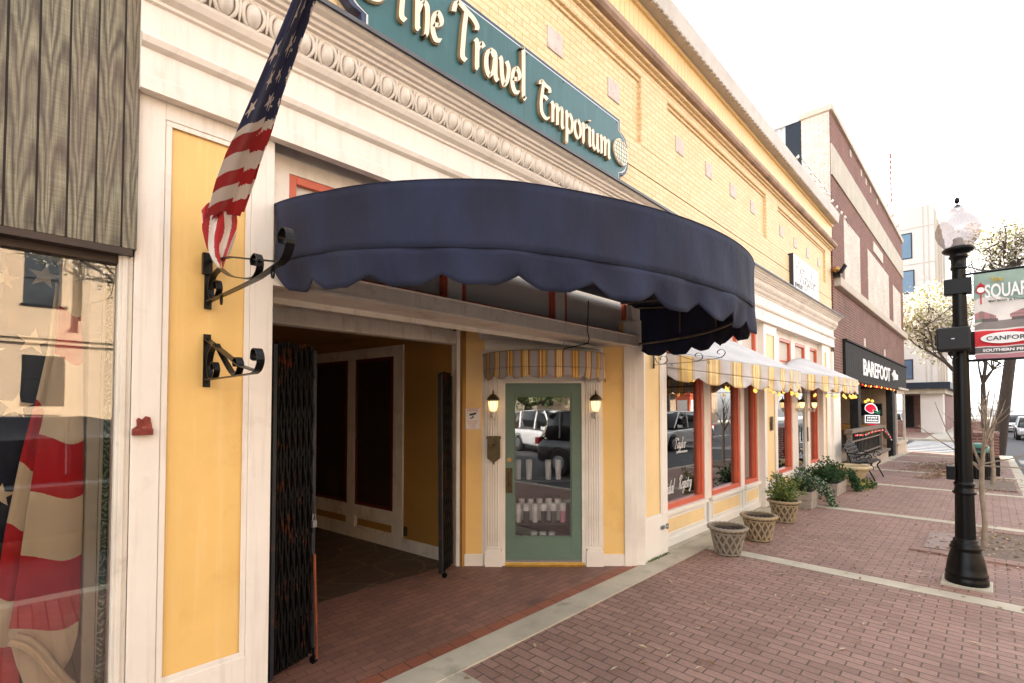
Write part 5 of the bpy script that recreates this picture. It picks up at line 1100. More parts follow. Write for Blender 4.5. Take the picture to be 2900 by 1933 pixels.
def ivy(c, sx, sy, h, label, seed, trail=(), pale=1, n=1500, sz=0.05):
    rnd = random.Random(seed); t = thing('ivy', (c[0], c[1], c[2]), label, 'ivy'); mb = MB(); pts = []
    for k in range(60):
        a = rnd.uniform(0, 6.28); r_ = math.sqrt(rnd.random()); e = (c[0] + sx * r_ * math.cos(a), c[1] + sy * r_ * math.sin(a), c[2] + h * rnd.uniform(0.25, 1) * (1 - 0.55 * r_ * r_)); s0 = (c[0] + (e[0] - c[0]) * .4, c[1] + (e[1] - c[1]) * .4, c[2])
        mb.tube([s0, ((s0[0] + e[0]) / 2, (s0[1] + e[1]) / 2, e[2] * 0.9 + 0.02), e], 0.003, 4)
        pts += [e, ((s0[0] + e[0]) / 2, (s0[1] + e[1]) / 2, (s0[2] + e[2]) / 2)]
    for (dx, dy, dz) in trail:
        for k in range(8): q = k / 7; pts.append((c[0] + sx * dx + 0.12 * dx * q, c[1] + sy * dy + 0.1 * dy * q, c[2] + h * .3 + (dz - h * .3) * q)); pts.append(pts[-1])
    mb.build('stems', 'bark', t); mb = MB(); leaves(mb, pts, n, sz, 0.03, rnd, tuple([0] * 8 + [1] * pale), 0.1); mb.build('leaves', ['ivy', 'ivy_pale'], t)
planter((9.38, 2.32, 0), 0.20, 0.20, 0.29, 'square weathered wooden planter box with ivy spilling over its right side')
ivy((9.40, 2.30, 0.28), 0.30, 0.26, 0.36, 'dark and pale variegated ivy spilling from the square planter box', 21, [(1.0, -0.9, -0.22), (0.6, -1.1, -0.24), (1.1, -0.4, -0.15), (0.9, -1.0, -0.26)], 3, 1500, 0.05)
planter((11.25, 2.28, 0), 0.42, 0.20, 0.24, 'long weathered wooden planter box crowned by dense dark ivy')
ivy((11.2, 2.30, 0.24), 0.62, 0.34, 0.42, 'dense mound of dark green ivy in the long planter box', 22, [(1.0, -0.8, -0.2), (0.8, -0.9, -0.2)], 0, 2600, 0.055)
t = thing('stone_urn', (12.75, 2.18, 0), 'wide cream stone urn planter beside the bench', 'planter'); mb = MB()
mb.lathe([(0.17, 0), (0.19, 0.03), (0.16, 0.06), (0.20, 0.12), (0.30, 0.30), (0.33, 0.34), (0.37, 0.36), (0.38, 0.40), (0.36, 0.42), (0.31, 0.42), (0.29, 0.36)], (12.75, 2.18, 0), 36); mb.build('body', 'urn', t)
mb = MB(); mb.lathe([(0.30, 0.37), (0.01, 0.385)], (12.75, 2.18, 0), 24); mb.build('soil', 'soil', t)
t = MB(); rnd = random.Random(5); leaves(t, [(12.35 + rnd.uniform(-.3, .4), 1.85 + rnd.uniform(-.1, .1), 0.02) for _ in range(20)], 260, 0.07, 0.05, rnd, (0, 1), 0.8)
tag(t.build('weeds', ['ivy', 'young_leaf']), 'low green weeds growing at the foot of the stone urn', 'weeds', kind='stuff')
# =================================================================== BRICK CORNER BUILDING
YB = 2.65
FBk = lambda u, w, z: (u, YB - w, z)
bb = thing('brick_building', (20.5, 2.65, 0), 'dark red brick corner building with pale bricked-up windows and a black timber shop fascia', 'building')
BX0, BX1 = 13.8, 27.4
mb = MB(); mb.box(BX0, BX1, YB, YB + 0.4, 4.62, 8.9); mb.box(BX1 - 0.4, BX1, YB + 0.4, 16, 2.3, 8.9); mb.build('wall', 'brick_red', bb)
mb = MB(); mb.box(BX0, BX1, YB, YB + 0.4, 2.9, 4.62); mb.box(BX0, 14.75, YB, YB + 0.4, 2.3, 2.9); mb.build('wall', 'brick_red_sooty', bb)
mb = MB(); mb.box(BX0 - 0.005, BX0, YB + 0.015, YB + 0.62, 5.6, 8.9); mb.build('side_wall', 'brick_white', bb)
mb = MB(); mb.box(BX0, BX0 + 0.3, YB + 0.62, YB + 0.98, 5.6, 8.92); mb.build('side_panel', 'navy_panel', bb)
mb = MB(); y = YB + 0.98
mb.box(BX0 + 0.04, BX0 + 0.3, YB + 0.98, 12, 5.6, 8.9)
while y < 9: mb.box(BX0 + 0.02, BX0 + 0.04, y, y + 0.06, 5.6, 8.9); y += 0.12
mb.box(BX0 - 0.03, BX0 + 0.35, YB + 0.66, 12, 8.9, 9.0); mb.build('corrugated_wall', 'corrugated', bb)
mb = MB(); mb.box(BX0 - 0.06, BX1 + 0.06, YB - 0.06, YB + 0.66, 8.9, 9.05); mb.build('coping', 'limestone', bb, bevel=0.01)
mb = MB(); mb.box(BX0 - 0.01, BX1 + 0.02, YB - 0.03, YB, 7.32, 8.08); mb.box(BX1, BX1 + 0.03, YB, 10, 7.32, 8.08)
mb.build('stone_band', 'concrete_pale', bb)
mb = MB(); mb.profile([(0, 4.62), (0.12, 4.62), (0.13, 4.64), (0.13, 4.84), (0.02, 4.9), (0, 4.9)], BX0 + 0.15, BX1 + 0.12, FBk); mb.box(BX1, BX1 + 0.12, YB, 10, 4.62, 4.84); mb.build('ledge', 'limestone', bb, bevel=0.004)
for a, b, c, d in ((15.15, 17.35, 4.9, 6.62), (18.65, 23.1, 4.9, 6.62), (24.2, 26.5, 4.9, 6.48)):
    mb = MB(); mb.box(a, b, YB - 0.008, YB, c, d); mb.build('bricked_up_window', 'brick_white', bb)
mb = MB(); mb.box(19.7, 21.7, YB - 0.02, YB, 6.78, 7.12); mb.build('name_stone', 'brick_white', bb)
for x_ in (16.2, 17.8, 18.6, 19.4, 20.7, 22.3, 23.6, 25.1): 
    mb = MB(); mb.box(x_ - 0.09, x_ + 0.09, YB - 0.015, YB, 8.62, 8.82) if x_ < 21.5 else mb.tube([(x_, YB - 0.10, 9.02), (x_, YB - 0.12, 9.12)], [0.05, 0.03], 8); mb.build('parapet_fixing', 'concrete_pale', bb)
for a in (17.7, 21.6): mb = MB(); mb.box(a, a + 0.28, YB - 0.012, YB, 3.42, 3.72); mb.box(a - 0.5, a + 0.9, YB - 0.02, YB, 3.40, 3.425); mb.build('paint_patch', 'brick_white', bb)
mb = MB(); mb.box(14.75, 27.3, YB - 0.05, YB - 0.0, 2.42, 3.36)
x = 14.75
while x < 27.25: mb.box(x, min(27.28, x + 0.235), YB - 0.062, YB - 0.05, 2.42, 3.34); x += 0.242
mb.box(14.73, 27.33, YB - 0.10, YB, 3.36, 3.41); mb.box(14.75, 25.0, YB - 0.08, YB + 0.2, 2.36, 2.42); f = mb.build('fascia_board', 'black_wood', bb, bevel=0.003)
FL = text('BAREFOOT', FBk, 17.05, 0.066, 2.60, 0.66, 'neon_white', f, sx=1.60, bold=0.012, ext=0.012, name='lettering')
FL.data.materials[0] = M['sign_white']
mb = MB(); mb.bar([FBk(23.15 + 0.25 * math.sin(k * 1.1), 0.07, 2.66 + 0.05 * k) for k in range(9)], (1, 0, 0), 0.16, 0.02); mb.tube([FBk(23.3, 0.08, 2.68), FBk(23.3, 0.08, 2.86), FBk(23.3, 0.08, 2.92), FBk(23.3, 0.08, 3.05)], [0.12, 0.12, 0.05, 0.04], 8)
mb.build('bottle_emblem', 'sign_white', f)
for a, b in ((16.55, 16.95), (23.3, 23.95)):
    mb = MB(); mb.box(a, b, YB - 0.02, YB + 0.18, zg(a) - 0.1, 2.38); mb.build('post', 'black_wood', bb, bevel=0.01)
mb = MB(); z0 = -0.28; mb.box(24.55, 27.35, YB - 0.02, YB + 0.5, z0 - 0.1, 0.15)
mb.box(24.5, 27.45, YB - 0.06, YB + 0.55, 0.15, 0.22); mb.build('bay_base', 'stucco', bb, bevel=0.01)
mb = MB()
for a, b in ((24.6, 24.72), (27.2, 27.32)): mb.box(a, b, YB, YB + 0.12, 0.22, 2.3)
mb.box(24.6, 27.32, YB, YB + 0.12, 2.2, 2.36); mb.box(24.5, 27.45, YB - 0.12, YB + 0.2, 2.36, 2.44); mb.build('bay_frame', 'limestone', bb)
mb = MB(); mb.box(24.72, 27.2, YB + 0.04, YB + 0.06, 0.22, 2.2); mb.build('bay_glass', 'pane', bb)
mb = MB(); mb.box(24.6, 27.3, YB + 0.12, 6.4, -0.1, 2.4); mb.build('bay_room', 'stucco', bb)
mb = MB(); mb.box(13.85, 24.6, 6.2, 6.4, -0.4, 2.9); mb.box(13.8, 27.35, YB + 0.3, 16, 2.88, 2.95); mb.box(13.85, 24.6, YB + 0.5, 6.2, -0.5, zg(20)); mb.box(13.8, 13.9, YB + 0.3, 6.2, -0.4, 2.9); mb.build('patio_room', 'stucco', bb)
mb = MB()
for a in (15.3, 18.3, 19.9): mb.box(a, a + 0.12, 4.2, 4.32, -0.2, 2.9)
mb.box(14.0, 24.5, 4.2, 4.3, 0.0, 0.75); mb.box(15.3, 20.0, 4.2, 4.3, 1.75, 1.85); mb.build('inner_screen', 'dark_board', bb)
mb = MB(); mb.box(23.3, 24.5, 2.95, 5.8, 0.55, 0.98); mb.build('bar_counter', 'yellow_dark', bb)
# patio railing
rl = thing('patio_railing', (17.7, 2.6, -0.1), 'timber patio railing on a low stucco wall beneath the black fascia', 'railing')
A, B = (15.0, 2.56), (20.4, 2.56)
mb = MB(); mb.box(14.75, 20.9, 2.50, 2.72, -0.5, 0.20); mb.build('low_wall', 'stucco', rl, bevel=0.01)
mb = MB(); mb.box(14.75, 20.95, 2.44, 2.74, 0.20, 0.27); mb.box(14.9, 20.1, 2.50, 2.66, 1.00, 1.09); mb.add([(20.1, 2.5, 1.09), (20.1, 2.66, 1.09), (20.1, 2.5, 1.0), (20.1, 2.66, 1.0), (21.6, 2.5, 0.62), (21.6, 2.66, 0.62), (21.6, 2.5, 0.53), (21.6, 2.66, 0.53)], [(0, 1, 5, 4), (2, 6, 7, 3), (0, 4, 6, 2), (1, 3, 7, 5), (4, 5, 7, 6)]); mb.build('rail_cap', 'old_wood', rl, bevel=0.004)
for a in (15.0, 19.9): mb = MB(); mb.box(a - 0.06, a + 0.06, 2.53, 2.64, 0.27, 1.0); mb.build('rail_post', 'old_wood', rl, bevel=0.004)
mb = MB()
for z in (0.38, 0.75): mb.box(15.06, 19.84, 2.565, 2.595, z, z + 0.035)
mb.build('rail_bar', 'old_wood', rl)
mb = MB(); a = 15.15; rnd = random.Random(2)
while a < 19.8: h = rnd.uniform(-.012, .012); mb.box(a, a + 0.06, 2.60, 2.615, 0.30, 0.94 + h); a += 0.21
mb.build('slats', 'black_wood', rl)
# neon sign, television, hanging lights
FN = lambda u, w, z: (19.30 - w, 2.86 - u, z)
ns = thing('neon_sign', (19.3, 2.6, 1.4), 'red and white neon football helmet sign above a small lit panel in the patio bar', 'sign')
hel = spline([(0.30, 1.50), (0.28, 1.64), (0.20, 1.76), (0.08, 1.78), (-0.02, 1.70), (-0.03, 1.58), (0.05, 1.50), (0.12, 1.46), (0.20, 1.48), (0.18, 1.56), (0.24, 1.58), (0.30, 1.50)], 3)
mb = MB(); mb.prism([(u * 1.02, 1.45 + (z - 1.45) * 1.03) for u, z in hel], 0.0, 0.012, FN); mb.build('helmet_outline', 'neon_white', ns)
mb = MB(); mb.prism([(0.13 + (u - 0.13) * 0.86, 1.62 + (z - 1.62) * 0.84) for u, z in hel], 0.012, 0.02, FN); mb.build('helmet', 'neon_red', ns)
mb = MB()
for z in (1.47, 1.53): mb.tube([FN(0.20, 0.02, z + 0.03), FN(0.33, 0.02, z), FN(0.37, 0.02, z + 0.02)], 0.008, 6)
mb.build('face_guard', 'neon_green', ns)
mb = MB(); moulded(mb, FN, -0.03, 0.34, 1.16, 1.40, 0.018, 0.01); mb.build('panel_border', 'neon_white', ns)
mb = MB(); mb.box(-0.01, 0.32, 0.0, 0.005, 1.18, 1.38, 0, FN); mb.build('panel', 'ink', ns)
mb = MB()
for k in range(6): mb.box(0.03 + k * 0.045, 0.06 + k * 0.045, 0.006, 0.016, 1.30, 1.35 + 0.01 * (k % 2), 0, FN); mb.box(0.02 + k * 0.048, 0.055 + k * 0.048, 0.006, 0.016, 1.21, 1.26 + 0.01 * ((k + 1) % 2), 0, FN)
mb.build('lettering', 'neon_white', ns)
mb = MB(); mb.box(0.04, 0.27, 0.0, 0.012, 1.09, 1.125, 0, FN); mb.build('underline', 'neon_red', ns)
tv = thing('television', (23.1, 3.2, 1.55), 'dark wall television behind the neon helmet sign', 'television'); mb = MB(); mb.box(23.1, 23.16, 2.92, 3.60, 1.32, 1.80); mb.build('case', 'ink', tv, bevel=0.01); mb = MB(); mb.box(23.094, 23.1, 2.95, 3.57, 1.35, 1.77); mb.build('screen', 'car_glass', tv)
mb = MB(); tv2 = thing('pendant_lights', (21.5, 3.1, 2.1), 'cluster of warm hanging bulbs inside the patio bar', 'lamp')
for k, (yy, zz) in enumerate(((3.00, 1.88), (3.12, 1.92), (3.20, 1.86), (3.45, 1.95))):
    mb = MB(); mb.lathe([(0.01, 0.05), (0.045, 0.02), (0.05, -0.02), (0.02, -0.055)], (21.5, yy, zz), 10); mb.build('bulb', 'bulb_warm', tv2); mb = MB(); mb.tube([(21.5, yy, zz + 0.04), (21.5, yy, 2.9)], 0.005, 5); mb.build('cord', 'cable', tv2)
# string lights
def bulbs(name, label, pts, step, mats, size=0.022, drop=0.035, wire='cable', jitter=0.01, seed=1):
    pts = [Vector(p) for p in pts]; t = thing(name, tuple(pts[len(pts) // 2]), label, 'string lights'); rnd = random.Random(seed); mb = MB(); mb.tube([tuple(p) for p in pts], 0.004, 5); mb.build('wire', wire, t)
    d = 0; acc = step / 2; k = 0
    for a, b in zip(pts, pts[1:]):
        L = (b - a).length
        while acc < d + L:
            p = a + (b - a) * ((acc - d) / L); tx, ty = rnd.uniform(-.4, .4), rnd.uniform(-.4, .4); m = MB(); dz = rnd.uniform(0, jitter)
            prof = [(0.3, 0.0), (0.35, -0.5), (0.9, -1.1), (1.0, -1.6), (0.7, -2.3), (0.15, -2.8)]
            vs = []
            for r_, z_ in prof:
                for j in range(8): th = math.pi * j / 4; vs.append((p.x + size * r_ * math.cos(th) + tx * size * -z_, p.y + size * r_ * math.sin(th) + ty * size * -z_, p.z - dz + size * z_))
            m.add(vs, [(i * 8 + j, i * 8 + (j + 1) % 8, (i + 1) * 8 + (j + 1) % 8, (i + 1) * 8 + j) for i in range(5) for j in range(8)], 0, True); m.build('bulb', mats[k % len(mats)], t); k += 1
            acc += step * rnd.uniform(0.85, 1.15)
        d += L
def ellpts(cx, a, b, z, u0, u1, n=30): return [(cx + a * math.cos(math.pi * (1 + u0 + (u1 - u0) * i / n)), YF + b * math.sin(math.pi * (1 + u0 + (u1 - u0) * i / n)), z - 0.0) for i in range(n + 1)]
bulbs('string_lights', 'warm bulbs strung under the nearer big striped awning', [(5.5, 2.66, 2.08), (5.6, 2.3, 2.03)] + ellpts(7.08, 1.66, 0.80, 1.93, 0.18, 0.96) , 0.42, ['bulb_warm'], 0.024, seed=3)
bulbs('string_lights', 'warm bulbs bunched on the wall between the two striped awnings', [(8.3, 2.62, 2.05), (8.7, 2.58, 2.0), (8.9, 2.60, 2.10), (9.2, 2.56, 1.98), (9.5, 2.60, 2.06), (9.9, 2.55, 2.0)], 0.17, ['bulb_warm'], 0.022, seed=4)
bulbs('string_lights', 'warm bulbs strung under the farther striped awning', ellpts(11.35, 1.78, 0.80, 1.93, 0.06, 0.97), 0.30, ['bulb_warm'], 0.026, seed=5)
bulbs('string_lights', 'red and warm bulbs strung below the black timber fascia', [(14.9, 2.55, 2.36), (17.5, 2.55, 2.33), (20, 2.55, 2.36), (23.4, 2.55, 2.33)], 0.5, ['bulb_warm', 'bulb_redlit'], 0.026, seed=6)
bulbs('string_lights', 'red and white bulbs draped on the patio railing', [(15.1, 2.5, 0.98), (16.5, 2.5, 0.93), (18, 2.5, 0.97), (19.9, 2.5, 0.96), (20.8, 2.48, 0.78), (21.5, 2.48, 0.55)], 0.30, ['bulb_redlit', 'lampwhite'], 0.020, seed=7)
bulbs('string_lights', 'pale unlit bulbs clipped along the yellow building gutter near the brick wall', [(9.5, 2.35, 6.17), (11.5, 2.34, 6.17), (13.6, 2.34, 6.16), (13.95, 2.34, 6.0)], 0.42, ['tumbler_white'], 0.03, seed=8)
# security lamp and sill junk at the joint between buildings
t = thing('flood_light', (13.75, 2.55, 4.9), 'small orange and black flood lamp at the joint of the yellow and brick walls', 'lamp'); mb = MB(); mb.lathe([(0.02, -0.06), (0.07, -0.02), (0.075, 0.05), (0.02, 0.08)], (13.70, 2.56, 4.95), 10); mb.build('lamp_head', 'brass', t); mb = MB(); mb.box(13.80, 13.95, 2.50, 2.65, 4.82, 5.02); mb.tube([(13.87, 2.5, 4.9), (13.9, 2.42, 5.05), (13.97, 2.44, 5.12)], [0.04, 0.05, 0.02], 8); mb.build('lamp_case', 'iron', t)

# =================================================================== BENCH
bn = thing('park_bench', (14.3, 2.15, 0), 'black cast iron bench with scrolled arms beside the stone urn', 'bench')
for bx in (13.72, 14.95):
    mb = MB(); W = (1, 0, 0); X = lambda pts: [(bx, 2.45 - a, b + zg(bx)) for a, b in pts]
    mb.bar(X(spline([(0.02, 0.0), (0.06, 0.18), (0.10, 0.36), (0.06, 0.55), (-0.02, 0.72), (-0.05, 0.80)], 4)), W, 0.035, 0.025)
    mb.bar(X(spline([(0.56, 0.0), (0.50, 0.14), (0.44, 0.28), (0.50, 0.37), (0.42, 0.40), (0.10, 0.36)], 4)), W, 0.035, 0.028)
    mb.bar(X(spline([(0.03, 0.60), (0.25, 0.58), (0.42, 0.60), (0.50, 0.57), (0.49, 0.52), (0.45, 0.53), (0.46, 0.56)], 4)), W, 0.035, 0.02)
    mb.bar(X(spline([(0.40, 0.59), (0.36, 0.52), (0.42, 0.46), (0.40, 0.40)], 4)), W, 0.025, 0.018)
    mb.bar(X(scroll((0.25, 0.47), 0.06, 0.02, 0, 400)), W, 0.02, 0.014); mb.bar(X(scroll((0.28, 0.20), 0.09, 0.03, -40, 330)), W, 0.02, 0.014)
    mb.build('side_frame', 'iron', bn)
mb = MB()
for k in range(7): q = 0.12 + k * 0.058; mb.box(13.72, 14.95, 2.45 - q - 0.05, 2.45 - q, 0.385 - 0.006 * math.sin(k), 0.405 - 0.006 * math.sin(k))
mb.build('seat', 'iron', bn, bevel=0.004)
mb = MB()
for k in range(4): z = 0.46 + k * 0.085; y = 2.45 - 0.085 + 0.036 * k; mb.box(13.72, 14.95, y - 0.01, y + 0.012, z, z + 0.07)
mb.prism([(13.95, 0.79), (14.1, 0.86), (14.335, 0.90), (14.57, 0.86), (14.72, 0.79)], -0.02, 0.0, lambda u, w, z: (u, 2.48 - w, z)); mb.build('backrest', 'iron', bn, bevel=0.004)

# =================================================================== STREET LAMP, BANNER, SPEAKERS
LX, LY = 6.40, 0.19
fl8 = lambda amt: (lambda i, j: amt * (j % 2))
lp = thing('street_lamp', (LX, LY, 0), 'black fluted cast iron street lamp with a clear acorn globe', 'street lamp')
mb = MB(); mb.box(LX - 0.18, LX + 0.18, LY - 0.18, LY + 0.18, -0.02, 0.022); mb.build('footing', 'concrete', lp, bevel=0.006)
mb = MB(); mb.lathe([(0.158, 0.022), (0.160, 0.04), (0.158, 0.07), (0.150, 0.085), (0.156, 0.10), (0.156, 0.115), (0.148, 0.13), (0.143, 0.18), (0.128, 0.26), (0.112, 0.315), (0.108, 0.335), (0.118, 0.345), (0.120, 0.36), (0.108, 0.37), (0.110, 0.385), (0.098, 0.40), (0.090, 0.41), (0.093, 0.425), (0.080, 0.44)], (LX, LY, 0), 40); mb.build('base', 'iron', lp)
mb = MB(); mb.lathe([(0.076, 0.44), (0.073, 0.60), (0.070, 0.86)], (LX, LY, 0), 32, 0, fl8(0.10)); mb.build('lower_shaft', 'iron', lp)
mb = MB(); mb.lathe([(0.074, 0.855), (0.088, 0.865), (0.090, 0.88), (0.078, 0.89), (0.070, 0.93), (0.078, 0.945), (0.080, 0.96), (0.066, 0.975)], (LX, LY, 0), 32); mb.build('collar', 'iron', lp)
mb = MB(); mb.lathe([(0.066, 0.97), (0.062, 1.6), (0.056, 2.4), (0.050, 3.02)], (LX, LY, 0), 32, 0, fl8(0.13)); mb.build('upper_shaft', 'iron', lp)
mb = MB(); mb.lathe([(0.050, 3.02), (0.060, 3.025), (0.062, 3.045), (0.056, 3.05), (0.058, 3.12), (0.070, 3.135), (0.074, 3.15), (0.066, 3.165), (0.080, 3.18), (0.105, 3.19), (0.120, 3.205), (0.122, 3.22), (0.105, 3.235), (0.085, 3.24)], (LX, LY, 0), 32, 0, lambda i, j: 0.08 * (j % 2) if 3 <= i <= 5 else 0); mb.build('capital', 'iron', lp)
mb = MB(); mb.lathe([(0.095, 3.24), (0.115, 3.26), (0.150, 3.31), (0.168, 3.37), (0.168, 3.42), (0.150, 3.48), (0.115, 3.53), (0.075, 3.565), (0.055, 3.58), (0.052, 3.59), (0.058, 3.60), (0.045, 3.63), (0.022, 3.645)], (LX, LY, 0), 40); mb.build('globe', 'globe_glass', lp)
mb = MB(); mb.lathe([(0.05, 3.24), (0.05, 3.27), (0.035, 3.29), (0.04, 3.31), (0.03, 3.33), (0.001, 3.335)], (LX, LY, 0), 16); mb.build('lamp_holder', 'lampwhite', lp)
mb = MB(); mb.lathe([(0.028, 3.64), (0.022, 3.652), (0.006, 3.658), (0.005, 3.668), (0.018, 3.68), (0.022, 3.70), (0.014, 3.725), (0.001, 3.735)], (LX, LY, 0), 14); mb.build('finial', 'iron', lp)
mb = MB(); mb.box(LX - 0.055, LX + 0.055, LY - 0.09, LY + 0.11, 2.78, 2.93)
mb.build('clamp', 'iron', lp, bevel=0.005)
mb = MB(); mb.lathe([(0.062, 2.46), (0.064, 2.48), (0.062, 2.50)], (LX, LY, 0), 20); mb.build('clamp', 'iron', lp)
mb = MB(); mb.box(LX - 0.05, LX + 0.04, LY + 0.055, LY + 0.125, 0.99, 1.12); mb.build('outlet_box', 'iron', lp, bevel=0.006)
for nm, c, lab in (('speaker', (LX - 0.16, LY + 0.045, 2.22), 'black box speaker strapped to the lamp post, front one facing the pavement'), ('speaker', (LX + 0.14, LY - 0.02, 2.20), 'black box speaker strapped behind the lamp post, partly hidden')):
    t = thing(nm, c, lab, 'speaker'); x_, y_, z_ = c; mb = MB(); mb.box(x_ - 0.09, x_ + 0.09, y_ - 0.12, y_ + 0.12, z_, z_ + 0.22); mb.build('case', 'speaker', t, bevel=0.018)
    mb = MB(); mb.box(x_ - 0.094, x_ - 0.09, y_ - 0.105, y_ + 0.105, z_ + 0.015, z_ + 0.205); g = mb.build('grille', 'speaker', t); mb = MB(); mb.box(x_ - 0.097, x_ - 0.094, y_ - 0.012, y_ + 0.012, z_ + 0.105, z_ + 0.115); mb.build('badge', 'steel', g)
    mb = MB(); mb.box(x_ - 0.02 if x_ < LX else x_ - 0.12, x_ + 0.10 if x_ < LX else x_ + 0.0, y_ + 0.122, y_ + 0.132, z_ + 0.06, z_ + 0.16); mb.build('strap', 'iron', t)
mb = MB(); mb.tube([(LX - 0.14, LY + 0.06, 2.22), (LX - 0.12, LY + 0.07, 2.17), (LX - 0.08, LY + 0.05, 2.14), (LX - 0.05, LY + 0.02, 2.17)], 0.005, 6); tag(mb.build('cable', 'cable'), 'short drooping cable under the front speaker on the lamp post', 'cable')
BU = lambda u, w, z: (LX - w, 0.09 - u, z)
bn2 = thing('banner', (LX, 0.0, 2.5), 'printed street banner in pale green, pink and red hung from the lamp post', 'banner')
for z in (2.965, 2.135): mb = MB(); mb.tube([(LX, LY - 0.04, z), (LX, -0.36, z)], 0.011, 8); mb.build('banner_arm', 'iron', bn2)
def bcol(u, v):
    z = 2.965 - 0.825 * v; x = u * 0.42
    if z > 2.70 + 0.03 * math.sin(x * 14): return 1
    if z > 2.44:
        if 2.52 < z < 2.52 + 0.075 - abs(x - 0.05) * 0.5 and x < 0.15: return 6 if math.sin(x * 90) > -.2 else 4
        if 2.52 < z < 2.55 + (x - 0.24) * 0.45 and x > 0.24: return 6 if math.sin(z * 160) > 0 else 4
        if 2.49 < z < 2.52 and (x < 0.16 or x > 0.25): return 7 if x < 0.05 else 3
        if z < 2.445 + 0.075 * (1 - ((x - 0.2) / 0.22) ** 2) and z < 2.50: return 5
        return 0
    if z > 2.42: return 5
    if z > 2.405: return 0
    if z > 2.262: return 2
    if z > 2.250: return 0
    if z > 2.195: return 3
    if z > 2.187: return 0
    return 6
def bpos(u, v): return BU(u * 0.42, 0.012 * math.sin(u * 5 + v * 4) * math.sin(v * 3.1), 2.965 - 0.825 * v + 0.004 * math.sin(u * 11) * v)
mb = MB(); mb.grid(bpos, 84, 165, bcol); mb.build('cloth', ['banner_white', 'banner_green', 'banner_red', 'banner_grey', 'banner_brown', 'banner_road', 'banner_pink', 'ivy_pale'], bn2, solid=0.002)
text('SQUARE', BU, 0.075, 0.018, 2.715, 0.175, 'sign_white', bn2, sx=0.50, bold=0.004)
text('The', BU, 0.115, 0.018, 2.862, 0.055, 'banner_yellow', bn2, bold=0.0015)
text('Main Street', BU, 0.10, 0.018, 2.672, 0.026, 'ink', bn2, bold=0.0005); text('& Downtown', BU, 0.235, 0.018, 2.668, 0.034, 'ink', bn2, bold=0.0)
mb = MB(); circ = lambda r, cx_, cz_, sx=1: [(cx_ + sx * r * math.cos(R(q)), cz_ + r * math.sin(R(q))) for q in range(0, 360, 15)]
mb.prism(circ(0.038, 0.050, 2.795), 0.012, 0.018, BU); mb.prism([(0.018, 2.83), (0.082, 2.83), (0.062, 2.85), (0.050, 2.87), (0.038, 2.85)], 0.012, 0.018, BU); mb.box(0.045, 0.055, 0.012, 0.018, 2.66, 2.76, 0, BU); mb.build('clock_picture', 'banner_red', bn2)
mb = MB(); mb.prism(circ(0.026, 0.050, 2.795), 0.018, 0.020, BU); mb.build('clock_face', 'sign_white', bn2)
mb = MB(); mb.prism([(0.205 + 0.165 * math.cos(R(q)), 2.333 + 0.052 * math.sin(R(q))) for q in range(0, 360, 12)], 0.010, 0.018, BU); mb.build('ellipse', 'sign_white', bn2)
text('CANFOR', BU, 0.205, 0.020, 2.313, 0.055, 'ink', bn2, sx=1.15, align='CENTER', bold=0.0006); text('SOUTHERN PINE', BU, 0.205, 0.018, 2.209, 0.036, 'sign_white', bn2, sx=1.12, align='CENTER', bold=0.0012)
mb = MB(); mb.tube([(27.3, 2.6, 5.6), (15, 1.0, 3.6), (LX + 0.02, LY, 2.72)], 0.006, 5); mb.tube([(27.3, 2.6, 5.0), (LX + 0.02, LY, 2.60)], 0.005, 5)
tag(mb.build('wire', 'cable'), 'thin dark wires stretched from the lamp post to the brick building', 'wire')

# =================================================================== TREES
def tree(name, label, base, height, crown_c, crown_r, nl, lm, bark, seed, trunk_r=0.12, size=0.12, lean=(0, 0), group=None, levels=4, spread=0.16, bare=0.0, nb=5, fork=0.4, cat='tree'):
    rnd = random.Random(seed); t = thing(name, base, label, cat, group); mb = MB(); tips = []; base = Vector(base); cc = Vector(crown_c); cr = Vector(crown_r)
    top = base + Vector((lean[0], lean[1], height * fork))
    mb.tube([base, base.lerp(top, 0.35) + Vector((rnd.uniform(-.05, .05),) * 2 + (0,)), base.lerp(top, 0.7), top], [trunk_r * 1.25, trunk_r, trunk_r * 0.9, trunk_r * 0.8], 8)
    def grow(p, d, L, r, lev):
        q = [p]; dd = d.copy()
        for i in range(3): dd = (dd + Vector((rnd.gauss(0, .16), rnd.gauss(0, .16), rnd.gauss(0.03, .12)))).normalized(); q.append(q[-1] + dd * L / 3)
        mb.tube(q, [r, r * 0.85, r * 0.7, r * 0.55], 5 if lev > 1 else 6, caps=False)
        if lev >= 2: tips.extend(q[1:])
        if lev < levels:
            for _ in range(nb if lev == 0 else rnd.choice((2, 3, 3))):
                tgt = cc + Vector((rnd.gauss(0, .55) * cr.x, rnd.gauss(0, .55) * cr.y, rnd.gauss(0, .55) * cr.z)) - q[-1]
                nd = (dd * 0.6 + tgt.normalized() * 0.8 + Vector((rnd.gauss(0, .45), rnd.gauss(0, .45), rnd.gauss(0, .35)))).normalized()
                grow(q[-1] if rnd.random() < .6 else q[-2], nd, L * rnd.uniform(0.62, 0.9), r * 0.58, lev + 1)
    L0 = max(cr) * 0.75
    for k in range(nb):
        d = (cc + Vector((rnd.gauss(0, .6) * cr.x, rnd.gauss(0, .6) * cr.y, rnd.gauss(0, .4) * cr.z)) - top).normalized(); grow(top, d, L0, trunk_r * 0.55, 1)
    mb.build('trunk', bark, t)
    if nl:
        m2 = MB(); 
        for _ in range(nl // 14):
            c = Vector(rnd.choice(tips)); k = rnd.choice((8, 14, 20)); sz = size
            leaves(m2, [tuple(c)], k, sz, spread, rnd, (0, 0, 0, 1) if len(lm) > 1 else (0,), 0.1)
        m2.build('crown', lm, t)
    return t
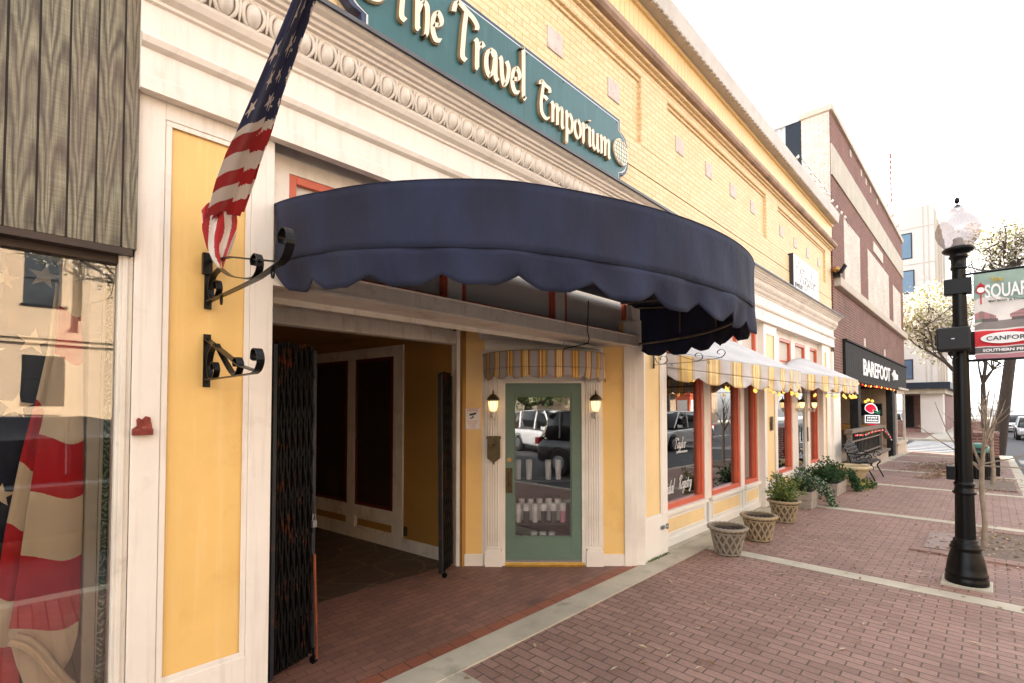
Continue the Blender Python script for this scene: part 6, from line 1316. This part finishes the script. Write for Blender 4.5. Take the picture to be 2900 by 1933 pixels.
tree('blossom_tree', 'white blossoming pear tree between the brick building and the pale office block', (30.3, 0.95, -0.35), 9.0, (31, 2.0, 6.2), (2.2, 1.9, 2.3), 15000, ['blossom', 'young_leaf'], 'bark', 4, 0.15, 0.13, (0, 0.15), 'white blossoming street trees', 5, 0.20)
tree('blossom_tree', 'white blossoming tree with a dark leaning trunk behind the banner', (30.0, -0.20, -0.42), 9.5, (30.5, -0.6, 8.3), (2.0, 2.0, 1.2), 6500, ['blossom', 'young_leaf'], 'bark', 9, 0.20, 0.12, (0, -0.80), 'white blossoming street trees', 5, 0.24, fork=0.74, nb=7)
tree('bare_tree', 'thin dark bare trunked tree beyond the brick planter wall', (33.5, 0.22, -0.42), 8.0, (33.5, 0.4, 5.0), (1.2, 1.2, 1.6), 900, ['young_leaf'], 'bark', 12, 0.12, 0.10, levels=4)
def sapling(name, label, base, H, seed, r, nbr, extra=(), bark='bark_pale', sp=0.34):
    rnd = random.Random(seed); t = thing(name, base, label, 'tree'); mb = MB(); b = Vector(base); p = [b, b + Vector((0.01, -0.012, H * .3)), b + Vector((-0.005, 0.01, H * .65)), b + Vector((0.0, 0.0, H))]
    mb.tube(p, [r * 1.25, r, r * 0.95, r * 0.9], 8); mb.build('trunk', bark, t); mb = MB()
    for k in range(nbr):
        a = rnd.uniform(0, 6.28); s_ = p[3] - Vector((0, 0, rnd.uniform(0, H * .22))); d = Vector((math.cos(a) * sp, math.sin(a) * sp, 1)).normalized(); L = rnd.uniform(0.6, 1.1); q = [s_]
        for i in range(5): d = (d + Vector((rnd.gauss(0, .07), rnd.gauss(0, .07), 0.03))).normalized(); q.append(q[-1] + d * L / 5)
        mb.tube(q, [r * 0.62 - r * 0.1 * i for i in range(6)], 5)
        for i in (2, 3, 4): 
            d2 = (d + Vector((rnd.gauss(0, .55), rnd.gauss(0, .55), rnd.gauss(.1, .3)))).normalized(); z = [q[i], q[i] + d2 * 0.18, q[i] + d2 * 0.36 + Vector((0, 0, .03))]; mb.tube(z, [r * .28, r * .18, r * .08], 4)
    for e in extra: mb.tube([tuple(b + Vector(x_)) for x_ in e], [r * .4 * (1 - i / (len(e) + 1)) for i in range(len(e))], 5)
    mb.build('branches', bark, t)
sapling('sapling', 'slender bare sapling in the leafy tree pit next to the lamp post', (8.21, 0.08, 0), 1.05, 3, 0.026, 6, [((0, 0, .95), (.1, .25, 1.15), (.1, .45, 1.30), (.1, .6, 1.45)), ((0, 0, 1.0), (0, -.3, 1.1), (0, -.6, 1.3)), ((0, 0, .98), (0, -.35, .98), (0, -.7, 1.08)), ((0, 0, .9), (0, .2, 1.15), (0, .3, 1.35), (0, .42, 1.75))])
sapling('sapling', 'pale multi-branched sapling behind the first, nearer the green-topped bin', (14.95, -0.02, -0.03), 1.15, 8, 0.036, 7, [], sp=0.42)

# =================================================================== BIN, WALLS
tc = thing('litter_bin', (16.0, 0.22, -0.05), 'black slatted litter bin with a green domed lid', 'litter bin'); c = (16.0, 0.22, -0.05)
mb = MB(); mb.lathe([(0.18, 0.02), (0.18, 0.60)], c, 24); mb.build('liner', 'ink', tc)
mb = MB()
for k in range(22): a = 2 * math.pi * k / 22; mb.bar([(c[0] + r_ * math.cos(a), c[1] + r_ * math.sin(a), c[2] + z) for r_, z in ((0.20, 0.02), (0.205, 0.35), (0.215, 0.66))], (-math.sin(a), math.cos(a), 0), 0.032, 0.008)
for z in (0.06, 0.62): mb.lathe([(0.208, z), (0.222, z), (0.222, z + 0.03), (0.208, z + 0.03)], c, 28)
mb.build('slats', 'iron', tc)
mb = MB(); mb.lathe([(0.22, 0.66), (0.225, 0.70), (0.20, 0.78), (0.15, 0.84), (0.08, 0.875), (0.001, 0.885)], c, 28); mb.build('dome_lid', 'trash_green', tc)
mb = MB(); mb.prism([(-0.09, 0.70), (0.09, 0.70), (0.08, 0.78), (-0.08, 0.78)], 0.0, 0.02, lambda u, w, z: (c[0] - 0.205 - w, c[1] - u, c[2] + z)); mb.build('opening', 'ink', tc)
def lowwall(nm, label, x0, x1, y0, y1, H):
    t = thing(nm, ((x0 + x1) / 2, (y0 + y1) / 2, zg(x0)), label, 'wall'); mb = MB(); mb.box(x0, x1, y0, y1, zg(x1) - 0.1, zg(x0) + H); mb.build('brickwork', 'brick_far', t); mb = MB(); mb.box(x0 - 0.02, x1 + 0.02, y0 - 0.02, y1 + 0.02, zg(x0) + H, zg(x0) + H + 0.06); mb.build('coping', 'brick_far', t, bevel=0.006)
lowwall('planter_wall', 'red brick planter wall behind the litter bin', 18.6, 20.4, -0.16, 0.62, 1.0)
lowwall('planter_wall', 'red brick planter wall across the side street, left of the dark tree trunk', 39.8, 41.5, 0.25, 1.6, 1.0)
mb = MB(); mb.lathe([(0.14, 0), (0.15, 0.46), (0.13, 0.48)], (17.55, -0.02, -0.08), 4, smooth=False); tag(mb.build('waste_box', 'iron', bevel=0.01), 'small dark square box standing before the brick planter wall', 'box')

# =================================================================== FAR CORNER BLOCK
tw = thing('office_block', (55, 9, 0), 'pale concrete office block with blue windows across the side street', 'building')
zt = -0.3
mb = MB(); mb.box(48.4, 75, 2.75, 26, 3.45, 17.0); mb.build('wall', 'tower', tw)
mb = MB()
for y in (3.05, 3.35, 5.9, 9.0): mb.box(48.37, 48.4, y, y + 0.05, 3.45, 17.0)
for z in (6.5, 9.6, 12.6, 15.4): mb.box(48.375, 48.4, 2.75, 26, z, z + 0.05)
for x in (48.45, 49.2, 51.5, 54.5, 58): mb.box(x, x + 0.25, 2.62, 2.75, 3.45, 16.6)
mb.build('panel_joints', 'limestone', tw)
for z0_, z1_, y0_, y1_ in ((13.1, 15.1, 4.05, 5.6), (10.4, 12.2, 3.95, 5.0), (7.4, 9.2, 3.95, 5.0), (3.75, 5.3, 4.15, 5.2)):
    mb = MB()
    for q in ((y0_, y0_ + 0.07, z0_, z1_), (y1_ - 0.07, y1_, z0_, z1_), (y0_ + 0.07, y1_ - 0.07, z0_, z0_ + 0.07), (y0_ + 0.07, y1_ - 0.07, z1_ - 0.07, z1_)): mb.box(48.36, 48.42, q[0], q[1], q[2], q[3])
    f = mb.build('window', 'navy_panel', tw); mb = MB(); mb.box(48.385, 48.395, y0_ + 0.07, y1_ - 0.07, z0_ + 0.07, z1_ - 0.07); mb.build('pane', 'win_blue', f)
for x in (50.2, 52.6, 55.5):
    for z in (5.0, 8.5, 12.0): mb = MB(); mb.box(x, x + 1.0, 2.73, 2.76, z, z + 1.9); mb.build('window', 'win_blue', tw)
mb = MB(); mb.box(47.0, 62, 2.0, 14, 2.98, 3.45); mb.build('canopy', 'navy_panel', tw); mb = MB(); mb.box(47.4, 60, 2.3, 14, 2.62, 2.98); mb.build('canopy_soffit', 'concrete', tw)
mb = MB(); mb.box(48.0, 49.8, 2.45, 3.75, zt, 2.62); mb.build('pier', 'tower', tw, bevel=0.02)
mb = MB(); mb.box(51.0, 51.3, 2.6, 14, zt - 0.1, 2.62); mb.box(51.3, 66, 2.5, 2.8, zt - 0.1, 2.62); mb.box(48, 51, 3.75, 14, zt - 0.05, zt + 0.28); mb.build('ground_floor', 'brick_far', tw)
mb = MB(); mb.box(50.9, 51.0, 4.4, 5.6, zt + 0.3, 2.5); mb.build('door', 'dark_in', tw); mb = MB(); mb.box(50.85, 50.9, 5.6, 5.68, zt + 0.3, 2.5); mb.box(50.9, 50.99, 6.1, 6.6, 1.0, 1.9); mb.build('door_frame', 'limestone', tw)
mb = MB(); mb.box(60, 110, 3.0, 12, -0.5, 7.5)
x = 61
while x < 108: mb.box(x, x + 0.6, 2.9, 3.0, 0, 7.5); mb.box(x + 1.2, x + 3.2, 2.96, 3.0, 1, 3); x += 4
tag(mb.build('row_building', 'brick_far'), 'distant brick row building beyond the office block', 'building')
mb = MB(); mb.box(39.5, 47.8, 11, 32, -0.5, 14); tag(mb.build('shade_block', 'tower'), 'unseen block added to shade the side street, hidden behind the brick building', 'building')  # out-of-view block, added to keep the sun off the crosswalk
am = thing('antenna_mast', (62, 6.75, 17), 'thin red and white radio mast rising over the far roofs', 'mast')
mb = MB(); mb.tube([(62, 6.75, 17), (62, 6.75, 22.3)], 0.04, 6); mb.build('lower_pole', 'sign_white', am)
mb = MB()
for k in range(9): z = 22.4 + k * 0.56; mb.tube([(62, 6.75, z), (62, 6.75, z + 0.36)], 0.085, 6, 0)
mb.tube([(62, 6.35, 22.1), (62, 6.75, 22.5), (62, 7.15, 22.1)], 0.05, 6); mb.tube([(62, 6.5, 27.3), (62, 7.0, 27.3)], 0.05, 6); mb.build('lattice_mast', 'rust', am)
mb = MB(); rnd = random.Random(31)

# =================================================================== CARS
def car(label, loc, rz, paint, L=4.7, W=1.85, H=1.68, group=None):
    t = thing('parked_car', loc, label, 'car', group); t.rotation_euler = (0, 0, rz)
    def part(mb, name, m, par=None, bev=0, sub=0):
        mats = [m]; me = bpy.data.meshes.new(name); me.from_pydata([tuple(v) for v in mb.v], [], mb.f); me.materials.append(M[m]); me.polygons.foreach_set('use_smooth', mb.sm if not sub else [True] * len(mb.sm)); me.update()
        o = bpy.data.objects.new(name, me); COL.objects.link(o); o.parent = par or t
        if sub: s_ = o.modifiers.new('s', 'SUBSURF'); s_.levels = sub; s_.render_levels = sub
        return o
    def loft(st):                                             # stations along x: list of closed sections
        mb = MB(); n = len(st[0]); vs = [p for s_ in st for p in s_]
        fs = [(i * n + j, i * n + (j + 1) % n, (i + 1) * n + (j + 1) % n, (i + 1) * n + j) for i in range(len(st) - 1) for j in range(n)]
        mb.add(vs, fs + [tuple(range(n))[::-1], tuple(range((len(st) - 1) * n, len(st) * n))], 0, True); return mb
    h = W / 2
    def sec(x, hw, zb_, zs, zt_, tw_): return [(x, -hw * 0.92, zb_), (x, -hw, zb_ + 0.10), (x, -hw, zs), (x, -hw * 0.97, zs + 0.06), (x, -tw_, zt_), (x, tw_, zt_), (x, hw * 0.97, zs + 0.06), (x, hw, zs), (x, hw, zb_ + 0.10), (x, hw * 0.92, zb_)]
    f = L / 2; bel = H * 0.58
    body = loft([sec(-f, h * 0.80, 0.34, 0.62, 0.80, h * .7), sec(-f + 0.10, h * 0.93, 0.26, 0.75, 0.98, h * .8), sec(-f + 0.5, h, 0.22, 0.80, bel + 0.02, h * .9), sec(-0.3, h, 0.22, 0.80, bel, h * .92), sec(f - 1.35, h, 0.22, 0.78, bel - 0.02, h * .90), sec(f - 0.6, h * 0.98, 0.22, 0.74, bel - 0.10, h * .8), sec(f - 0.12, h * 0.90, 0.26, 0.66, bel - 0.24, h * .7), sec(f, h * 0.75, 0.34, 0.52, 0.62, h * .6)])
    part(body, 'body', paint, sub=2)
    gh = loft([[(x, -a, bel - 0.03), (x, -b, z), (x, b, z), (x, a, bel - 0.03)] for x, a, b, z in ((-f + 0.14, h * .82, h * .70, bel + 0.05), (-f + 0.42, h * .90, h * .74, H - 0.10), (-f + 0.75, h * .91, h * .76, H - 0.03), (0.1, h * .92, h * .77, H - 0.02), (f - 1.75, h * .92, h * .74, H - 0.13), (f - 1.05, h * .88, h * .78, bel + 0.02))])
    part(gh, 'windows', 'car_glass')
    rf = MB(); rf.grid(lambda u, v: (-f + 0.35 + (L - 2.15) * u, (v - 0.5) * 2 * h * .77, H - 0.02 + 0.03 * math.sin(math.pi * u) - 0.10 * (abs(2 * u - 1) ** 4) - 0.03 * (2 * v - 1) ** 2), 12, 8); o = part(rf, 'roof', paint); s_ = o.modifiers.new('s', 'SOLIDIFY'); s_.thickness = 0.03
    pl = MB()
    for sy in (-1, 1):
        for xa, xb in ((-f + 0.95, -f + 0.85), (-0.1, -0.1), (f - 1.1, f - 1.85)): pl.tube([(xa, sy * h * .925, bel), (xb, sy * h * .78, H - 0.06)], 0.035, 6)
    part(pl, 'pillars', paint)
    for x in (-L * 0.30, L * 0.305):
        for sy in (-1, 1):
            wm = MB(); y0 = sy * (h - 0.22); y1 = sy * (h + 0.01); r_ = 0.34
            wm.tube([(x, y0, r_), (x, y0 + sy * 0.02, r_), (x, y1 - sy * 0.02, r_), (x, y1, r_)], [r_ * .92, r_, r_, r_ * .92], 24); wo = part(wm, 'wheel', 'tire')
            rm = MB(); rm.tube([(x, y1 - sy * 0.01, r_), (x, y1 + sy * 0.006, r_)], [r_ * .62, r_ * .58], 12); part(rm, 'rim', 'rim', wo)
            ar = MB(); ar.bar([(x + 0.40 * math.cos(R(q)), sy * (h - 0.02), r_ + 0.40 * math.sin(R(q))) for q in range(-10, 191, 20)], (0, 1, 0), 0.06, 0.03); part(ar, 'wheel_arch', 'tire')
    for sy in (-1, 1):
        m_ = MB(); m_.add([(f - 0.10, sy * h * .55, 0.72), (f - 0.30, sy * h * .92, 0.78), (f - 0.32, sy * h * .93, 0.66), (f - 0.07, sy * h * .55, 0.62)], [(0, 1, 2, 3)]); o = part(m_, 'headlight', 'lampwhite'); s_ = o.modifiers.new('s', 'SOLIDIFY'); s_.thickness = 0.06
        m_ = MB(); m_.box(-f + 0.02, -f + 0.14, min(sy * h * .6, sy * h * .9), max(sy * h * .6, sy * h * .9), 0.78, 0.96); part(m_, 'tail_light', 'bulb_red')
        m_ = MB(); m_.box(f - 1.45, f - 1.28, min(sy * h, sy * (h + .16)), max(sy * h, sy * (h + .16)), bel, bel + 0.13); part(m_, 'mirror', paint)
    m_ = MB(); m_.box(f - 0.06, f + 0.005, -h * .5, h * .5, 0.42, 0.60); part(m_, 'grille', 'tire')
    m_ = MB(); m_.box(f - 0.03, f + 0.02, -0.26, 0.26, 0.36, 0.47); part(m_, 'number_plate', 'sign_white')
    return t
zr = -0.13
car('white car parked across the far end of the street, left of the frame edge', (58.5, -1.35, rd(40)), R(178), 'car_white', H=1.5)
car('silver car just entering the frame edge on the far street', (45.5, -2.05, rd(40)), R(180), 'car_silver', H=1.45)
car('dark sport utility car parked at the kerb opposite the wood-clad window', (0.6, -3.4, zr), R(0), 'car_black', H=1.72)
car('white sport utility car reflected in the green door glass', (-5.0, -7.2, zr), R(20), 'car_white')
car('second white car reflected behind the first in the green door glass', (-9.5, -10.2, zr), R(10), 'car_white', H=1.5)
car('tall white car reflected in the shop windows', (21.5, -5.0, rd(21)), R(180), 'car_white', H=1.75)
car('white car reflected in the first shop window', (29.0, -7.5, rd(28)), R(175), 'car_white')

# =================================================================== ACROSS THE STREET (seen in the glass)
YC = -18.0
ch = thing('courthouse', (2, YC, 0), 'cream stone building with pilasters and tall windows, reflected in the left shop window', 'building')
mb = MB(); mb.box(-16, 14, YC - 6, YC - 0.45, 4.3, 11.5); mb.box(-16, 14, YC - 6, YC, 0, 3.85); mb.box(-16, 14, YC - 0.45, YC + 0.12, 3.85, 4.3); mb.box(-16, 14, YC - 0.45, YC + 0.22, 4.02, 4.12); mb.box(-16, 14, YC - 6, YC + 0.4, 11.5, 12.4)
mb.build('wall', 'court_stone', ch)
for k in range(-6, 6):
    x0 = 0.22 + k * 2.62; mb = MB(); px_ = x0 + 1.52
    mb.box(px_, px_ + 0.66, YC - 0.45, YC - 0.05, 4.75, 11.5); mb.box(px_ - 0.08, px_ + 0.74, YC - 0.45, YC + 0.03, 4.3, 4.75); mb.build('pilaster', 'court_stone', ch, bevel=0.03)
    mb = MB(); mb.box(x0, x0 + 1.1, YC - 0.02, YC + 0.012, 1.70, 1.78); mb.box(x0 - 0.06, x0 + 1.16, YC - 0.445, YC - 0.40, 5.22, 5.3)
    for a in (x0, x0 + 1.05): mb.box(a, a + 0.05, YC - 0.0, YC + 0.012, 1.78, 3.43)
    mb.box(x0 + 0.05, x0 + 1.05, YC - 0.0, YC + 0.012, 2.58, 2.63); mb.box(x0, x0 + 0.98, YC - 0.445, YC - 0.42, 6.15, 6.22); f = mb.build('window', 'iron', ch)
    mb = MB(); mb.box(x0 + 0.05, x0 + 1.05, YC - 0.0, YC + 0.006, 1.78, 3.43); mb.box(x0, x0 + 0.98, YC - 0.448, YC - 0.43, 5.3, 7.1); mb.build('pane', 'car_glass', f)
mb = MB(); mb.box(16, 60, YC - 8, YC, -0.5, 7.0)
for k in range(14): mb.box(17 + k * 3, 19 + k * 3, YC, YC + 0.05, 0.6, 2.8); mb.box(16.8 + k * 3, 19.2 + k * 3, YC, YC + 0.8, 2.9, 3.0)
tag(mb.build('shop_row', 'court_stone'), 'pale row of shops across the street, reflected in the Taylor windows' if False else 'pale row of shops across the street, reflected in the red framed windows', 'building')
mb = MB(); mb.box(-60, -18, YC - 8, YC, -0.5, 8.0); tag(mb.build('shop_row', 'limestone'), 'long cream row across the street behind the viewer', 'building')
pb = thing('phone_box', (33.0, -9.5, rd(28)), 'red telephone box reflected in the first red framed shop window', 'phone box'); mb = MB(); mb.box(32.45, 33.55, -10.0, -9.0, rd(28), 2.4); mb.box(32.4, 33.6, -10.05, -8.95, 2.4, 2.7); mb.build('cabin', 'red_trim', pb, bevel=0.03); mb = MB(); mb.box(32.65, 33.35, -9.0, -8.98, 0.4, 2.1); mb.box(32.43, 32.45, -9.85, -9.15, 0.4, 2.1); mb.build('glazing', 'lampwhite', pb)
tree('evergreen_tree', 'dense green tree reflected in the upper glass of the green door', (-12.5, -13.5, 0), 7.0, (-12.5, -13.5, 4.0), (3.6, 3.0, 3.2), 9000, ['evergreen', 'shrub'], 'bark', 41, 0.22, 0.20, levels=4, spread=0.4, fork=0.25)
tree('blossom_tree', 'blossoming branches reflected in the top of the left shop window', (3.6, -7.2, 0), 7.5, (0.9, -8.0, 5.6), (2.6, 1.2, 1.2), 2600, ['blossom', 'young_leaf'], 'bark', 44, 0.10, 0.07, levels=5, spread=0.10, fork=0.5)
tree('street_tree', 'bare street tree reflected in the red framed shop windows', (24.0, -6.3, 0), 6.0, (24, -6.3, 4.2), (1.8, 1.8, 1.8), 1200, ['young_leaf'], 'bark', 47, 0.12, 0.10, levels=4)

# =================================================================== LEAF LITTER
rnd = random.Random(99); mb = MB()
def leaf(x, y, s_, m):
    a = rnd.uniform(0, 6.28); d = Vector((math.cos(a), math.sin(a), 0)); n_ = Vector((-d.y, d.x, 0)); z = zg(x) + 0.010; c = Vector((x, y, z)); k = rnd.uniform(0.1, 0.5)
    vs = [c - d * s_, c - n_ * s_ * .38 + Vector((0, 0, s_ * k)), c + Vector((0, 0, s_ * .05)), c + n_ * s_ * .38 + Vector((0, 0, s_ * k * .8)), c + d * s_ + Vector((0, 0, s_ * k))]; mb.add(vs, [(0, 1, 2), (0, 2, 3), (1, 4, 2), (2, 4, 3)], m)
for _ in range(420): leaf(rnd.uniform(1.5, 14), rnd.uniform(-0.35, 2.4), rnd.uniform(0.012, 0.036), rnd.choice((0, 1, 1)))
for _ in range(260): leaf(rnd.uniform(1.5, 9), rnd.uniform(-0.35, 2.4), rnd.uniform(0.004, 0.009), rnd.choice((0, 1, 1)))
for _ in range(330): leaf(rnd.gauss(8.6, .6), rnd.gauss(0.1, .28), rnd.uniform(0.015, 0.04), rnd.choice((0, 1, 1)))
for _ in range(900): x = rnd.gauss(19.0, 1.3); leaf(x, 1.25 + rnd.gauss(0, .30) - (x - 19) * 0.05, rnd.uniform(0.02, 0.05), rnd.choice((0, 0, 1)))
for _ in range(600): x = rnd.uniform(15.2, 18.0); leaf(x, 0.95 + rnd.gauss(0, .14) + (16.5 - x) * 0.12, rnd.uniform(0.02, 0.045), rnd.choice((0, 0, 1)))
for _ in range(420): leaf(rnd.uniform(13.6, 17), rnd.gauss(0.0, .25), rnd.uniform(0.02, 0.05), rnd.choice((0, 1)))
for _ in range(300): leaf(rnd.uniform(17, 27), rnd.uniform(-.3, 2.0), rnd.uniform(0.015, 0.04), rnd.choice((0, 1)))
tag(mb.build('fallen_leaves', ['dead_leaf', 'dead_leaf_pale']), 'dry brown leaves scattered over the brick pavement', 'leaves', kind='stuff')
mb = MB()
for _ in range(260): x = rnd.uniform(4.85, 5.32); leaves(mb, [(x, 2.675 + rnd.uniform(-.02, .012), 0.010)], 2, 0.012, 0.006, rnd, (0,), 0.8)
tag(mb.build('moss', ['shrub']), 'green moss tufts along the foot of the white pilaster', 'moss', kind='stuff')
